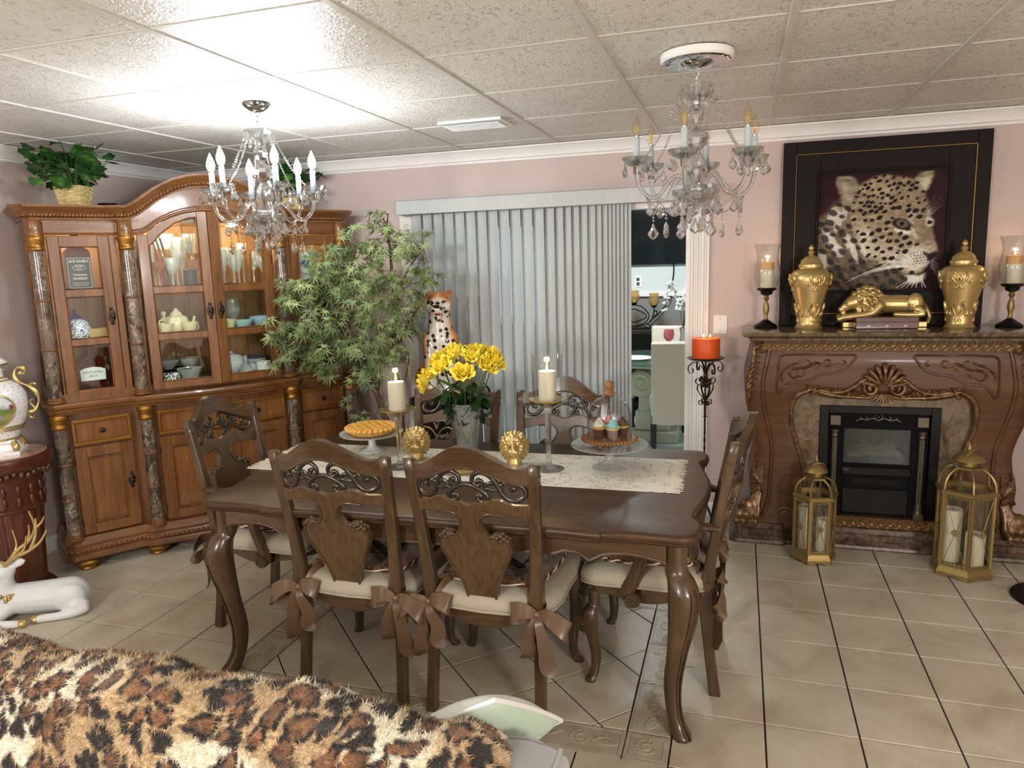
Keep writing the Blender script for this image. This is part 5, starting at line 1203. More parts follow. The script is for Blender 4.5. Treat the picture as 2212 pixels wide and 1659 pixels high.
muz = poly_mask([(.74, .33), (.82, .36), (.90, .30), (.905, .24), (.86, .19), (.78, .155), (.71, .17), (.69, .25)], .02); paint(muz, fur(C_(190, 180, 156), C_(240, 236, 222), 57)); chin = poly_mask([(.70, .13), (.80, .12), (.86, .14), (.84, .07), (.77, .045), (.71, .08)], .016); paint(chin, fur(C_(214, 208, 194), C_(244, 240, 230), 58))
paint(poly_mask([(.84, .31), (.90, .30), (.955, .315), (.94, .27), (.89, .235), (.865, .27)], .012), C_(34, 26, 26)); paint(poly_mask([(.90, .24), (.87, .17), (.80, .13), (.70, .135), (.80, .118), (.875, .15), (.91, .22)], .008), C_(26, 20, 20))
# eye
paint(poly_mask([(.585, .575), (.63, .60), (.70, .585), (.745, .535), (.73, .50), (.66, .505), (.61, .53)], .012), C_(30, 24, 20)); paint(poly_mask([(.61, .525), (.66, .50), (.73, .495), (.735, .47), (.67, .475), (.615, .50)], .010), C_(240, 236, 222)); paint(poly_mask([(.62, .575), (.66, .59), (.705, .57), (.715, .535), (.68, .52), (.635, .535)], .010), C_(104, 96, 74)); paint(np.clip(1.5-(((U-.665)**2+(V-.555)**2)/.016**2), 0, 1), C_(14, 12, 12))
paint(poly_mask([(.735, .53), (.76, .50), (.785, .44), (.775, .43), (.745, .48)], .012)*.8, C_(232, 226, 210)); paint(poly_mask([(.70, .62), (.74, .66), (.76, .62), (.73, .57)], .02)*.6, C_(220, 216, 204)); paint(poly_mask([(.845, .60), (.90, .58), (.905, .54), (.87, .52), (.85, .55)], .012)*.9, C_(228, 222, 208)); paint(poly_mask([(.86, .575), (.895, .565), (.89, .545), (.865, .545)], .006), C_(24, 18, 18))
# rosettes and spots
rs_ = np.random.RandomState(5); hm = head*(1-np.clip(muz*1.0, 0, 1)); pts_ = []
tries = 0
while len(pts_) < 150 and tries < 9000:
    tries += 1; x, y = rs_.rand(), rs_.rand(); j, i = int(y*NY), int(x*NX); inh = hm[j, i] > .6; inn = neck[j, i] > .6 and not head[j, i] > .3
    if not (inh or inn): continue
    if math.hypot((x-.665)/1.3, y-.55) < .075 or (x > .80 and y < .62) or (.70 < x < .80 and .40 < y < .56): continue
    md = (.036 if y > .66 else .050) if inh else .064
    if any((x-a)**2+(y-b)**2 < md**2 for a, b, _ in pts_): continue
    pts_.append((x, y, inh))
for x, y, inh in pts_:
    r_ = (.0125 if y > .72 else .016) if inh else .024; r_ *= rs_.uniform(.75, 1.35); a = rs_.uniform(-.5, .5)+(.3 if inh else -.6); c, s = math.cos(a), math.sin(a); dx, dy = U-x, V-y
    paint(np.clip(1.7-((dx*c+dy*s)**2/(r_*1.25)**2+(-dx*s+dy*c)**2/(r_*.85)**2)*1.2+(n3-.5)*.8, 0, 1)*(.95 if inh else .8), C_(26, 22, 22) if inh else C_(40, 36, 36))
for k_ in range(5):
    for q_ in range(7):
        x, y = .715+.026*q_+.006*(k_ % 2), .205+.024*k_+.010*q_*.3
        if muz[int(y*NY), int(x*NX)] > .7: paint(np.clip(1.5-((U-x)**2+((V-y)*1.3)**2)/.0052**2, 0, 1), C_(30, 26, 26))
def stroke(x0, y0, x1, y1, bend, w_, col, al=.9):
    for i in range(70):
        f = i/69; x, y = x0+(x1-x0)*f-(y1-y0)*bend*4*f*(1-f), y0+(y1-y0)*f+(x1-x0)*bend*4*f*(1-f); i0, j0 = int(x*NX), int(y*NY)
        if not (3 < i0 < NX-4 and 3 < j0 < NY-4): continue
        sl = np.s_[j0-3:j0+4, i0-3:i0+4]; ww = w_*(1-.6*f); k = np.clip(1.4-((U[sl]-x)**2+(V[sl]-y)**2)/ww**2, 0, 1)*al; img[sl] = img[sl]*(1-k[..., None])+col*k[..., None]
wc = C_(236, 234, 226)
for i in range(16): stroke(.72+.015*(i % 4), .19+.015*(i//3), .22+.035*i*rs_.uniform(.6, 1.2), .05+.016*i*rs_.uniform(.7, 1.3), rs_.uniform(-.12, -.04), .0045, wc)
for i in range(7): stroke(.78+.01*i, .10, .60+.05*i, -.02+.01*rs_.rand(), rs_.uniform(-.1, .1), .004, wc)
for i in range(6): stroke(.85+.008*i, .62, .90+.018*i, .68+.022*((i*5) % 6), .10, .0022, wc, .5); stroke(.90, .24-.012*i, .975, .19-.026*i, .06, .0020, wc, .5)
for i in range(500):
    x, y = rs_.rand(2); 
    if head[int(y*NY), int(x*NX)] > .5 or neck[int(y*NY), int(x*NX)] > .5: stroke(x, y, x+rs_.uniform(-.04, .0), y-rs_.uniform(.0, .035), 0, .0028, img[int(y*NY), int(x*NX)]*rs_.uniform(.6, 1.5), .55)
x0, x1, z0, z1 = -.320, .320, .199, .843
vs = [(x0+(x1-x0)*i/NX, -.011, z0+(z1-z0)*j/NY) for j in range(NY+1) for i in range(NX+1)]
fs = [(j*(NX+1)+i, j*(NX+1)+i+1, (j+1)*(NX+1)+i+1, (j+1)*(NX+1)+i) for j in range(NY) for i in range(NX)]
def vcol_mat(name, rough=.5, **k):
    m_ = mat(name, (128, 128, 128), rough, **k); t_ = NT(m_); a_ = t_.n('ShaderNodeVertexColor'); a_.layer_name = 'paint'; t_.base(a_.outputs[0]); return m_
def face_colours(me, rgb):
    """one flat colour per face, sRGB 0..255"""
    c = np.asarray(rgb, float)/255; c = np.where(c <= .04045, c/12.92, ((c+.055)/1.055)**2.4); at = me.color_attributes.new('paint', 'FLOAT_COLOR', 'CORNER')
    n_ = np.zeros(len(me.polygons), int); me.polygons.foreach_get('loop_total', n_); full = np.concatenate([np.repeat(c, n_, 0), np.ones((n_.sum(), 1))], 1); at.data.foreach_set('color', full.astype(np.float32).ravel())
me_ = bpy.data.meshes.new('canvas'); me_.from_pydata(vs, [], fs); face_colours(me_, np.clip(img, 0, 255).reshape(-1, 3))
link('canvas', me_, vcol_mat('painted canvas', .75, spec=.25), pf)
# ================================================================ things on the mantel, hearth and table
MZ = 1.2068
def candle(parent, r, h, z=0, lit=True, m_=None, x=0, y=0, wicks=((0, 0),), fl=.022, power=.0):
    mb = MB().lathe([(.001, 0), (r*.98, 0), (r, .004), (r, h-.004), (r*.97, h), (r*.86, h-.003), (.001, h-.006)], 28, (x, y, z)); c = mb.build('wax', m_ or M['wax'], parent, True, 40)
    for wx, wy in wicks:
        MB().tube([(x+wx, y+wy, z+h-.007), (x+wx, y+wy, z+h+.006)], .0012, 5).build('wick', M['blackmat'], c)
        if lit:
            MB().lathe([(.0008, 0), (.0042, fl*.22), (.0048, fl*.36), (.0030, fl*.66), (.0004, fl)], 12, (x+wx, y+wy, z+h+.004)).build('flame', M['flame'], c)
    if lit and power:
        l = bpy.data.lights.new('candle_glow', 'POINT'); l.energy = power; l.color = (1, .62, .28); l.shadow_soft_size = .012; o = bpy.data.objects.new('candle_glow', l); COL.objects.link(o); o.parent = parent; o.location = (x, y, z+h+.034)
    return c
M['waxglow'] = mat('glow-tinted wax', (238, 178, 96), .5, sss=.3)  # ivory wax near the flame; its warm glow is put into the colour
# ---- hurricane lamps on the mantel
def hurricane(x, y, label):
    h = thing('hurricane_lamp', label, 'candle holder', (x, y, MZ), 0, 'hurricane candle lamps on the mantel')
    MB().lathe([(.001, 0), (.062, 0), (.064, .006), (.060, .014), (.046, .022), (.028, .034), (.020, .040), (.016, .044)], 32).build('base', M['black'], h)
    MB().lathe([(.010, .042), (.013, .050), (.009, .062), (.012, .080), (.018, .104), (.014, .130), (.008, .150), (.011, .158), (.016, .166), (.011, .176), (.014, .184)], 24).build('stem', M['chrome'] if False else M['golddk'], h)
    MB().lathe([(.014, .182), (.030, .190), (.034, .206), (.050, .214), (.054, .224), (.030, .226), (.001, .224)], 28).build('cup', M['black'], h)
    pr = [(.048, .226), (.066, .262), (.073, .298), (.070, .330), (.060, .370), (.056, .400), (.062, .440), (.074, .470)]
    g = MB().lathe(pr+[(r-.002, z) for r, z in reversed(pr)], 36, cap=False); g.build('glass_shade', M['glass'], h)
    candle(h, .037, .10, .2265, False); candle(h, .0372, .042, .3266, True, M['waxglow'], power=.3)
    return h
hurricane(.145, 4.385, 'glass hurricane candle lamp on black foot beside the framed painting, by the wall plate')
hurricane(1.352, 4.40, 'glass hurricane candle lamp on black foot beside the gold jar on the chimney side away from the door')
bpy.data.objects['hurricane_lamp.001']['label'] = 'glass hurricane lamp at the mantel end beyond the reclining lion\'s hind paws'
bpy.data.objects['hurricane_lamp']['label'] = 'glass hurricane lamp at the mantel end nearest the sliding door'
# ---- gold ginger jars
jp = [(.001, 0), (.072, 0), (.074, .008), (.066, .014), (.062, .030), (.064, .08), (.076, .15), (.096, .22), (.106, .265), (.104, .295), (.086, .318), (.060, .328), (.058, .334)]
def jr(z): return float(np.interp(z, [p[1] for p in jp], [p[0] for p in jp]))
def jar(x, y, rz, label):
    j = thing('ginger_jar', label, 'jar', (x, y, MZ), rz, 'gold ginger jars on the mantel')
    MB().lathe(jp, 40).build('body', M['gold'], j, True, 50)
    MB().lathe([(.056, .333), (.064, .336), (.064, .350), (.056, .356), (.052, .372), (.036, .390), (.018, .398), (.010, .404), (.018, .412), (.016, .420), (.008, .426), (.014, .436), (.012, .446), (.004, .456), (.001, .458)], 32).build('lid', M['gold'], j, True, 50)
    rl = MB()
    def wrap(pts, r0=.0068):
        P = smoothpts(pts, 4); rl.tube([((jr(z)+.001)*math.sin(a), -(jr(z)+.001)*math.cos(a), z) for a, z in P], [r0*(.5+.7*math.sin(PI*(i+.5)/len(P))) for i in range(len(P))], 6)
    for k in range(4):
        a0 = k*PI/2
        for s_ in (-1, 1):
            for z0, sc in ((.265, 1.0), (.10, 1.15)):
                wrap([(a0, z0-.03*sc), (a0+s_*.18*sc, z0-.02*sc), (a0+s_*.34*sc, z0+.005*sc), (a0+s_*.30*sc, z0+.03*sc), (a0+s_*.18*sc, z0+.026*sc), (a0+s_*.20*sc, z0+.010*sc)]); wrap([(a0+s_*.3*sc, z0-.008), (a0+s_*.45*sc, z0-.028*sc), (a0+s_*.55*sc, z0-.016*sc), (a0+s_*.48*sc, z0-.004)], .0055)
                wrap([(a0, z0-.03*sc), (a0+s_*.07, z0-.008), (a0, z0+.018*sc)], .006); wrap([(a0+s_*.02, z0-.035*sc), (a0+s_*.14, z0-.055*sc), (a0+s_*.22, z0-.045*sc)], .0055)
    for i in range(24):
        a = 2*PI*i/24; rl.sphere((.060*math.cos(a), .060*math.sin(a), .343), .005, 6, 4)
    ro_ = rl.build('relief', M['gold'], j, True, 60); ro_['kind'] = 'stuff'; return j
jar(.371, 4.360, .3, 'gold ginger jar with raised scrolls in front of the lion\'s face'); jar(1.112, 4.365, 1.2, 'gold ginger jar with raised scrolls beyond the lion\'s hind paws')
# ---- reclining lion on book box
bx_ = thing('wooden_box', 'small dark red wooden box with leaf inlays under the gold lion', 'box', (.752, 4.335, MZ), R(3))
MB().box(-.155, .155, -.045, .045, 0, .064, .004).build('box_body', wood('rosewood', (58, 24, 16), (92, 42, 28), (116, 60, 40), .3, 'x'), bx_, True, 30)
MB().box(-.156, .156, -.046, .046, .036, .038).build('lid_line', M['blackmat'], bx_, False)
for x in (-.09, 0, .09): MB().prism([(x-.012, .016), (x, .011), (x+.013, .018), (x, .021)], -.0462, -.0448, 'xz').build('inlay', M['wax'], bx_, False)
gb = thing('lion_sculpture', 'gold sculpture of a sleeping lion lying on the mantel', 'sculpture', (.752, 4.405, MZ), R(2))
MB().box(-.205, .215, -.021, .050, 0, .030, .003).build('base', M['gold'], gb, True, 30)
li = MB(); Z0 = .068
limb(li, [(.165, .015, Z0+.048), (.10, .015, Z0+.056), (.02, .015, Z0+.058), (-.05, .01, Z0+.066)], [.046, .050, .050, .056], 16)
li.sphere((.150, -.022, Z0+.062), .052, 14, 10, (.85, .62, 1.05)); limb(li, [(.160, -.044, Z0+.030), (.185, -.050, Z0+.006), (.12, -.054, Z0+.002), (.05, -.052, Z0+.004)], [.026, .018, .014, .012])
limb(li, [(.185, .02, Z0+.055), (.215, .02, Z0+.025), (.232, .015, Z0-.015), (.222, .0, Z0-.042)], [.026, .017, .012, .011])
limb(li, [(-.03, -.038, Z0+.050), (-.07, -.050, Z0+.012), (-.14, -.048, Z0-.002), (-.20, -.044, Z0-.010), (-.226, -.042, Z0-.020)], [.030, .024, .019, .019, .016]); limb(li, [(-.06, .05, Z0+.04), (-.14, .045, Z0+.002), (-.22, .02, Z0-.012)], [.03, .022, .018])
limb(li, [(-.120, -.012, Z0+.082), (-.165, -.020, Z0+.066), (-.195, -.024, Z0+.046)], [.046, .040, .026], 14); limb(li, [(-.190, -.024, Z0+.050), (-.216, -.026, Z0+.032)], [.024, .019]); li.sphere((-.206, -.026, Z0+.014), .017, 10, 8); li.sphere((-.190, -.046, Z0+.062), .010, 8, 6)
rn = random.Random(2)
for i in range(150):
    u, v = rn.uniform(-1, 1), rn.uniform(0, 2*PI); s = math.sqrt(1-u*u); c0 = Vector((-.095, .0, Z0+.078)); d_ = Vector((.070*u, .060*s*math.cos(v), .066*s*math.sin(v))); p = c0+d_
    if p.x < -.135 and p.z < Z0+.105 and p.y < .03: continue
    q_ = p+d_*.30+Vector((.012, 0, -.012)); limb(li, [tuple(p-d_*.15), tuple(p+d_*.12+Vector((rn.uniform(-.006, .006), rn.uniform(-.006, .006), .004))), tuple(q_)], [.012, .011, .004], 6, 2)
remeshed('lion_body', li, .0030, 1, M['gold'], gb, .3)
# ---- orange candle on a wrought iron floor stand
st = thing('candle_stand', 'tall wrought iron scroll candle stand beside the sliding door', 'candle stand', (-.178, 4.26, 0), R(10))
ir = MB()
tw = [(0, 0, z) for z in np.linspace(.16, 1.03, 40)]; ir.tube(tw, [.006+.0018*math.sin(z[2]*160)*(.35 < z[2] < .62) for z in tw], 6); ir.lathe([(.006, .70), (.016, .702), (.006, .706)], 12); ir.lathe([(.007, .70), (.009, .80), (.007, .83)], 10); ir.lathe([(.010, .93), (.012, .935), (.012, .95), (.010, .955)], 10)
ir.build('rod', M['blackiron'], st, True, 60)
MB().lathe([(.001, 1.030), (.085, 1.034), (.104, 1.044), (.105, 1.047), (.085, 1.040), (.001, 1.038)], 36).build('drip_plate', M['blackiron'], st)
for k in range(4):
    a = k*PI/2+.35; T_ = Matrix.Rotation(a, 4, 'Z'); sc_ = MB()
    def flat(pts): P = smoothpts([(p[0], 0, p[1]) for p in pts], 4); ribbon(sc_, P, .010, (0, 1, 0), .0016, T_)
    flat([(.006, .95), (.020, .99), (.050, 1.020), (.080, 1.022), (.104, 1.005), (.108, .980), (.096, .962), (.080, .968), (.078, .985), (.090, .988)]); flat([(.006, .94), (.022, .905), (.048, .895), (.062, .912), (.052, .930), (.038, .924), (.042, .912)])
    flat([(.006, .80), (.028, .83), (.048, .862), (.048, .885), (.030, .898), (.016, .888), (.018, .874)]); flat([(.006, .795), (.022, .775), (.038, .780), (.038, .798), (.026, .798)]); sc_.build('scroll', M['blackiron'], st, True, 60)
for k in range(3):
    a = k*2*PI/3+.4; T_ = Matrix.Rotation(a, 4, 'Z'); sc_ = MB(); P = smoothpts([(.006, 0, .20), (.03, 0, .14), (.06, 0, .07), (.10, 0, .022), (.135, 0, .008), (.150, 0, .022), (.142, 0, .038), (.130, 0, .030)], 4); sc_.tube(P, .0065, 6, M=T_); sc_.build('leg', M['blackiron'], st, True, 60)
oc_ = thing('pillar_candle', 'wide burnt orange three-wick candle on the iron stand', 'candle', (-.178, 4.26, 1.0472))
M['orangewax'] = mat('burnt orange wax', (214, 84, 20), .45, sss=.25)
candle(oc_, .078, .112, 0, True, M['orangewax'], wicks=((.022, 0), (-.014, .02), (-.012, -.02)), fl=.018, power=.35)
# ---- lanterns on the hearth
def lantern(x, y, rz, R_, Hh, hs, label, cl):
    L = thing('lantern', label, 'lantern', (x, y, 0), rz, 'gold hexagonal lanterns on the hearth'); m_ = M['golddk']
    hx = lambda r, z: [(r*math.cos(R(60*i)), r*math.sin(R(60*i)), z) for i in range(6)]
    zb, zt = .055, Hh*.62
    # base with arched skirts
    for i in range(6):
        a, b = hx(R_*1.12, 0)[i], hx(R_*1.12, 0)[(i+1) % 6]; ln = math.dist(a, b); an = math.atan2(b[1]-a[1], b[0]-a[0])
        pts = [(0, 0), (ln*.18, 0)]+[(ln*(.18+.64*k/8), .014*math.sin(PI*k/8)) for k in range(1, 8)]+[(ln*.82, 0), (ln, 0), (ln*.99, .026), (ln*.01, .026)]
        MB().prism(pts, 0, .006, 'xz', 0, Matrix.Translation(a) @ Matrix.Rotation(an, 4, 'Z')).build('base_skirt', m_, L, True, 30)
    stack(MB(), [p[:2] for p in hx(R_*1.12, 0)], [(0, .026), (.004, .034), (.010, .046), (.012, zb)]).build('base', m_, L, True, 30)
    stack(MB(), [p[:2] for p in hx(R_*1.10, 0)], [(.004, zt), (0, zt+.004), (0, zt+.014), (.010, zt+.020)]).build('top_rim', m_, L, True, 30) if False else None
    rim = MB(); ring = [(R_*1.10, zt), (R_*1.13, zt+.004), (R_*1.13, zt+.014), (R_*1.04, zt+.020), (R_*.92, zt+.018), (R_*.92, zt)]
    rim.lathe(ring+[ring[0]], 6, cap=False); rim.build('top_rim', m_, L, False)
    gl = M['glass']
    for i in range(6):
        a, b = Vector(hx(R_, 0)[i]), Vector(hx(R_, 0)[(i+1) % 6]); an = math.atan2(b.y-a.y, b.x-a.x); ln = (b-a).length; T_ = Matrix.Translation(a) @ Matrix.Rotation(an, 4, 'Z')
        MB().box(-.006, .006, -.004, .006, zb, zt, .001, T_).build('corner_post', m_, L)
        fr = MB().box(.006, .013, -.002, .005, zb, zt, 0, T_).box(ln-.013, ln-.006, -.002, .005, zb, zt, 0, T_).box(.013, ln-.013, -.002, .005, zb, zb+.008, 0, T_).box(.013, ln-.013, -.002, .005, zt-.008, zt, 0, T_).build('pane_frame', m_, L, False)
        MB().box(.012, ln-.012, .001, .003, zb+.004, zt-.004, 0, T_).build('glass_pane', gl, fr, False)
        x_ = MB(); c0, c1 = zb+.015, zt-.025; x_.tube([(.014, -.004, c1), (ln-.014, -.004, c0)], .0016, 5, M=T_); x_.tube([(.014, -.004, c0), (ln-.014, -.004, c1)], .0016, 5, M=T_)
        for k in range(10):
            th = 2*PI*k/10; x_.sphere((ln/2+.013*math.cos(th), -.006, (c0+c1)/2+.013*math.sin(th)), .0055, 6, 4, (1, .5, 1), T_)
        x_.sphere((ln/2, -.009, (c0+c1)/2), .006, 8, 6, (1, .8, 1), T_)
        for k in range(5):
            u0 = .014+(ln-.028)*k/5; u1 = .014+(ln-.028)*(k+1)/5
            for zz, s_ in ((zt-.008, -1), (zb+.008, 1)): x_.tube([((u0+u1)/2+(u1-u0)/2*math.cos(th), -.002, zz+s_*.010*math.sin(th)) for th in np.linspace(0, PI, 8)], .0018, 5, M=T_); x_.tube([(u0, -.002, zz+s_*.012), ((u0+u1)/2, -.002, zz+s_*.003), (u1, -.002, zz+s_*.012)], .0014, 4, M=T_)
        x_.build('fretwork', m_, fr, True, 60)
        p0 = Vector(hx(R_*1.0, zt+.018)[i]); rb = [Vector((p0.x*f, p0.y*f, zt+.018+(Hh*.80-zt-.018)*g_)) for f, g_ in ((1, 0), (.96, .35), (.82, .68), (.60, .90), (.42, 1.0))]; MB().tube(smoothpts([tuple(q_) for q_ in rb], 4), .0065, 6).build('dome_rib', m_, L)
    cz = Hh*.80; MB().lathe([(R_*.52, cz-.008), (R_*.55, cz-.004), (R_*.55, cz+.004), (R_*.40, cz+.008)], 6, cap=True).build('crown_plate', m_, L, False)
    MB().lathe([(R_*.30, cz+.006), (R_*.30, cz+.026), (R_*.56, cz+.034), (R_*.50, cz+.046), (R_*.38, cz+.062), (R_*.20, cz+.078), (R_*.08, cz+.084), (R_*.10, cz+.092), (R_*.05, cz+.104), (.004, cz+.118), (.001, cz+.122)], 28).build('cap', m_, L, True, 50)
    rr_ = R_*.36; MB().tube([(rr_*math.cos(t_), -.030-.012*math.sin(t_), cz+.052+rr_*math.sin(t_)) for t_ in np.linspace(0, 2*PI, 28)[:-1]], .0022, 6, True).build('ring_handle', m_, L)
    for (cx, cy_, r, h) in hs:
        c = thing('pillar_candle', cl, 'candle', (x+cx, y+cy_, zb+.0005), 0, 'ivory candles inside the lanterns'); candle(c, r, h, 0, False, M['wax'])
lantern(.405, 3.995, R(12), .105, .565, [(-.045, .01, .036, .235), (.045, -.015, .036, .175)], 'smaller gold hexagonal glass lantern with two candles on the hearth', 'ivory candle inside the smaller lantern')
lantern(1.100, 3.985, R(28), .128, .690, [(-.050, .020, .046, .270), (.045, -.035, .044, .165)], 'taller gold hexagonal glass lantern with two candles on the hearth', 'ivory candle inside the taller lantern')
lb = thing('lamp_base', 'round black floor stand base beside the taller lantern', 'floor stand', (1.425, 3.735, 0)); MB().lathe([(.001, 0), (.175, 0), (.178, .006), (.170, .014), (.10, .024), (.02, .030), (.014, .04)], 48).build('disc', M['black'], lb); MB().lathe([(.012, .036), (.012, 1.3), (.001, 1.3)], 14).build('pole', M['black'], lb)
# ================================================================ on the table
TT = TZ+.0006
rn_ = thing('table_runner', 'cream lace table runner with dark scroll embroidery and fringed ends', 'table runner', (-1.150, 2.895, TT), R(1.2))
m = M['lace'] = mat('embroidered lace', (226, 220, 204), .8, spec=.2); t = NT(m); v = t.co((1, 1, 1)); d_ = t.noise(v, 26, 2, .5, 2.4)
ln1 = t.math('LESS_THAN', t.math('ABSOLUTE', t.math('SUBTRACT', d_, .5)), .016); msk = t.math('GREATER_THAN', t.noise(v, 9, 2), .49); dots = t.math('LESS_THAN', t.voro(t.co((1, 1, 0)), 30), .16)
k1 = t.math('MAXIMUM', t.math('MULTIPLY', ln1, msk), t.math('MULTIPLY', dots, t.math('GREATER_THAN', t.noise(v, 14, 1), .55)))
t.base(t.mix(t.math('MULTIPLY', k1, .85), t.mix(t.noise(t.co((1, 12, 1)), 40, 2), (218, 212, 196), (244, 240, 228)), (66, 66, 78))); t.bump(t.noise(t.co(), 220, 2), .3, .001)
g = MB().box(-.905, .905, -.235, .235, 0, .0022, .0008); g.build('runner_cloth', M['lace'], rn_, False)
M['fringe'] = mat('cream fringe', (226, 218, 200), .85)
for sx_ in (-1, 1):
    f = MB(); rr = random.Random(4)
    for i in range(54):
        y = -.232+.464*i/53; L = .048*rr.uniform(.85, 1.15); f.tube([(sx_*.903, y, .0022), (sx_*(.903+L*.5), y+rr.uniform(-.004, .004), .003), (sx_*(.903+L), y+rr.uniform(-.010, .010), .0022)], .0018, 4)
    f.build('fringe', M['fringe'], rn_, True, 80)['kind'] = 'stuff'
RZ = TT+.0026
def glass_holder(x, y, hstem, label, ch):
    h = thing('candle_holder', label, 'candle holder', (x, y, RZ), 0, 'tall glass stemmed candle holders')
    top = hstem
    MB().lathe([(.001, .001), (.062, .001), (.064, .004), (.040, .010), (.014, .020), (.010, .05), (.011, top*.5), (.014, top*.78), (.022, top*.88), (.032, top*.92)], 28).build('stem', M['crystal'], h, True, 50)
    MB().lathe([(.026, top*.90), (.044, top*.93), (.062, top*.965), (.078, top-.004), (.080, top), (.074, top+.002), (.052, top-.006), (.001, top-.008)], 32).build('gold_dish', mat('mercury gold glass', (196, 170, 104), .12, .9), h, True, 50)
    pr = [(.058, top-.003), (.062, top+.03), (.064, top+.10), (.066, top+.19)]
    MB().lathe(pr+[(r-.0018, z) for r, z in reversed(pr)], 36, cap=False).build('glass_shade', M['glass'], h)
    c = thing('pillar_candle', ch, 'candle', (x, y, RZ+top-.007)); candle(c, .036, .125, 0, True, power=.9, fl=.026)
glass_holder(-1.410, 2.80, .262, 'tall glass candle holder with clear chimney beside the pie', 'lit ivory candle in the holder beside the pie')
glass_holder(-.760, 2.895, .305, 'tallest glass candle holder with clear chimney between lion head and cake dome', 'lit ivory candle in the tallest glass holder')
# pie on a pale stand
ps = thing('cake_stand', 'white milk glass cake stand under the pie', 'cake stand', (-1.670, 3.03, RZ)); M['milk'] = mat('milk glass', (206, 212, 208), .15, coat=.4)
MB().lathe([(.001, 0), (.060, 0), (.062, .006), (.03, .016), (.018, .03), (.018, .06), (.04, .074), (.12, .080), (.150, .088), (.152, .092), (.12, .087), (.001, .085)], 48, lobes=24, amp=.006).build('stand', M['milk'], ps, True, 50)
pi_ = thing('pie', 'golden lattice-crust pie on the white cake stand', 'pie', (-1.670, 3.03, RZ+.0905)); M['crust'] = mat('golden pie crust', (226, 172, 74), .55); t = NT(M['crust']); t.base(t.ramp(t.noise(t.co(), 60, 4), [(.3, (206, 142, 50)), (.7, (240, 196, 104))])); M['filling'] = mat('pie filling', (196, 120, 40), .3)
MB().lathe([(.001, 0), (.098, 0), (.108, .012), (.116, .026), (.110, .030), (.001, .026)], 48).build('crust', M['crust'], pi_)
e = MB()
for i in range(28): a = 2*PI*i/28; e.sphere((.114*math.cos(a), .114*math.sin(a), .026), .014, 8, 6, (1, 1, .75))
e.build('crimped_edge', M['crust'], pi_, True, 70); MB().lathe([(.001, .027), (.106, .026), (.106, .024)], 32).build('filling', M['filling'], pi_)
for i in range(-4, 5):
    for ax in (0, 1):
        d = i*.023; L = math.sqrt(max(0, .106**2-d*d)); mb = MB(); P = [(d, -L+2*L*k/16, .031+.004*math.cos(PI*((-L+2*L*k/16)/.023+i+ax))) for k in range(17)]
        if ax: P = [(p[1], p[0], p[2]) for p in P]
        ribbon(mb, P, .015, (1, 0, 0) if not ax else (0, 1, 0), .003); mb.build('lattice_strip', M['crust'], pi_, True, 60)
# gold lion heads and mirrored tray
ty = thing('tray', 'round gold rimmed mirrored tray between the two lion heads', 'tray', (-1.145, 2.875, RZ)); MB().lathe([(.001, 0), (.150, 0), (.156, .006), (.160, .016), (.156, .018), (.150, .008), (.001, .006)], 56).build('tray_rim', M['gold'], ty); MB().lathe([(.001, .0062), (.148, .0062), (.148, .0072), (.001, .0072)], 48).build('mirror', M['chrome'], ty)
def lion_head():
    L = thing('lion_figurine', '', 'figurine'); b = MB(); rr = random.Random(9); zc = .075
    b.sphere((0, -.006, zc), .034, 14, 10, (.9, .95, 1.05)); limb(b, [(0, -.03, zc-.008), (0, -.050, zc-.012)], [.018, .014]); b.sphere((0, -.050, zc-.024), .012, 8, 6); limb(b, [(0, -.036, zc+.016), (0, -.054, zc-.002)], [.010, .008]); 
    for s_ in (-1, 1): b.sphere((s_*.010, -.052, zc-.014), .0105, 8, 6); b.sphere((s_*.015, -.035, zc+.008), .0065, 8, 6); limb(b, [(s_*.007, -.036, zc+.018), (s_*.022, -.032, zc+.018)], [.005, .005]); limb(b, [(s_*.026, -.006, zc+.034), (s_*.032, -.004, zc+.048)], [.012, .006])
    for ring, (rad, yy, n_) in enumerate(((.036, -.020, 16), (.044, -.008, 20), (.048, .008, 22), (.042, .022, 18))):
        for i in range(n_):
            a = 2*PI*(i+.5*(ring % 2))/n_; x, z = rad*math.cos(a), rad*1.08*math.sin(a); limb(b, [(x*.8, yy, zc+z*.8), (x*1.05, yy+.006, zc+z*1.08-.004), (x*1.12, yy+.010, zc+z*1.15-.012)], [.009, .008, .004], 6, 2)
    b.lathe([(.030, 0), (.030, .01), (.026, .03), (.030, .05)], 16); remeshed('lion_bust', b, .0024, 1, M['golddk'] if False else M['gold'], L, .3)
    e_ = MB()
    for s_ in (-1, 1): e_.sphere((s_*.0145, -.0405, zc+.008), .0028, 6, 4)
    e_.build('eye', M['blackiron'], L); return L
l1 = lion_head(); l1.location = (-1.392, 2.93, RZ); l1.rotation_euler = (0, 0, R(20)); l1.scale = (1.15,)*3; l1['label'] = 'gold lion head figurine standing next to the candle beside the pie'
dup(l1, (-.925, 2.93, RZ), R(14), 'gold lion head figurine standing next to the tallest candle holder', scale=(1.15,)*3)
for o in ('lion_figurine', 'lion_figurine.001'): bpy.data.objects[o]['group'] = 'gold lion heads on the table'
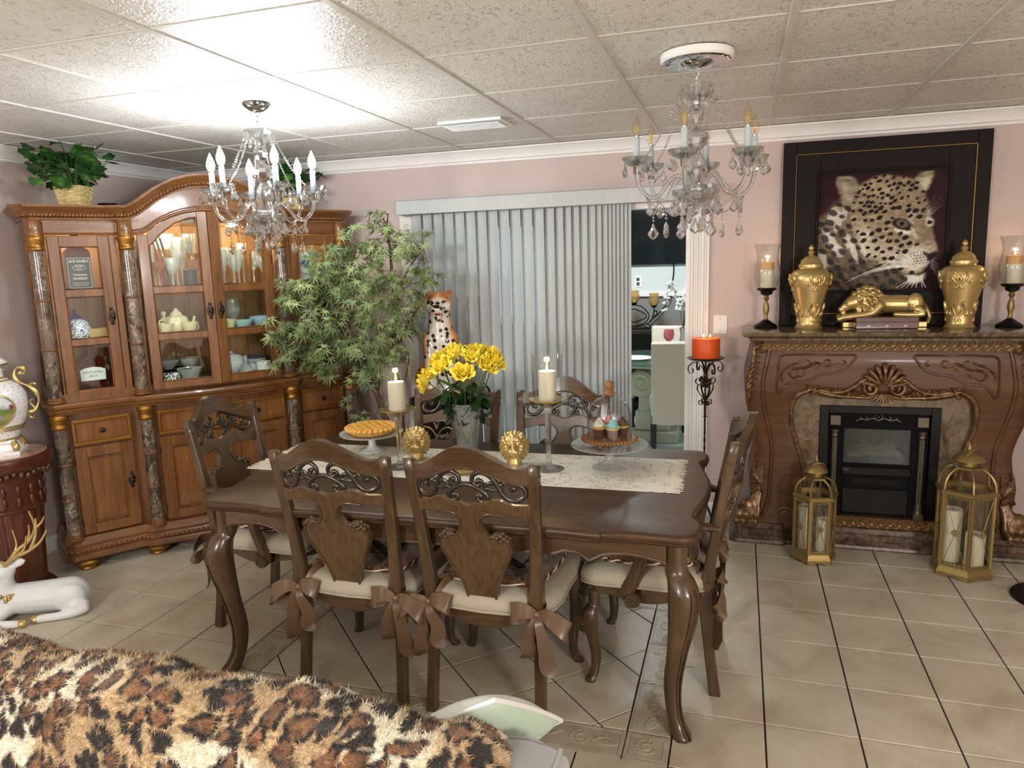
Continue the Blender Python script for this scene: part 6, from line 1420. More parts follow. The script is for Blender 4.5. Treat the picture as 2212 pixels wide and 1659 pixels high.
# vase of yellow roses
vs_ = thing('vase', 'tall cut crystal vase holding yellow roses', 'vase', (-1.232, 3.17, TT+.0001)); vp = [(.048, 0), (.050, .010), (.048, .03), (.054, .09), (.064, .15), (.070, .20), (.072, .225)]
MB().lathe([(.001, 0)]+vp+[(r-.004, z) for r, z in reversed(vp[1:])]+[(.001, .014)], 40, lobes=20, amp=.015).build('vase_body', M['vaseglass'], vs_, True, 40)
cu_ = MB()
for k in range(8):
    a0 = 2*PI*k/8
    for i in range(9):
        f = (i-4)/4; P = [(a0+f*.05, .10), (a0+f*.20, .15), (a0+f*.36, .205-.02*abs(f))]; cu_.tube([((np.interp(z, [p[1] for p in vp], [p[0] for p in vp])+.0006)*math.cos(a), (np.interp(z, [p[1] for p in vp], [p[0] for p in vp])+.0006)*math.sin(a), z) for a, z in P], .0014, 4)
    for i in range(4): cu_.tube([((np.interp(z, [p[1] for p in vp], [p[0] for p in vp])+.0006)*math.cos(a0+.2*i-.3), (np.interp(z, [p[1] for p in vp], [p[0] for p in vp])+.0006)*math.sin(a0+.2*i-.3), z) for z in (.02, .09)], .0013, 4)
cu_.build('cut_pattern', M['vaseglass'], vs_, True, 60)['kind'] = 'stuff'
MB().lathe([(.001, .015), (.042, .015), (.046, .06), (.050, .09), (.001, .09)], 24).build('water', glass('vase water', (196, 214, 190), .5), vs_)
M['petal'] = mat('yellow rose petal', (250, 222, 60), .5, sss=.15); t = NT(M['petal']); t.base(t.ramp(t.noise(t.co(), 30, 2), [(.3, (248, 216, 30)), (.7, (255, 240, 96))])); M['stemg'] = mat('green stem', (54, 92, 34), .55); M['leafg'] = mat('dark rose leaf', (30, 58, 26), .4); M['leafl'] = mat('bright leaf', (74, 134, 38), .4); M['tinywhite'] = mat('tiny white blossom', (240, 240, 220), .6)
def bloom(seed):
    rr = random.Random(seed); mb = MB()
    for ring, (n_, r_, h, open_) in enumerate(((3, .009, .046, .02), (4, .017, .048, .08), (5, .025, .047, .20), (6, .033, .043, .42), (6, .039, .036, .75))):
        for k in range(n_):
            a0 = 2*PI*(k+.5*(ring % 2))/n_+rr.uniform(-.15, .15); wd = 2*PI/n_*.72; hh = h*rr.uniform(.9, 1.1)
            def fn(u, v, a0=a0, wd=wd, r_=r_, hh=hh, open_=open_):
                a = a0+(u-.5)*2*wd*(.35+.65*math.sin(PI*min(1, .25+.75*v))); edge = 1-(2*u-1)**2*.35; rad = r_*(.25+.75*math.sin(min(1, v*1.15)*PI/2))+open_*.018*v*v+.005*max(0, v-.75)*4*open_; z = hh*v*edge-.010*open_*max(0, v-.7)*3; return (rad*math.cos(a), rad*math.sin(a), z)
            mb.grid(fn, 6, 6)
    return mb.mesh('bloom', True, 80)
blooms = [bloom(i) for i in range(3)]
def leaf_me(L, W_, name='leaf'):
    return MB().grid(lambda u, v: (W_*(2*u-1)*math.sin(PI*min(1, v*.92+.06))**.8*.5, L*v, -.10*L*(v*v)+.12*W_*abs(2*u-1)), 5, 8).mesh(name, True, 80)
rleaf = leaf_me(.062, .036)
roses = [(-.105, -.02, .335, 2), (-.055, -.062, .372, 0), (.020, -.078, .350, 1), (-.095, .03, .395, 0), (-.03, -.01, .415, 2), (.035, -.02, .405, 1), (.085, -.03, .375, 0), (.10, .01, .385, 2), (.03, .05, .425, 1), (-.055, .07, .42, 0), (.075, .06, .415, 2), (-.125, -.045, .315, 1)]
rr = random.Random(12)
for i, (x, y, z, k_) in enumerate([(a*1.32, b*1.2, c*1.04, d) for a, b, c, d in roses]):
    r_ = thing('rose', 'yellow rose in the crystal vase', 'rose', (vs_.location.x, vs_.location.y, TT+.02), 0, 'yellow roses in the crystal vase')
    P = smoothpts([(x*.12, y*.12, .0), (x*.30, y*.30, .12), (x*.55, y*.55, .22), (x, y, z-.02)], 5); MB().tube(P, .0028, 6).build('stem', M['stemg'], r_)
    d = Vector((x, y, .16)).normalized() if i != 11 else Vector((x*1.3, y, .02)).normalized(); q_ = Vector((0, 0, 1)).rotation_difference(d).to_matrix().to_4x4(); inst(blooms[k_], 'bloom', r_, Matrix.Translation((x, y, z-.018)) @ q_ @ Matrix.Diagonal((1.12, 1.12, 1.25, 1)), M['petal'])
    for j in range(8):
        f = rr.uniform(.42, .84); p = P[int(f*(len(P)-1))]; a = rr.uniform(0, 2*PI); inst(rleaf, 'leaf', r_, TR(p, (R(rr.uniform(-55, 5)), R(rr.uniform(-30, 30)), a), rr.uniform(.95, 1.5)), M['leafg'])
fl_ = thing('filler_sprig', 'white baby\'s breath and one long bright leaf among the yellow roses', 'flowers', (vs_.location.x, vs_.location.y, TT+.02)); b = MB(); s_ = MB()
for i in range(90):
    x, y, z = rr.uniform(-.10, .09), rr.uniform(-.06, .05), rr.uniform(.37, .445); b.sphere((x, y, z), rr.uniform(.0022, .004), 5, 4); 
    if i % 5 == 0: s_.tube([(x*.2, y*.2, .15), (x*.7, y*.7, .30), (x, y, z)], .0008, 3)
b.build('blossoms', M['tinywhite'], fl_)['kind'] = 'stuff'; s_.build('sprig_stems', M['stemg'], fl_)['kind'] = 'stuff'
inst(leaf_me(.13, .045, 'long_leaf'), 'long_leaf', fl_, TR((-.045, -.07, .285), (R(18), R(12), R(58))), M['leafl'])
# cake dome on a glass stand
cs = thing('cake_stand', 'clear pressed glass cake stand under the cupcake dome', 'cake stand', (-.512, 2.965, RZ)); MB().lathe([(.001, 0), (.070, 0), (.072, .006), (.04, .018), (.02, .034), (.020, .07), (.045, .084), (.13, .092), (.160, .100), (.162, .106), (.13, .099), (.001, .093)], 60, lobes=30, amp=.010).build('stand', M['glassware'], cs, True, 40)
SX, SY, SZ = -.512, 2.965, RZ+.1055
wt = thing('wooden_riser', 'small wooden riser with beaded rim carrying the cupcakes', 'riser', (SX, SY, SZ-.002)); M['lightwood'] = wood('light mango wood', (104, 66, 34), (146, 100, 56), (172, 126, 76), .5, 'x', 0)
MB().lathe([(.001, .018), (.108, .018), (.112, .022), (.112, .030), (.108, .033), (.001, .033)], 40).build('disc', M['lightwood'], wt)
b = MB()
for i in range(46): a = 2*PI*i/46; b.sphere((.1135*math.cos(a), .1135*math.sin(a), .026), .0076, 8, 6)
b.build('bead_rim', M['lightwood'], wt, True, 70)
for k in range(3): a = k*2*PI/3-1.9; MB().lathe([(.010, 0), (.012, .018)], 12, (.08*math.cos(a), .08*math.sin(a), 0)).build('foot', M['lightwood'], wt)
CZ = SZ+.0315
dm = thing('glass_cloche', 'clear glass dome with turned wooden knob over the cupcakes', 'cloche', (SX, SY, CZ)); dp = [(.094, .0), (.094, .07), (.092, .10), (.080, .135), (.055, .160), (.025, .172), (.006, .175)]
MB().lathe(dp+[(max(.001, r-.002), z-.001) for r, z in reversed(dp)], 40, cap=False).build('dome', M['glass'], dm, True, 60)
MB().lathe([(.006, .173), (.016, .176), (.022, .186), (.018, .194), (.012, .198), (.016, .206), (.021, .218), (.019, .230), (.010, .238), (.001, .240)], 20).build('knob', M['lightwood'], dm)
b = MB()
for i in range(14): a = 2*PI*i/14; b.sphere((.021*math.cos(a), .021*math.sin(a), .184), .0055, 6, 5)
b.build('knob_beads', M['lightwood'], dm, True, 70)
M['cake'] = mat('chocolate cupcake', (92, 58, 36), .8)
for (x, y, c, nm) in ((-.040, -.024, (238, 226, 210), 'cupcake with cream frosting and chocolate bits under the glass dome'), (.018, -.034, (120, 206, 204), 'cupcake with turquoise frosting under the glass dome'), (.052, .020, (96, 66, 50), 'cupcake with brown frosting under the glass dome'), (-.010, .040, (214, 120, 128), 'cupcake with pink frosting under the glass dome')):
    c_ = thing('cupcake', nm, 'cupcake', (SX+x, SY+y, CZ+.0018)); MB().lathe([(.001, 0), (.020, 0), (.027, .034), (.028, .038)], 40, lobes=20, amp=.03).build('wrapper', M['cake'], c_, True, 60); MB().lathe([(.028, .036), (.029, .041), (.020, .046), (.001, .048)], 24).build('sponge', M['crust'], c_)
    P = [( (.022*(1-i/46))*math.cos(i*.62), (.022*(1-i/46))*math.sin(i*.62), .046+.034*i/46) for i in range(46)]; MB().tube(P, [.0095*(1-.6*i/46) for i in range(46)], 7).sphere((0, 0, .055), .016, 10, 8).build('frosting', mat('frosting', c, .5), c_, True, 80)
    sp_ = MB(); 
    for i in range(16): a = rr.uniform(0, 6.28); z = rr.uniform(.05, .075); r_ = .030*(1-(z-.046)/.042); sp_.sphere((r_*math.cos(a), r_*math.sin(a), z), .0024, 5, 4)
    sp_.build('sprinkles', M['cake'], c_)['kind'] = 'stuff'
# ================================================================ leopard statue, deer, pedestal vase, tree, ivy
lp = thing('plinth_stand', 'black pedestal with gold carved ornament under the leopard statue', 'pedestal', (-1.80, 4.235, 0))
MB().box(-.17, .17, -.15, .15, 0, .04, .006).box(-.15, .15, -.13, .13, .04, .74, .004).box(-.175, .175, -.155, .155, .74, .795, .008).build('body', M['black'], lp, True, 30)
or_ = MB()
for sx_ in (-1, 1):
    for pts in ([(0, .55), (.04, .60), (.09, .61), (.11, .57), (.08, .55), (.07, .58)], [(0, .52), (.03, .47), (.08, .45), (.11, .48), (.09, .51)], [(0, .45), (.02, .40), (.06, .38), (.07, .41)], [(0, .60), (.02, .65), (.05, .67), (.06, .645)]): or_.tube([(sx_*x, -.133, z) for x, z in smoothpts(pts, 5)], .006, 6)
or_.sphere((0, -.134, .53), .02, 10, 8); or_.build('gold_ornament', M['gold'], lp, True, 60)
leo = thing('leopard_statue', 'glossy ceramic leopard statue sitting upright with open jaws', 'statue', (-1.80, 4.235, .7955), R(16)); leo.scale = (1.02, 1.02, .99)
b = MB()      # faces -y; z up
limb(b, [(0, .070, .05), (0, .060, .13), (0, .028, .24), (0, .0, .36), (0, -.010, .44), (0, -.012, .52)], [.100, .112, .112, .100, .078, .066], 16)
limb(b, [(0, -.012, .52), (0, -.020, .585)], [.066, .070], 16); b.sphere((0, -.022, .592), .078, 18, 14, (1.02, .95, .98))
limb(b, [(0, -.055, .580), (0, -.098, .560)], [.048, .036], 12); b.sphere((0, -.040, .528), .036, 12, 8, (1, 1.0, .8)); limb(b, [(0, -.04, .522), (0, -.088, .508)], [.034, .024], 10)
for s_ in (-1, 1):
    b.sphere((s_*.020, -.105, .556), .026, 10, 8); b.sphere((s_*.050, -.055, .570), .034, 10, 8); limb(b, [(s_*.056, -.002, .640), (s_*.066, .0, .656)], [.024, .017])
    limb(b, [(s_*.055, -.025, .36), (s_*.060, -.055, .24), (s_*.058, -.072, .10), (s_*.056, -.085, .025)], [.060, .046, .036, .034]); limb(b, [(s_*.056, -.085, .022), (s_*.057, -.120, .020)], [.034, .028])
    limb(b, [(s_*.085, .075, .14), (s_*.115, .025, .10), (s_*.112, -.02, .035)], [.080, .066, .040]); limb(b, [(s_*.110, .02, .025), (s_*.112, -.075, .020)], [.032, .027])
limb(b, [(0, .15, .04), (.07, .17, .02), (.14, .12, .02), (.16, .04, .02)], [.026, .022, .020, .018])
b.v = [(x, y, max(z, 0)) for x, y, z in b.v]
lo = remeshed('leopard_body', b, .0075, 5, None, leo)
m = M['leoskin'] = mat('glazed leopard ceramic', (235, 225, 205), .12, coat=.8); t = NT(m); v = t.co(); geo = t.n('ShaderNodeSeparateXYZ'); t.l(v, geo.inputs[0])
nz = t.noise(v, 7, 2); side_ = t.math('ADD', t.math('ADD', t.math('MULTIPLY', t.math('ABSOLUTE', geo.outputs[0]), 10.0), t.math('MULTIPLY', geo.outputs[1], 6.0)), t.math('MULTIPLY', nz, .5))
hzn = t.n('ShaderNodeMapRange'); hzn.inputs[1].default_value = .592; hzn.inputs[2].default_value = .635; t.l(geo.outputs[2], hzn.inputs[0]); side2 = t.math('ADD', side_, t.math('MULTIPLY', hzn.outputs[0], .75))
basec = t.ramp(side2, [(.35, (238, 230, 214)), (.75, (226, 150, 60)), (1.0, (206, 112, 28))])
sp1 = t.n('ShaderNodeTexVoronoi'); sp1.inputs['Scale'].default_value = 26; sp1.inputs['Randomness'].default_value = .75; t.l(v, sp1.inputs['Vector']); dd = t.math('ADD', sp1.outputs['Distance'], t.math('MULTIPLY', t.noise(v, 60, 2), .16))
ring = t.math('MULTIPLY', t.math('LESS_THAN', dd, .44), t.math('GREATER_THAN', dd, .0)); t.base(t.mix(ring, basec, (24, 18, 14))); lo.data.materials.append(m)
M['eyeamber'] = mat('amber glass eye', (176, 140, 60), .1); M['mouthred'] = mat('red mouth', (140, 40, 36), .3)
d = MB()
for s_ in (-1, 1): d.sphere((s_*.034, -.086, .597), .010, 10, 8, (1.3, .6, .8))
d.build('eye', M['eyeamber'], leo); d = MB()
for s_ in (-1, 1): d.sphere((s_*.034, -.0925, .597), .005, 8, 6, (1, .5, 1)); d.tube([(s_*.018, -.094, .590), (s_*.034, -.090, .608), (s_*.052, -.080, .602)], .0035, 5)
d.sphere((0, -.136, .575), .013, 10, 8, (1.4, .7, .9)); d.build('face_marking', M['black'], leo)
MB().sphere((0, -.102, .530), .022, 12, 8, (1.15, .9, .65)).build('mouth', M['mouthred'], leo); d = MB()
for s_ in (-1, 1):
    d.lathe([(.001, -.020), (.0045, 0)], 8, (s_*.020, -.120, .545)); d.lathe([(.0045, 0), (.001, .016)], 8, (s_*.017, -.113, .514))
for i in range(-2, 3): d.lathe([(.001, -.007), (.003, 0)], 6, (i*.006, -.126, .541))
d.build('tooth', M['whitegloss'], leo)
# ---- white reclining deer with gold antlers
de = thing('deer_statue', 'white reclining deer statue with gold antlers and gold flower collar on the floor', 'statue', (-3.222, 2.452, 0), R(29)); b = MB()
limb(b, [(.150, .01, .085), (.06, .01, .085), (-.06, .0, .090), (-.12, -.01, .100)], [.082, .078, .074, .066], 16); b.sphere((.150, -.03, .085), .075, 14, 10, (1.1, .75, .95)); limb(b, [(-.12, -.01, .110), (-.125, -.015, .170), (-.115, -.025, .225)], [.062, .048, .040], 14)
limb(b, [(-.105, -.02, .245), (-.14, -.05, .238), (-.185, -.075, .220)], [.042, .036, .024], 12)
limb(b, [(.19, -.05, .05), (.225, -.06, .035), (.16, -.085, .020), (.03, -.10, .018)], [.045, .030, .022, .018]); limb(b, [(-.11, -.04, .07), (-.15, -.07, .040), (-.20, -.10, .026)], [.045, .034, .026]); limb(b, [(-.20, -.10, .026), (-.12, -.125, .022), (-.03, -.130, .018)], [.026, .021, .017]); limb(b, [(-.13, .03, .06), (-.22, .0, .03), (-.27, -.05, .022)], [.045, .03, .022])
limb(b, [(-.075, -.02, .262), (-.035, -.03, .285)], [.014, .020]); limb(b, [(-.035, -.03, .285), (-.012, -.035, .292)], [.018, .006]); limb(b, [(-.11, .025, .262), (-.09, .06, .288)], [.014, .018])
b.v = [(x, y, max(z, 0)) for x, y, z in b.v]; M['deerwhite'] = mat('white resin', (226, 228, 228), .5); t = NT(M['deerwhite']); t.bump(t.noise(t.co((1, 1, 2)), 90, 3), .25, .004)
remeshed('deer_body', b, .006, 4, M['deerwhite'], de)
for s_, ox in ((-1, 0), (1, .0)):
    an = MB(); y0 = -.02+s_*.02
    def tine(pts, r0, r1): P = smoothpts(pts, 5); an.tube(P, [r0+(r1-r0)*i/(len(P)-1) for i in range(len(P))], 8)
    if s_ < 0: tine([(-.098, y0, .275), (-.05, y0-.01, .315), (.02, y0-.02, .345), (.075, y0-.02, .385), (.110, y0-.02, .440)], .012, .004); tine([(.030, y0-.02, .350), (.060, y0-.02, .420), (.068, y0-.015, .500)], .010, .004); tine([(.066, y0-.015, .455), (.092, y0-.015, .480), (.104, y0-.015, .505)], .007, .003); tine([(-.03, y0-.015, .325), (.005, y0-.02, .360), (.020, y0-.02, .420)], .008, .003); tine([(-.085, y0, .285), (-.115, y0-.02, .310), (-.130, y0-.02, .335)], .008, .003)
    else: tine([(-.10, y0, .275), (-.055, y0+.01, .330), (.0, y0+.015, .375), (.030, y0+.015, .440), (.015, y0+.01, .520)], .012, .004); tine([(-.01, y0+.012, .365), (.002, y0+.015, .410), (.004, y0+.015, .450)], .007, .003); tine([(-.085, y0, .295), (-.062, y0+.02, .350), (-.070, y0+.02, .430)], .008, .003)
    an.build('antler', M['gold'], de, True, 60)
co_ = MB(); rr = random.Random(3)
for i in range(120):
    a = rr.uniform(0, 2*PI); co_.sphere((-.120+.064*math.cos(a)*1.0, -.012+.062*math.sin(a), .128-.012*math.cos(a)+.020*math.sin(a)*.0+rr.uniform(-.012, .012)), rr.uniform(.008, .013), 6, 5)
co_.build('flower_collar', M['gold'], de, True, 80)['kind'] = 'stuff'
for p in ((.025, -.10, .018), (-.02, -.131, .018), (.055, -.088, .020)): MB().sphere(p, .021, 10, 8, (1.2, .9, .9)).build('hoof', M['gold'], de)
# ---- carved pedestal with porcelain vase
pd = thing('column_pedestal', 'round carved red-brown wooden pedestal under the porcelain vase', 'pedestal', (-3.585, 2.662, 0)); pd.scale = (.87, .87, 1); M['mahog'] = wood('mahogany', (46, 20, 12), (86, 42, 24), (116, 62, 36), .28, 'z', .4)
PZ = .735
MB().lathe([(.001, 0), (.178, 0), (.180, .014), (.165, .030), (.150, .040), (.140, .050)], 40).build('foot', M['mahog'], pd)
MB().lathe([(.135, .045), (.150, .30), (.168, .45)], 72, lobes=18, amp=.025).build('fluted_shaft', M['mahog'], pd, True, 60)
MB().lathe([(.165, .44), (.182, .448), (.182, .462), (.170, .470), (.176, .56), (.196, .63), (.200, .64)], 40).build('capital', M['mahog'], pd)
c_ = MB()
for i in range(16):
    a = 2*PI*i/16
    for dz, r_ in ((.50, .178), (.56, .182)): c_.sphere((r_*math.cos(a), r_*math.sin(a), dz), .020, 8, 6, (.6, .6, 1.5))
for i in range(40): a = 2*PI*i/40; c_.sphere((.222*math.cos(a), .222*math.sin(a), .645+.008*math.sin(i*1.57)), .018, 8, 6)
c_.build('leaf_carving', M['mahog'], pd, True, 80)['kind'] = 'stuff'
MB().lathe([(.20, .635), (.225, .655), (.245, .672), (.250, .690), (.253, .705), (.250, .722), (.230, .730), (.001, .728)], 48).build('top', M['mahog'], pd); MB().lathe([(.001, .7285), (.222, .7305), (.222, PZ), (.001, PZ)], 48).build('marble_inset', marble('rose marble', (150, 112, 96), (186, 150, 132), (214, 190, 174), .15, 8), pd)
va = thing('porcelain_vase', 'white porcelain urn with gold scroll handles and painted courting scene', 'vase', (-3.585, 2.662, PZ+.0004), R(40)); vp2 = [(.085, .075), (.090, .09), (.108, .13), (.132, .19), (.142, .25), (.138, .305), (.112, .35), (.075, .375), (.055, .385), (.050, .40), (.052, .44), (.058, .452)]
m = M['porc'] = mat('white porcelain', (234, 234, 230), .12, coat=.6); t = NT(m); v = t.co(); vo = t.voro(v, 62, rand=.35); t.base(t.mix(t.math('LESS_THAN', vo, .20), (236, 236, 232), (160, 140, 150)))
MB().lathe([(.001, .072)]+vp2, 48).build('body', m, va); MB().lathe([(.056, .450), (.075, .456), (.078, .462), (.060, .478), (.040, .50), (.025, .52), (.012, .53), (.016, .545), (.001, .56)], 32).build('lid', M['whitegloss'], va)
stack(MB(), [(-.095, -.095), (.095, -.095), (.095, .095), (-.095, .095)], [(.0, .0), (.0, .012), (.022, .022), (.030, .05), (.020, .06), (.022, .074)]).build('foot', M['whitegloss'], va, True, 30)
for z, r_ in ((.078, .088), (.128, .1075), (.142, .114), (.372, .079), (.385, .056)): MB().lathe([(r_, z-.006), (r_+.0018, z-.005), (r_+.0018, z+.005), (r_, z+.006)], 48, cap=False).build('gold_band', M['gold'], va, True, 60)
MB().lathe([(.072, .449), (.0795, .456), (.074, .466)], 40, cap=False).build('gold_band', M['gold'], va, True, 60)
for k in range(4): g = MB(); a = k*PI/2+PI/4; limb(g, [(.098*math.cos(a), .098*math.sin(a), .058), (.112*math.cos(a), .112*math.sin(a), .036), (.104*math.cos(a), .104*math.sin(a), .016)], [.014, .017, .012], 8); g.build('gold_foot_scroll', M['gold'], va, True, 60)
M['paintedscene'] = mat('painted landscape', (150, 160, 110), .2, coat=.5); t = NT(M['paintedscene']); v = t.co(); sep = t.n('ShaderNodeSeparateXYZ'); t.l(v, sep.inputs[0]); hgt = t.math('ADD', t.math('MULTIPLY', t.math('SUBTRACT', sep.outputs[2], .16), 6.0), t.math('MULTIPLY', t.noise(v, 26, 4), .35))
sc_ = t.ramp(hgt, [(.15, (112, 116, 60)), (.4, (148, 146, 86)), (.62, (96, 116, 66)), (.80, (206, 214, 210)), (1, (190, 206, 220))]); fg = t.math('MULTIPLY', t.math('LESS_THAN', t.voro(t.co((1, 1, .6)), 30), .36), t.math('LESS_THAN', t.math('ABSOLUTE', t.math('SUBTRACT', sep.outputs[2], .225)), .035)); t.base(t.mix(fg, sc_, t.ramp(t.noise(v, 60, 1), [(.42, (150, 40, 60)), (.58, (120, 140, 170))])))
def onv(a, z, off=.0025): r_ = float(np.interp(z, [p[1] for p in vp2], [p[0] for p in vp2]))+off; return (r_*math.cos(a), r_*math.sin(a), z)
for fa in (-PI/2, PI/2):
    MB().grid(lambda u, v_: onv(fa+(.78*math.sqrt(max(0, v_))*math.cos(2*PI*u)), .235+.085*math.sqrt(max(0, v_))*math.sin(2*PI*u)), 36, 8, True).build('painted_medallion', M['paintedscene'], va)
    MB().tube([onv(fa+.80*math.cos(a), .235+.088*math.sin(a), .003) for a in np.linspace(0, 2*PI, 40)[:-1]], .005, 6, True).build('medallion_frame', M['gold'], va)
for s_ in (-1, 1):
    h = MB(); P = smoothpts([(s_*.135, 0, .20), (s_*.165, 0, .205), (s_*.188, 0, .25), (s_*.182, 0, .30), (s_*.150, 0, .335), (s_*.118, 0, .352), (s_*.098, 0, .385), (s_*.108, 0, .425), (s_*.135, 0, .43), (s_*.146, 0, .408), (s_*.130, 0, .395), (s_*.122, 0, .408)], 5); h.tube(P, [.009+.004*math.sin(i*.5) for i in range(len(P))], 8)
    h.tube(smoothpts([(s_*.17, 0, .215), (s_*.155, 0, .235), (s_*.150, 0, .255), (s_*.165, 0, .262)], 4), .006, 6); h.tube(smoothpts([(s_*.135, 0, .20), (s_*.140, 0, .175), (s_*.155, 0, .165), (s_*.160, 0, .178)], 4), .006, 6); h.tube(smoothpts([(s_*.15, 0, .335), (s_*.175, 0, .345), (s_*.185, 0, .338)], 4), .008, 6); h.build('handle', M['gold'], va, True, 60)
# ---- artificial maple tree
tr_ = thing('maple_tree', 'tall artificial Japanese maple tree with pale green leaves beside the china cabinet', 'tree', (-2.08, 4.03, 0)); M['bark'] = wood('maple bark', (62, 44, 30), (104, 78, 56), (132, 104, 78), .8, 'z', 0)
MB().lathe([(.001, 0), (.11, 0), (.14, .20), (.148, .21), (.148, .23), (.125, .23), (.001, .22)], 32).build('pot', mat('dark pot', (54, 42, 34), .5), tr_)
crown = [(.06, 1.94), (-.10, 1.83), (-.26, 1.75), (-.43, 1.67), (-.58, 1.51), (-.62, 1.27), (-.62, 1.07), (-.42, .95), (-.19, 1.01), (-.10, .90), (.10, .95), (.20, 1.14), (.24, 1.40), (.40, 1.53), (.35, 1.70), (.27, 1.84), (.12, 1.82)]
bk = random.Random(21); B_ = []
def br(pts, r0, r1, nm='branch'):
    P = smoothpts(pts, 5); MB().tube(P, [r0+(r1-r0)*i/(len(P)-1) for i in range(len(P))], 8).build(nm, M['bark'], tr_); B_.append(P); return P
br([(.02, 0, .20), (.01, .0, .45), (-.02, -.01, .62), (-.07, -.02, .82), (-.16, -.04, 1.05), (-.24, -.06, 1.30)], .034, .010, 'trunk'); br([(.03, .02, .20), (.05, .03, .50), (.06, .02, .80), (.05, .0, 1.10), (.06, .02, 1.40), (.05, .02, 1.75)], .030, .007, 'trunk')
for pts in ([(-.07, -.02, .82), (-.02, -.06, 1.0), (.05, -.09, 1.2)], [(-.16, -.04, 1.05), (-.30, -.10, 1.25), (-.50, -.12, 1.32), (-.60, -.12, 1.2)], [(-.24, -.06, 1.3), (-.35, -.06, 1.5), (-.48, -.06, 1.6)], [(.05, 0, 1.1), (.2, -.05, 1.3), (.34, -.08, 1.45)], [(.06, .02, 1.4), (.18, 0, 1.6), (.30, -.02, 1.72)], [(-.24, -.06, 1.30), (-.18, -.08, 1.55), (-.12, -.05, 1.78)], [(.05, .02, 1.75), (.04, .02, 1.85), (.06, .01, 1.93)], [(-.02, -.01, .62), (-.10, -.10, .72), (-.16, -.14, .70)], [(.06, .02, .8), (.16, -.05, 1.0), (.2, -.1, 1.1)]): br(pts, .010, .0025)
def maple_leaf():
    lobes = [(0, 1.0), (42, .86), (-42, .86), (84, .62), (-84, .62), (122, .36), (-122, .36)]; lobes.sort(); pts = []
    for i, (a, r_) in enumerate(lobes):
        pts.append((r_*math.sin(R(a)), r_*math.cos(R(a))))
        if i < len(lobes)-1: am = (a+lobes[i+1][0])/2; pts.append((.20*math.sin(R(am)), .20*math.cos(R(am))))
    vs = [(0, -.02, 0)]+[(x, y, -.18*(x*x+y*y)) for x, y in pts]; return MB().add(vs, [(0, i+1, i) for i in range(1, len(vs)-1)])
ml = maple_leaf(); ml_me = ml.mesh('leaf', False); M['mleaf'] = mat('maple leaf', (134, 152, 92), .5, sss=0); t = NT(M['mleaf']); geo = t.n('ShaderNodeNewGeometry'); t.base(t.ramp(t.noise(geo.outputs['Position'], 9, 3), [(.35, (70, 88, 52)), (.5, (110, 128, 78)), (.65, (156, 168, 112))]))
def inpoly(x, z):
    c = False
    for i in range(len(crown)):
        (x0, z0), (x1, z1) = crown[i-1], crown[i]
        if (z0 > z) != (z1 > z) and x < (x1-x0)*(z-z0)/(z1-z0)+x0: c = not c
    return c
stuff = MB(); cnt = 0; twg = MB(); cl = []
while len(cl) < 290:
    x, z = bk.uniform(-.66, .42), bk.uniform(.88, 1.95)
    if not inpoly(x, z): continue
    y = bk.gauss(-.06, .13)
    if bk.random() < .55: y = -abs(y)-.05
    yf = 2.895+((x-2.08)+3.464)*1.428-.14-4.03 if x < -.36 else .30; y = min(max(-.36, y), .30)
    if y > yf: y = yf-bk.uniform(0, .10)
    if x > .08 and z < 1.55: y = min(y, .02)
    cl.append((x, y, z))
for x, z in ((-.16, .72), (-.20, .62), (-.10, .66), (.05, .62), (-.24, .80), (.0, .78), (-.12, .52), (.06, 1.90), (.05, 1.86)): cl.append((x, -.12, z))
cl.sort(key=lambda c: c[1])
for ci, (x, y, z) in enumerate(cl):
    near = min((((Vector(p)-Vector((x, y, z))).length, p) for P in B_ for p in P[::3]), key=lambda q_: q_[0]); twg.tube([near[1], ((near[1][0]+x)/2, (near[1][1]+y)/2, (near[1][2]+z)/2+.03), (x, y, z)], .0018, 4)
    for k in range(5):
        a = bk.uniform(0, 2*PI); s = bk.uniform(.050, .080); p = (x+bk.uniform(-.04, .04), y+bk.uniform(-.04, .02), z+bk.uniform(-.04, .03)); T_ = TR(p, (R(bk.uniform(-150, -70)), R(bk.uniform(-35, 35)), R(bk.uniform(-70, 70))), s)
        if cnt < 300 and k < 2 and y < -.03: inst(ml_me, 'leaf', tr_, T_, M['mleaf']); cnt += 1
        else: stuff.add(ml.v, ml.f, T_)
so = stuff.build('foliage', M['mleaf'], tr_, False); so['kind'] = 'stuff'; so = twg.build('twigs', M['bark'], tr_); so['kind'] = 'stuff'
# ---- ivy pots on top of the cabinet
def ivy_leaf():
    P = [(0, 0), (.42, -.12), (.60, .20), (.42, .42), (.62, .66), (.30, .80), (0, 1.0), (-.30, .80), (-.62, .66), (-.42, .42), (-.60, .20), (-.42, -.12)]; vs = [(0, .40, .06)]+[(x, y, -.10*abs(x)) for x, y in P]; return MB().add(vs, [(0, i+1, (i+1) % 12+1) for i in range(12)])
iv_me = ivy_leaf().mesh('leaf', True, 80); M['ivy'] = mat('ivy leaf', (44, 84, 36), .35); t = NT(M['ivy']); geo = t.n('ShaderNodeNewGeometry'); t.base(t.ramp(t.noise(geo.outputs['Position'], 12, 2), [(.35, (26, 52, 26)), (.55, (48, 88, 38)), (.7, (96, 140, 56))])); M['potstone'] = mat('straw coloured pot', (196, 172, 112), .7); t = NT(M['potstone']); t.bump(t.noise(t.co((1, 1, 3)), 50, 4), .5, .006); t.base(t.ramp(t.noise(t.co((1, 1, 4)), 30, 3), [(.35, (160, 136, 78)), (.65, (214, 194, 138))]))
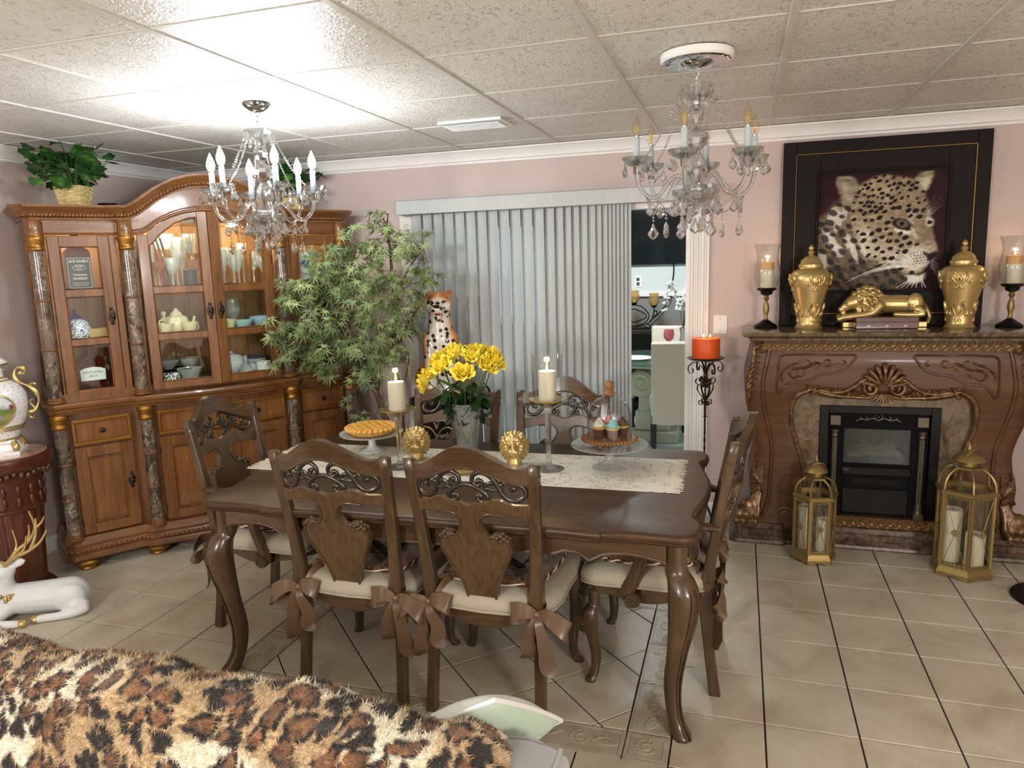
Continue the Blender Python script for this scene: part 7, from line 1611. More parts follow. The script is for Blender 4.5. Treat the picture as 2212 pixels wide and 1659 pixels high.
def ivy(loc, seed, label, spread, n_, sc=1.0):
    v_ = thing('potted_ivy', label, 'potted plant', loc, R(20)); stack(MB(), [(-.07, -.07), (.07, -.07), (.07, .07), (-.07, .07)], [(.018, 0), (.010, .05), (.0, .105), (-.004, .112), (.010, .115)]).build('pot', M['potstone'], v_, True, 30); r_ = random.Random(seed)
    for i in range(n_):
        a = r_.uniform(0, 2*PI); L = r_.uniform(.35, 1.0)*spread; hz_ = r_.uniform(.00, .20)*sc
        if i == 0: a, L, hz_ = R(150), .14, .26
        end = (L*math.cos(a), L*math.sin(a), .115+hz_); P = smoothpts([(0, 0, .10), (end[0]*.4, end[1]*.4, .13+hz_*.8), end], 4); MB().tube(P, .0022, 5).build('stem', M['stemg'], v_)
        for k in range(3 if i else 2):
            p = P[-1-k*2]; inst(iv_me, 'leaf', v_, TR((p[0]+r_.uniform(-.02, .02), p[1]+r_.uniform(-.02, .02), p[2]+r_.uniform(-.015, .02)), (R(r_.uniform(-60, 40)), R(r_.uniform(-40, 40)), a-PI/2+r_.uniform(-.9, .9)), r_.uniform(.048, .078)), M['ivy'])
    return v_
q1_ = HP+HD*(-.62)+Vector((-math.sin(HA), math.cos(HA), 0))*.12; ivy((q1_.x, q1_.y, 1.9765), 5, 'bushy ivy in a straw-coloured pot at the cabinet end near the porcelain vase', .21, 34)
q2_ = HP+HD*(.62)+Vector((-math.sin(HA), math.cos(HA), 0))*.14; ivy((q2_.x, q2_.y, 1.9765), 8, 'ivy in a straw-coloured pot behind the lit chandelier on the cabinet', .17, 26, .9)
q3_ = HP+HD*(-.47)+Vector((-math.sin(HA), math.cos(HA), 0))*.10; bd = thing('small_dish', 'small black dish lying on the cabinet top by the ivy', 'dish', (q3_.x, q3_.y, 1.9765)); MB().lathe([(.001, 0), (.035, 0), (.045, .012), (.048, .026), (.044, .026), (.038, .012), (.001, .008)], 24).build('dish', M['black'], bd)
# ================================================================ things inside the china cabinet
HN = Vector((-math.sin(HA), math.cos(HA), 0))
def incab(x, y, z): p = HP+HD*x+HN*y; return (p.x, p.y, z)
S0, S1, S2 = .9906, 1.2603, 1.5203
M['whiskey'] = glass('amber whiskey', (150, 66, 16), 1.2, .03, 1.5, .35, (92, 34, 8)); M['clearbottle'] = glass('bottle glass', (226, 236, 238), 1.6, .03, 1.5, .08); M['labelblack'] = mat('black label', (16, 16, 18), .5); M['labelwhite'] = mat('white label', (232, 230, 222), .5); M['ink'] = mat('label ink', (60, 60, 62), .6); M['bluechina'] = mat('blue and white china', (230, 232, 236), .15, coat=.5)
t = NT(M['bluechina']); t.base(t.mix(t.math('GREATER_THAN', t.noise(t.co(), 42, 3, .5, 2.5), .54), (232, 234, 238), (34, 52, 140))); M['creamchina'] = mat('cream china', (232, 218, 170), .25, coat=.4); M['tealchina'] = mat('pale teal china', (168, 206, 204), .25, coat=.3); M['bluegrey'] = mat('pale blue china', (172, 196, 220), .25, coat=.3); M['redglaze'] = mat('red glaze', (150, 26, 30), .3); M['wicker'] = mat('gold wicker', (196, 158, 92), .7); t = NT(M['wicker']); t.bump(t.noise(t.co((1, 1, 3)), 120, 3), .8, .006)
tx = lambda x, y, z: TR((x, y, z), (PI/2, 0, 0))
b = thing('whiskey_bottle', 'square whiskey bottle with black label on the cabinet\'s upper shelf', 'bottle', incab(-.650, .10, S2), HA)
stack(MB(), [(-.048, -.048), (.048, -.048), (.048, .048), (-.048, .048)], [(.006, 0), (.0, .006), (.0, .185), (.006, .198), (.022, .212), (.034, .222), (.034, .27)]).build('bottle_body', M['whiskey'], b, True, 30); MB().lathe([(.016, .268), (.016, .305), (.001, .305)], 20).build('cap', M['labelblack'], b)
lb_ = MB().box(-.046, .046, -.0500, -.0485, .022, .165).build('label', M['labelblack'], b, False); fr = MB(); ringframe(fr, .043, .026, .161, .0012, -.0505, -.0500, 0); fr.build('label_border', M['labelwhite'], lb_, False)
for s_, z, h, w_ in (("JACK DANIEL'S", .146, .016, .074), ('Old No.7', .123, .011, .030), ('BRAND', .112, .006, .018), ('Tennessee', .086, .014, .052), ('WHISKEY', .068, .015, .058), ('DISTILLED AND BOTTLED BY', .048, .006, .06), ('LYNCHBURG, TENN. U.S.A.', .038, .006, .055)): text_mesh('lettering', s_, h, M['labelwhite'], lb_, tx(0, -.0506, z), .0003, w_)
MB().tube([(.024*math.cos(a), -.0504, .118+.013*math.sin(a)) for a in np.linspace(0, 2*PI, 30)[:-1]], .0007, 4, True).build('label_oval', M['labelwhite'], lb_)
b = thing('whiskey_bottle', 'rounded whiskey bottle with white label on the cabinet\'s bottom shelf', 'bottle', incab(-.645, .10, S0), HA)
P = [(-.078, 0), (.078, 0), (.080, .09), (.070, .125), (.04, .15), (.018, .165), (.016, .21), (-.016, .21), (-.018, .165), (-.04, .15), (-.070, .125), (-.080, .09)]
MB().prism(P, -.035, .035, 'xz', .006).build('bottle_body', M['whiskey'], b, True, 40); MB().lathe([(.018, .208), (.018, .25), (.001, .25)], 18).build('cap', M['labelblack'], b)
lb_ = MB().prism([(-.048, .045), (.048, .045), (.050, .095), (.030, .104), (0, .108), (-.030, .104), (-.050, .095)], -.0372, -.0355, 'xz').build('label', M['labelwhite'], b, False)
for s_, z, h, w_ in (('GENTLEMAN', .083, .014, .078), ('JACK', .066, .014, .034)): text_mesh('lettering', s_, h, M['ink'], lb_, tx(0, -.0375, z), .0003, w_)
b = thing('gin_bottle', 'clear bottle with round blue emblem label behind the maple leaves', 'bottle', incab(.615, .10, S2), HA); stack(MB(), [(-.042, -.042), (.042, -.042), (.042, .042), (-.042, .042)], [(.006, 0), (0, .006), (0, .19), (.01, .205), (.028, .22), (.028, .26)]).build('bottle_body', M['clearbottle'], b, True, 30)
lb_ = MB().prism([(-.034, .02), (.034, .02), (.034, .14)]+[(.034*math.cos(a), .14+.034*math.sin(a)) for a in np.linspace(0, PI, 12)[1:-1]]+[(-.034, .14)], -.0436, -.0424, 'xz').build('label', M['labelwhite'], b, False); MB().lathe([(.001, 0), (.020, 0), (.020, .001), (.001, .001)], 24, M=tx(0, -.0437, .11)).build('emblem', mat('blue emblem', (60, 96, 170), .5), lb_); MB().tube([(.024*math.cos(a), -.0442, .11+.024*math.sin(a)) for a in np.linspace(0, 2*PI, 24)[:-1]], .0012, 4, True).build('emblem_ring', bpy.data.materials['blue emblem'], lb_)
def lath(name, label, cat, loc, prof, m_, part='body', grp=None, lobes=0, amp=0, rz=0, extra=None):
    o = thing(name, label, cat, loc, rz, grp); MB().lathe(prof, 28, lobes=lobes, amp=amp).build(part, m_, o, True, 50)
    if extra: extra(o)
    return o
pot_p = [(.001, 0), (.040, 0), (.058, .03), (.062, .06), (.050, .09), (.030, .105), (.001, .105)]
def potlid(o): MB().lathe([(.030, .106), (.032, .112), (.020, .124), (.006, .130), (.012, .142), (.001, .150)], 20).build('lid', mat('cobalt lid', (40, 34, 110), .2, coat=.5), o)
lath('ginger_pot', 'round blue and white china pot beside the wicker tray', 'pot', incab(-.695, .10, S1), pot_p, M['bluechina'], extra=potlid); lath('ginger_pot', 'round blue and white china pot behind the maple tree', 'pot', incab(.615, .11, S1), pot_p, M['bluechina'], extra=potlid)
tr2 = thing('wicker_basket', 'low gold wicker basket on the cabinet\'s middle shelf', 'basket', incab(-.590, .11, S1), HA); stack(MB(), [(-.048, -.05), (.048, -.05), (.048, .05), (-.048, .05)], [(.004, 0), (0, .02), (-.003, .062), (-.001, .066), (.006, .066), (.010, .01)]).build('basket', M['wicker'], tr2)
gob = [(.001, 0), (.032, 0), (.032, .003), (.006, .008), (.004, .04), (.005, .075), (.016, .085), (.032, .11), (.036, .14), (.034, .165), (.033, .165), (.034, .14), (.030, .112), (.004, .09)]
flu = [(.001, 0), (.028, 0), (.028, .003), (.005, .008), (.004, .07), (.012, .085), (.020, .12), (.024, .19), (.023, .19), (.018, .12), (.004, .09)]; mar = [(.001, 0), (.034, 0), (.034, .003), (.005, .008), (.004, .09), (.010, .095), (.050, .15), (.049, .15), (.006, .098)]
M['gobletgold'] = glass('gold tinted glass', (240, 206, 140), 2.0, .03, 1.5, .14, (226, 190, 120))
for i, (x, y, pr, mm, sc, nm) in enumerate(((-.335, .06, gob, 0, 1.2, 'crystal goblet in the cabinet beside the arched door\'s frame'), (-.285, .13, flu, 0, 1.35, 0), (-.265, .04, mar, 1, 1.05, 0), (-.215, .15, gob, 1, 1.4, 0), (-.190, .05, gob, 0, 1.1, 0), (-.145, .13, flu, 0, 1.5, 0), (-.30, .20, gob, 0, 1.5, 0), (-.10, .20, flu, 0, 1.6, 0), (-.22, .24, flu, 0, 1.6, 0), (.075, .06, flu, 0, 1.15, 0), (.115, .11, flu, 0, 1.2, 0), (.160, .06, flu, 0, 1.15, 0), (.205, .12, flu, 0, 1.2, 0), (.250, .06, flu, 1, 1.15, 0), (.07, .17, gob, 1, 1.2, 0), (.31, .16, gob, 0, 1.3, 0), (-.345, .12, flu, 0, 1.5, 0), (-.255, .19, gob, 0, 1.5, 0), (-.165, .21, flu, 0, 1.7, 0), (-.05, .12, gob, 1, 1.25, 0), (-.04, .22, flu, 0, 1.7, 0), (.13, .20, gob, 0, 1.45, 0), (.20, .21, gob, 0, 1.4, 0), (.26, .20, flu, 0, 1.4, 0), (.34, .07, gob, 0, 1.1, 0))):
    k = 'flute' if pr is flu else ('cocktail glass' if pr is mar else 'goblet'); o = lath('wine_glass', ('gold tinted ' if mm else 'clear ')+k+(' behind the pane above the cream tea set' if x < 0 else ' behind the pane above the pale blue bowls'), 'glass', incab(x, y-.02, S2), pr, M['gobletgold'] if mm else M['glassware'], 'glass', 'glassware on the cabinet\'s upper shelf'); o.scale = (sc*.9, sc*.9, sc)
o = thing('black_box', 'black patterned canister beside the clear glasses', 'canister', incab(-.095, .03, S2), HA); MB().lathe([(.001, 0), (.036, 0), (.036, .11), (.030, .115), (.001, .115)], 24).build('canister_body', M['labelblack'], o)
for i, c in enumerate(((150, 24, 30), (30, 90, 50), (24, 24, 28))): o = thing('taper_candle', ('dark red', 'green', 'black')[i]+' taper candle leaning among the glasses', 'candle', incab(-.205+.022*i, .10, S2+.0), HA); o.rotation_euler = (0, R(-12), HA); MB().lathe([(.007, .0), (.006, .30), (.001, .31)], 10).build('taper', mat('taper', c, .5), o)
# tea set
def cup(o): MB().tube(smoothpts([(.028, 0, .040), (.046, 0, .040), (.046, 0, .018), (.026, 0, .014)], 4), .003, 6).build('handle', o.children[0].data.materials[0], o)
cupp = [(.001, 0), (.016, 0), (.018, .004), (.022, .014), (.030, .036), (.034, .048), (.032, .048), (.026, .03), (.001, .008)]
for x, y, mm, nm in ((-.265, .02, 'creamchina', 'cream teacup beside the figurine'), (-.135, .0, 'creamchina', 'cream teacup beside the round teapot'), (.085, .0, 'creamchina', 'cream teacup next to the teal bowl')):
    o = lath('teacup', nm, 'cup', incab(x, y, S1+.0), cupp, M[mm], extra=cup, rz=HA+.6); o.scale = (1.25,)*3
o = thing('teapot', 'round cream melon-shaped teapot in the cabinet', 'teapot', incab(-.185, .07, S1), HA); MB().lathe([(.001, 0), (.030, 0), (.052, .03), (.058, .055), (.048, .085), (.025, .098), (.028, .104), (.012, .116), (.008, .126), (.001, .130)], 40, lobes=8, amp=.05).build('body', M['creamchina'], o); MB().tube(smoothpts([(.05, 0, .04), (.075, 0, .055), (.085, 0, .085)], 4), [.010-.0005*i for i in range(9)], 8).build('spout', M['creamchina'], o); MB().tube(smoothpts([(-.048, 0, .075), (-.078, 0, .072), (-.080, 0, .040), (-.050, 0, .032)], 4), .004, 6).build('handle', M['creamchina'], o)
for x, y, sc in ((-.315, .07, 1.15), (-.245, .11, 1.0)):
    o = lath('figurine', 'small cream lady figurine '+('by the cabinet column' if x < -.3 else 'behind the teacup'), 'figurine', incab(x, y, S1), [(.001, 0), (.030, 0), (.026, .02), (.012, .055), (.016, .075), (.012, .085), (.006, .090), (.013, .100), (.012, .112), (.001, .118)], M['creamchina'], lobes=6, amp=.05); o.scale = (sc,)*3
bowlp = [(.001, 0), (.025, 0), (.027, .004), (.044, .02), (.056, .045), (.060, .056), (.057, .056), (.05, .04), (.001, .010)]
for x, y, mm, nm, sc in ((.178, .03, 'tealchina', 'pale teal bowl on the middle shelf', .9), (.310, .06, 'bluegrey', 'pale blue bowl on the middle shelf', 1.1)): o = lath('bowl', nm, 'bowl', incab(x, y, S1), bowlp, M[mm]); o.scale = (sc,)*3
o = lath('crystal_goblet', 'cut crystal goblet standing behind the pale bowls', 'glass', incab(.165, .16, S1), [(.001, 0), (.030, 0), (.008, .01), (.008, .05), (.034, .075), (.044, .11), (.040, .16), (.038, .16), (.036, .09), (.001, .07)], M['glassware'], lobes=14, amp=.03); o.scale = (1.15,)*3
# bottom shelf
for i in range(7): o = lath('dinner_plate', 'dark rimmed dinner plate in a stack behind the crystal bowl', 'plate', incab(-.175, .17, S0+.0085*i), [(.001, 0), (.05, 0), (.085, .008), (.088, .010), (.05, .004), (.001, .004)], M['labelblack'] if i % 2 else M['ink'], grp='plates stacked in the cabinet')
o = thing('trinket_box', 'white box with black leopard spots on the bottom shelf', 'box', incab(-.275, .035, S0), HA); MB().box(-.062, .062, -.03, .03, 0, .052, .003).build('box_body', mat('spotted box', (236, 234, 228), .3), o); t = NT(bpy.data.materials['spotted box']); dv = t.voro(t.co(), 70); t.base(t.mix(t.math('MULTIPLY', t.math('LESS_THAN', dv, .55), t.math('GREATER_THAN', dv, .25)), (238, 236, 230), (18, 18, 18)))
o = lath('crystal_bowl', 'cut crystal bowl beside the leopard-spotted box', 'bowl', incab(-.150, .045, S0), [(.001, 0), (.045, 0), (.055, .03), (.072, .068), (.068, .068), (.05, .03), (.001, .012)], M['glassware'], lobes=12, amp=.05)
o = lath('mug', 'red mug behind the leopard-spotted box', 'mug', incab(-.33, .09, S0), [(.001, 0), (.032, 0), (.036, .05), (.036, .10), (.033, .10), (.032, .02), (.001, .01)], M['redglaze'])
for x in (-.24, -.12): o = lath('glass_bowl', 'clear glass bowl on the plates '+('near the red mug' if x < -.2 else 'near the door stile'), 'bowl', incab(x, .15, S0+.0612), bowlp, M['glassware'])
tur = [(.001, 0), (.035, 0), (.050, .02), (.056, .045), (.050, .06), (.052, .064), (.040, .078), (.012, .088), (.010, .096), (.001, .100)]
o = lath('tureen', 'white lidded tureen on the bottom shelf', 'tureen', incab(.120, .13, S0), tur, M['whitegloss']); o.scale = (1.2,)*3
o = lath('ramekin', 'white fluted ramekin on the bottom shelf', 'dish', incab(.295, .04, S0), [(.001, 0), (.04, 0), (.045, .05), (.042, .05), (.038, .01), (.001, .008)], M['whitegloss'], lobes=14, amp=.03)
o = lath('decanter', 'small clear glass decanter with stopper', 'decanter', incab(.175, .03, S0), [(.001, 0), (.040, 0), (.042, .02), (.030, .045), (.010, .06), (.009, .08), (.014, .085), (.012, .105), (.001, .115)], M['glassware'], lobes=10, amp=.04)
for i in range(3): o = lath('serving_plate', 'blue rimmed plate stacked behind the ramekin', 'plate', incab(.275, .17, S0+.05+.011*i), [(.001, -.05 if i == 0 else 0), (.05, -.05 if i == 0 else 0), (.05, 0), (.075, .010), (.072, .012), (.001, .006)], mat('cobalt plate', (40, 52, 130), .2) if i == 2 else M['whitegloss'], grp='plates behind the ramekin')
o = lath('mug', 'plain white mug on the bottom shelf behind the maple tree', 'mug', incab(.630, .09, S0), [(.001, 0), (.036, 0), (.050, .02), (.054, .05), (.050, .075), (.047, .075), (.046, .03), (.001, .012)], M['whitegloss'])
for o in list(bpy.data.objects):
    if o.name.split('.')[0] in ('whiskey_bottle', 'gin_bottle'): o.scale = (1.24, 1.0, 1.18)
    elif o.name.split('.')[0] in ('ginger_pot', 'figurine', 'teapot', 'teacup', 'tureen', 'ramekin', 'bowl'): o.scale = tuple(v_*1.18 for v_ in o.scale)
# ================================================================ the room beyond the sliding door
FYB = 7.8; FXL, FXR = -3.6, .75
M['farfloor'] = mat('pale marble floor', (206, 210, 208), .25); t = NT(M['farfloor']); t.base(t.ramp(t.noise(t.co(), 3, 6), [(.35, (186, 192, 192)), (.65, (216, 219, 217))])); M['farwall'] = mat('pale aqua wall', (206, 214, 211), .6); M['fargrey'] = mat('grey wainscot', (128, 128, 126), .7)
struct(MB().box(FXL, FXR, YB+.12, FYB+.1, -.08, 0).build('floor_far_room', M['farfloor'], None, False)); struct(MB().box(FXL, FXR, YB+.12, FYB+.1, 2.40, 2.48).build('ceiling_far_room', M['white'], None, False))
WX0, WX1, WZ0, WZ1 = -2.75, -1.95, 1.0, 2.05
wf = MB().box(FXL, WX0, FYB, FYB+.1, 1.245, 2.4).box(WX1, FXR, FYB, FYB+.1, 1.245, 2.4).box(WX0, WX1, FYB, FYB+.1, WZ1, 2.4); struct(wf.build('wall_far_back', M['farwall'], None, False))
wl = MB().box(FXL, WX0, FYB, FYB+.1, 0, 1.245).box(WX1, FXR, FYB, FYB+.1, 0, 1.245).box(WX0, WX1, FYB, FYB+.1, 0, WZ0); struct(wl.build('wall_far_wainscot', M['fargrey'], None, False))
struct(MB().box(FXL-.1, FXL, YB+.12, FYB+.1, 0, 2.4).build('wall_far_left', M['farwall'], None, False)); struct(MB().box(FXR, FXR+.1, YB+.12, FYB+.1, 0, 2.4).build('wall_far_right', M['farwall'], None, False))
struct(MB().box(WX1+.05, FXR, FYB-.03, FYB, 1.215, 1.265, .006).build('trim_3', M['white'], None, True, 30))
w1 = MB(); w1.box(WX0-.06, WX0, FYB-.02, FYB+.02, WZ0-.06, WZ1+.06).box(WX1, WX1+.06, FYB-.02, FYB+.02, WZ0-.06, WZ1+.06).box(WX0, WX1, FYB-.02, FYB+.02, WZ0-.06, WZ0).box(WX0, WX1, FYB-.02, FYB+.02, WZ1, WZ1+.06); wo = struct(w1.build('window_1', M['white'], None, False)); MB().box(WX0, WX1, FYB+.03, FYB+.035, WZ0, WZ1).build('window_pane', M['pane'], wo, False)
tv = thing('television', 'large flat black television on the far room wall', 'television', (-1.12, FYB-.001, 1.55)); MB().box(-.615, .615, -.05, -.02, 0, .70, .006).build('bezel', M['black'], tv, True, 30); MB().box(-.605, .605, -.0515, -.0495, .012, .69).build('screen', mat('dark screen', (8, 12, 14), .12), tv, False); MB().box(-.15, .15, -.02, -.0, .2, .5).build('mount', M['blackmat'], tv, False)
cb = thing('power_cable', 'thin black cable hanging from the television to the console', 'cable', (0, 0, 0)); MB().tube(smoothpts([(-.66, FYB-.012, 1.56), (-.665, FYB-.012, 1.42), (-.70, FYB-.012, 1.26), (-.695, FYB-.036, 1.19), (-.80, FYB-.040, 1.05), (-.90, FYB-.045, .96)], 6), .006, 6).build('cable', M['blackmat'], cb)
ol = thing('wall_outlet', 'white wall outlet plate under the television', 'outlet', (-1.03, FYB-.0005, 1.375)); MB().box(-.04, .04, -.006, 0, -.06, .06, .002).build('plate', M['white'], ol); MB().box(-.015, .015, -.009, -.005, .008, .040).box(-.015, .015, -.009, -.005, -.040, -.008).build('socket', M['ink'], ol, False)
cn = thing('console_table', 'dark espresso console with open shelves under the television', 'console', (-1.25, 7.55, 0)); M['espresso'] = mat('espresso wood', (30, 22, 20), .35)
MB().box(-.80, .80, -.22, .22, .86, .90, .004).build('console_top', M['espresso'], cn, True, 30)
for x in (-.78, 0, .76): MB().box(x, x+.02, -.21, .21, 0, .86).build('upright', M['espresso'], cn, False)
for z in (.12, .45): MB().box(-.78, .78, -.21, .21, z, z+.02).build('shelf', M['espresso'], cn, False)
MB().box(-.78, .78, .20, .21, .02, .86).build('back_board', M['espresso'], cn, False)
cd = thing('candelabra', 'black iron scroll candelabra with three amber glass cups', 'candelabra', (-1.03, 7.50, .9005)); im = MB()
for s_ in (-1, 1):
    for pts in ([(0, .24), (s_*.08, .22), (s_*.15, .13), (s_*.10, .05), (0, .02)], [(s_*.02, .02), (s_*.12, .04), (s_*.18, .09), (s_*.20, .17), (s_*.20, .22)], [(s_*.18, .12), (s_*.23, .14), (s_*.225, .18), (s_*.20, .17)], [(s_*.10, .02), (s_*.15, .0), (s_*.16, .03), (s_*.13, .04)], [(s_*.0, .20), (s_*.09, .16), (s_*.12, .11), (0, .06)]): im.tube([(x, 0, z+.008) for x, z in smoothpts(pts, 5)], .006, 6)
im.box(-.16, .16, -.04, .04, 0, .008); im.build('iron_frame', M['blackmat'], cd, True, 60); M['amberglass'] = glass('amber cup', (226, 200, 140), 1.6, .04, 1.5, .25, (190, 170, 120))
for x, z in ((-.20, .22), (0, .25), (.20, .22)): MB().lathe([(.02, z), (.034, z+.02)], 14, (x, 0, 0)).build('cup_holder', M['blackmat'], cd); MB().lathe([(.034, z+.02), (.052, z+.05), (.056, z+.085), (.046, z+.12), (.050, z+.145)], 24, (x, 0, 0), cap=False).build('amber_cup', M['amberglass'], cd)
# glass dining table with scroll pedestal
M['stone'] = mat('cream cast stone', (204, 200, 176), .6)
gt = thing('glass_table', 'round glass dining table on cream scroll pedestal in the far room', 'table', (-.72, 6.48, 0)); MB().lathe([(.001, .735), (.53, .735), (.535, .742), (.53, .75), (.001, .75)], 56).build('glass_top', glass('greenish table glass', (190, 216, 206), 1.6, .02, 1.5, .06, (150, 180, 170)), gt)
MB().box(-.20, .20, -.13, .13, .66, .735, .01).build('pedestal_cap', M['stone'], gt, True, 30); MB().box(-.22, .22, -.15, .15, 0, .10, .01).box(-.15, .15, -.10, .10, .10, .28, .01).build('pedestal_base', M['stone'], gt, True, 30)
vv = MB()
for s_ in (-1, 1): vv.lathe([(.001, -.11), (.11, -.11), (.118, -.10), (.118, .10), (.11, .11), (.001, .11)], 32, M=Matrix.Translation((s_*.10, 0, .52)) @ Matrix.Rotation(PI/2, 4, 'X')); vv.tube([(s_*.10+p[0]*s_, -.115, .52+p[1]) for p in spiral(0, 0, .10, .015, 0, 11, 40)], .010, 6)
vv.box(-.12, .12, -.09, .09, .26, .50, .01); vv.build('pedestal_scroll', M['stone'], gt, True, 50)
dp = thing('dinner_plate', 'white dinner plate on the far glass table', 'plate', (-.85, 6.30, .7505)); MB().lathe([(.001, 0), (.08, 0), (.14, .014), (.145, .018), (.09, .006), (.001, .005)], 36).build('plate', M['whitegloss'], dp)
gk = thing('goblet', 'pink glass goblet candle holder on the far glass table', 'goblet', (-.60, 6.62, .7505)); MB().lathe([(.001, 0), (.04, 0), (.012, .01), (.008, .05), (.016, .07), (.008, .09), (.012, .12)], 20).build('stem', M['chrome'], gk); MB().lathe([(.012, .12), (.040, .15), (.046, .19), (.040, .23)], 20, cap=False, lobes=8, amp=.04).build('cup', glass('pink glass', (226, 160, 165), 1.6, .04, 1.5, .4, (196, 120, 128)), gk)
fv = thing('orchid_vase', 'slim vase of white blossoms on the far glass table', 'flowers', (-.47, 6.50, .7505)); MB().lathe([(.001, 0), (.04, 0), (.035, .1), (.02, .2), (.03, .26)], 20).build('vase_body', M['chrome'], fv); rr = random.Random(6); pt = MB(); sb = MB()
for k in range(5):
    a = rr.uniform(0, 6.28); P = smoothpts([(0, 0, .2), (.03*math.cos(a), .03*math.sin(a), .40), (.09*math.cos(a)-.04, .09*math.sin(a), .50+.05*k), (.12*math.cos(a)-.06, .12*math.sin(a), .42)], 5); sb.tube(P, .003, 5)
    for p in P[6:]:
        for j in range(4): b_ = rr.uniform(0, 6.28); pt.sphere((p[0]+.018*math.cos(b_), p[1]+.018*math.sin(b_), p[2]+rr.uniform(-.015, .015)), .017, 6, 5, (1, 1, .6))
sb.build('stems', M['stemg'], fv)['kind'] = 'stuff'; pt.build('blossoms', M['whitegloss'], fv, True, 80)['kind'] = 'stuff'
M['leather'] = mat('greige leather', (208, 198, 178), .5)
def parsons(x, y, rz, label):
    c = thing('parsons_chair', label, 'chair', (x, y, 0), rz, 'cream upholstered chairs in the far room')
    g = MB().box(-.20, .20, -.035, .035, .28, .96, .015); g.v = [(a, b-.06*max(0, z-.45), z) for a, b, z in g.v]; g.build('backrest', M['leather'], c, True, 40); MB().box(-.20, .20, .0, .42, .36, .48, .02).build('seat', M['leather'], c, True, 40)
    for lx in (-.175, .175):
        for ly in (-.01, .39): loft8(MB(), [(lx, ly, 0), (lx, ly, .36)], [.016, .022], [.016, .022]).build('leg', M['espresso'], c)
parsons(-.470, 5.86, R(8), 'cream upholstered chair with its back to the sliding door'); parsons(-1.33, 6.62, R(-80), 'cream upholstered chair tucked in under the table by the plate'); parsons(-.62, 7.18, R(176), 'cream upholstered chair facing the sliding door across the glass table')
# ================================================================ sofa with leopard throw
sf = thing('sofa', 'grey upholstered sofa with its back to the dining table', 'sofa', (0, 0, 0)); M['greyup'] = mat('grey velvet', (150, 150, 148), .7, sheen=.5)
MB().box(-2.3, -.52, 1.165, 1.335, .12, .60, .05).build('sofa_back', M['greyup'], sf, True, 40); MB().box(-2.3, -.52, .35, 1.15, .12, .42, .05).build('seat_base', M['greyup'], sf, True, 40)
ar = MB(); P = [(-.50, .10), (-.34, .10), (-.335, .40), (-.325, .50), (-.335, .555), (-.365, .572), (-.42, .582), (-.48, .576), (-.515, .555), (-.52, .50)]; ar.prism(P, .42, 1.40, 'xz', .02); ao = ar.build('arm', M['greyup'], sf, True, 50)
MB().tube([(-.345, 1.395, .14), (-.345, 1.40, .50), (-.36, 1.402, .545), (-.42, 1.402, .568), (-.50, 1.402, .56)], .006, 6).tube([(-.352, .45, .565), (-.352, 1.39, .565)], .005, 6).build('arm_piping', M['greyup'], ao)
for x in (-.40, -2.2):
    for y in (.45, 1.28): MB().lathe([(.02, 0), (.025, .12)], 12, (x, y, 0)).build('leg', M['espresso'], sf)
MB().tube(smoothpts([(-.34, 1.36, .42), (-.31, 1.37, .46), (-.285, 1.36, .44)], 4), [.02]*9, 8).build('arm_tab', M['greyup'], ao)
# throw: draped sheet with fur
def ridge_z(x): return float(np.interp(x, [-2.3, -1.7, -1.3, -.95, -.75, -.60, -.53, -.47], [.688, .690, .694, .692, .682, .674, .672, .650]))
NU_, NV_ = 560, 210
def thr(u, v):
    x = -2.3+1.88*u; zr = ridge_z(x); s = v*1.25-.80       # arc length from the ridge: negative on the sofa's front
    if s < -.10: y, z = 1.145+(s+.10)*.16, zr-.055+(s+.10)*.95
    elif s < .22: a = (s+.10)/.32*PI; y, z = 1.235-.10*math.cos(a)+.0, zr-.06+.062*math.sin(a)
    else: y, z = 1.372, zr-.06-(s-.22)
    e = max(0, (u-.93)/.07); y += .0; z -= .10*e*e; x += .02*math.sin(v*9)*e
    wv = .012*math.sin(x*13+s*5)+.008*math.sin(x*31-s*11); n_ = Vector((0, -1 if s < 0 else 1, .5)); return (x, y+n_.y*wv*.8, z+wv*.5)
tw_ = thing('leopard_throw', 'furry leopard print throw draped over the sofa back', 'throw blanket', (0, 0, 0)); g = MB().grid(thr, NU_, NV_); me_ = g.mesh('throw_cloth', True, 80)
V_ = np.array(g.v); F_ = np.array(g.f)
ucoord = (np.arange(NU_*NV_) % NU_)/(NU_-1)*1.82; vcoord = (np.arange(NU_*NV_)//NU_)/(NV_-1)*1.25
def hsh(i, j, k): return np.modf(np.abs(np.sin(i*127.1+j*311.7+k*74.7)*43758.5453))[0]
def vnoise(x, y, k):
    xi, yi = np.floor(x), np.floor(y); fx, fy_ = x-xi, y-yi; fx = fx*fx*(3-2*fx); fy_ = fy_*fy_*(3-2*fy_); return (hsh(xi, yi, k)*(1-fx)+hsh(xi+1, yi, k)*fx)*(1-fy_)+(hsh(xi, yi+1, k)*(1-fx)+hsh(xi+1, yi+1, k)*fx)*fy_
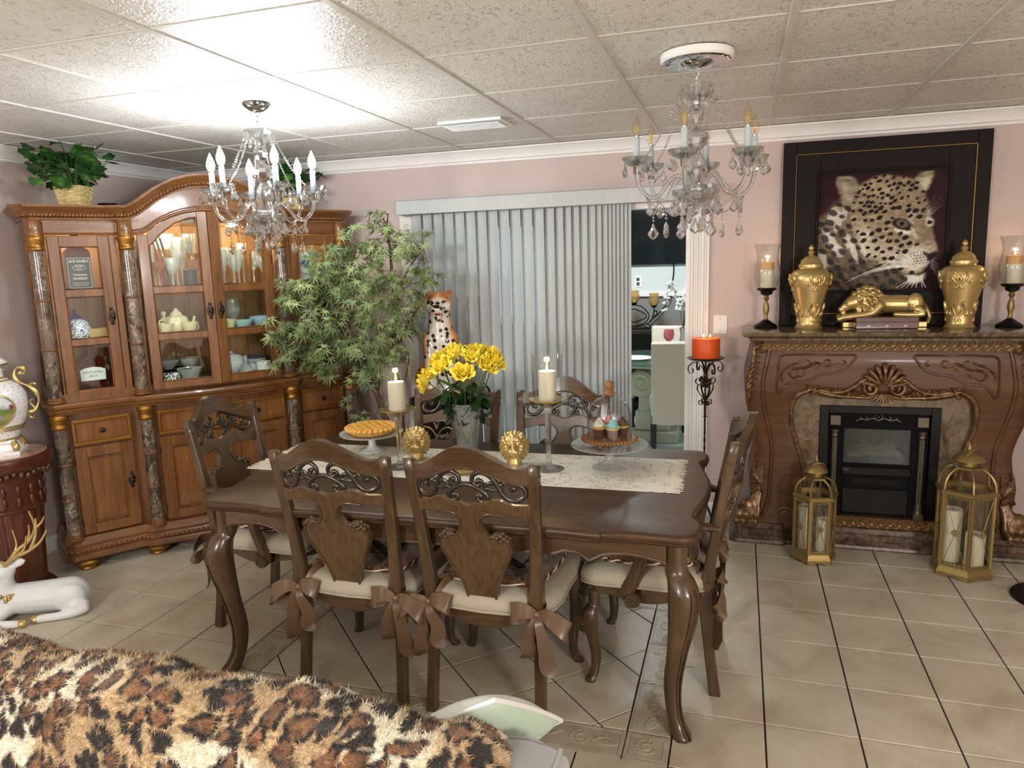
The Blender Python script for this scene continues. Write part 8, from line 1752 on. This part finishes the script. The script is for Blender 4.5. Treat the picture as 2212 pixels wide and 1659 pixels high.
def leopard_rgb(u, v):
    wx = u+.030*(vnoise(u*9, v*9, 1)-.5)+.02*(vnoise(u*26, v*26, 2)-.5); wy = v+.030*(vnoise(u*9, v*9, 3)-.5)+.02*(vnoise(u*26, v*26, 4)-.5); size = .050+.020*vnoise(u*2.3, v*2.3, 6); sx_, sy_ = wx/size*1.25, wy/size*.80; xi, yi = np.floor(sx_), np.floor(sy_); d1 = np.full(u.shape, 9.); idv = np.zeros(u.shape); ang = np.zeros(u.shape)
    for a in (-1, 0, 1):
        for b in (-1, 0, 1):
            cx, cy_ = xi+a+.15+.7*hsh(xi+a, yi+b, 11), yi+b+.15+.7*hsh(xi+a, yi+b, 12); d_ = np.hypot(sx_-cx, sy_-cy_); m_ = d_ < d1; d1 = np.where(m_, d_, d1); idv = np.where(m_, hsh(xi+a, yi+b, 13), idv); ang = np.where(m_, np.arctan2(sy_-cy_, sx_-cx), ang)
    fz = .14*(vnoise(u*60, v*60, 7)-.5)+.08*(vnoise(u*140, v*140, 8)-.5); d1 = d1+fz; rr_ = .30+.16*idv; base = vnoise(u*5, v*5, 21); c_tan, c_cream, c_brown, c_blk = np.array([190., 162, 122]), np.array([228., 218, 194]), np.array([122., 86, 58]), np.array([30., 25, 22])
    k = np.clip((base-.42)*6+fz*3, 0, 1)[..., None]; col = c_tan*(1-k)+c_cream*k; ing = (d1 < rr_)[..., None]; col = np.where(ing, c_brown*(.8+.5*vnoise(u*40, v*40, 9)[..., None]), col); gap = np.sin(ang*3+idv*20) > .55; rim = (np.abs(d1-rr_) < .11) & ~gap; small = (idv < .35) & (d1 < .27); col = np.where((rim | small)[..., None], c_blk*(1+.5*base[..., None]), col); return col*(.88+.24*vnoise(u*180, v*180, 10)[..., None])
cv = leopard_rgb(ucoord, vcoord); face_colours(me_, cv[F_].mean(1)); M['fur'] = vcol_mat('leopard fur', .9, sheen=.4); link('throw_cloth', me_, M['fur'], tw_)
rs_ = np.random.RandomState(8); NH = 130000; fi = rs_.randint(0, len(F_), NH); w_ = rs_.dirichlet((1, 1, 1, 1), NH); root = (V_[F_[fi]]*w_[..., None]).sum(1); hu, hv = (ucoord[F_[fi]]*w_).sum(1), (vcoord[F_[fi]]*w_).sum(1)
e1 = V_[F_[fi][:, 1]]-V_[F_[fi][:, 0]]; e2 = V_[F_[fi][:, 3]]-V_[F_[fi][:, 0]]; nn = np.cross(e1, e2); nn /= np.linalg.norm(nn, axis=1)[:, None]+1e-9
cm = V_.mean(0); flip = ((root-np.array([0, 1.24, .4]))*nn*np.array([0, 1, 1])).sum(1) < 0; nn[flip] *= -1
dirv = nn+rs_.normal(0, .45, (NH, 3))+np.array([.2, 0, -.35]); dirv /= np.linalg.norm(dirv, axis=1)[:, None]; L_ = rs_.uniform(.009, .019, NH)[:, None]; sd = np.cross(dirv, rs_.normal(0, 1, (NH, 3))); sd /= np.linalg.norm(sd, axis=1)[:, None]+1e-9
hv_ = np.stack([root-sd*.0010, root+sd*.0010, root+dirv*L_], 1).reshape(-1, 3); hf = np.arange(NH*3).reshape(-1, 3); hm_ = bpy.data.meshes.new('fur_pile'); hm_.from_pydata(hv_.tolist(), [], hf.tolist()); face_colours(hm_, leopard_rgb(hu, hv)*1.05); ho = link('fur_pile', hm_, M['fur'], tw_); ho['kind'] = 'stuff'
pw_ = thing('pillow', 'pale mint throw pillow with white piping tucked behind the leopard throw', 'pillow', (-.600, 1.520, .470)); pw_.rotation_euler = (R(46), R(-30), R(4))
def pil(u, v): x, z = 2*u-1, 2*v-1; k = (1-x*x)*(1-z*z); return (.17*x*(1-.06*z*z), .068*max(0, k)**.55, .17*z*(1-.06*x*x))
MB().grid(pil, 17, 17).build('pillow_back', mat('white quilted fabric', (226, 230, 222), .8), pw_, True, 80)
MB().grid(lambda u, v: tuple(a*b for a, b in zip(pil(u, v), (1, -1, 1))), 17, 17).build('pillow_front', mat('mint fabric', (186, 204, 184), .8, sheen=.3), pw_, True, 80)
MB().tube([pil(a, 0) for a in np.linspace(0, 1, 14)]+[pil(1, a) for a in np.linspace(0, 1, 14)][1:]+[pil(1-a, 1) for a in np.linspace(0, 1, 14)][1:]+[pil(0, 1-a) for a in np.linspace(0, 1, 14)][1:-1], .006, 6, True).build('piping', M['white'], pw_)
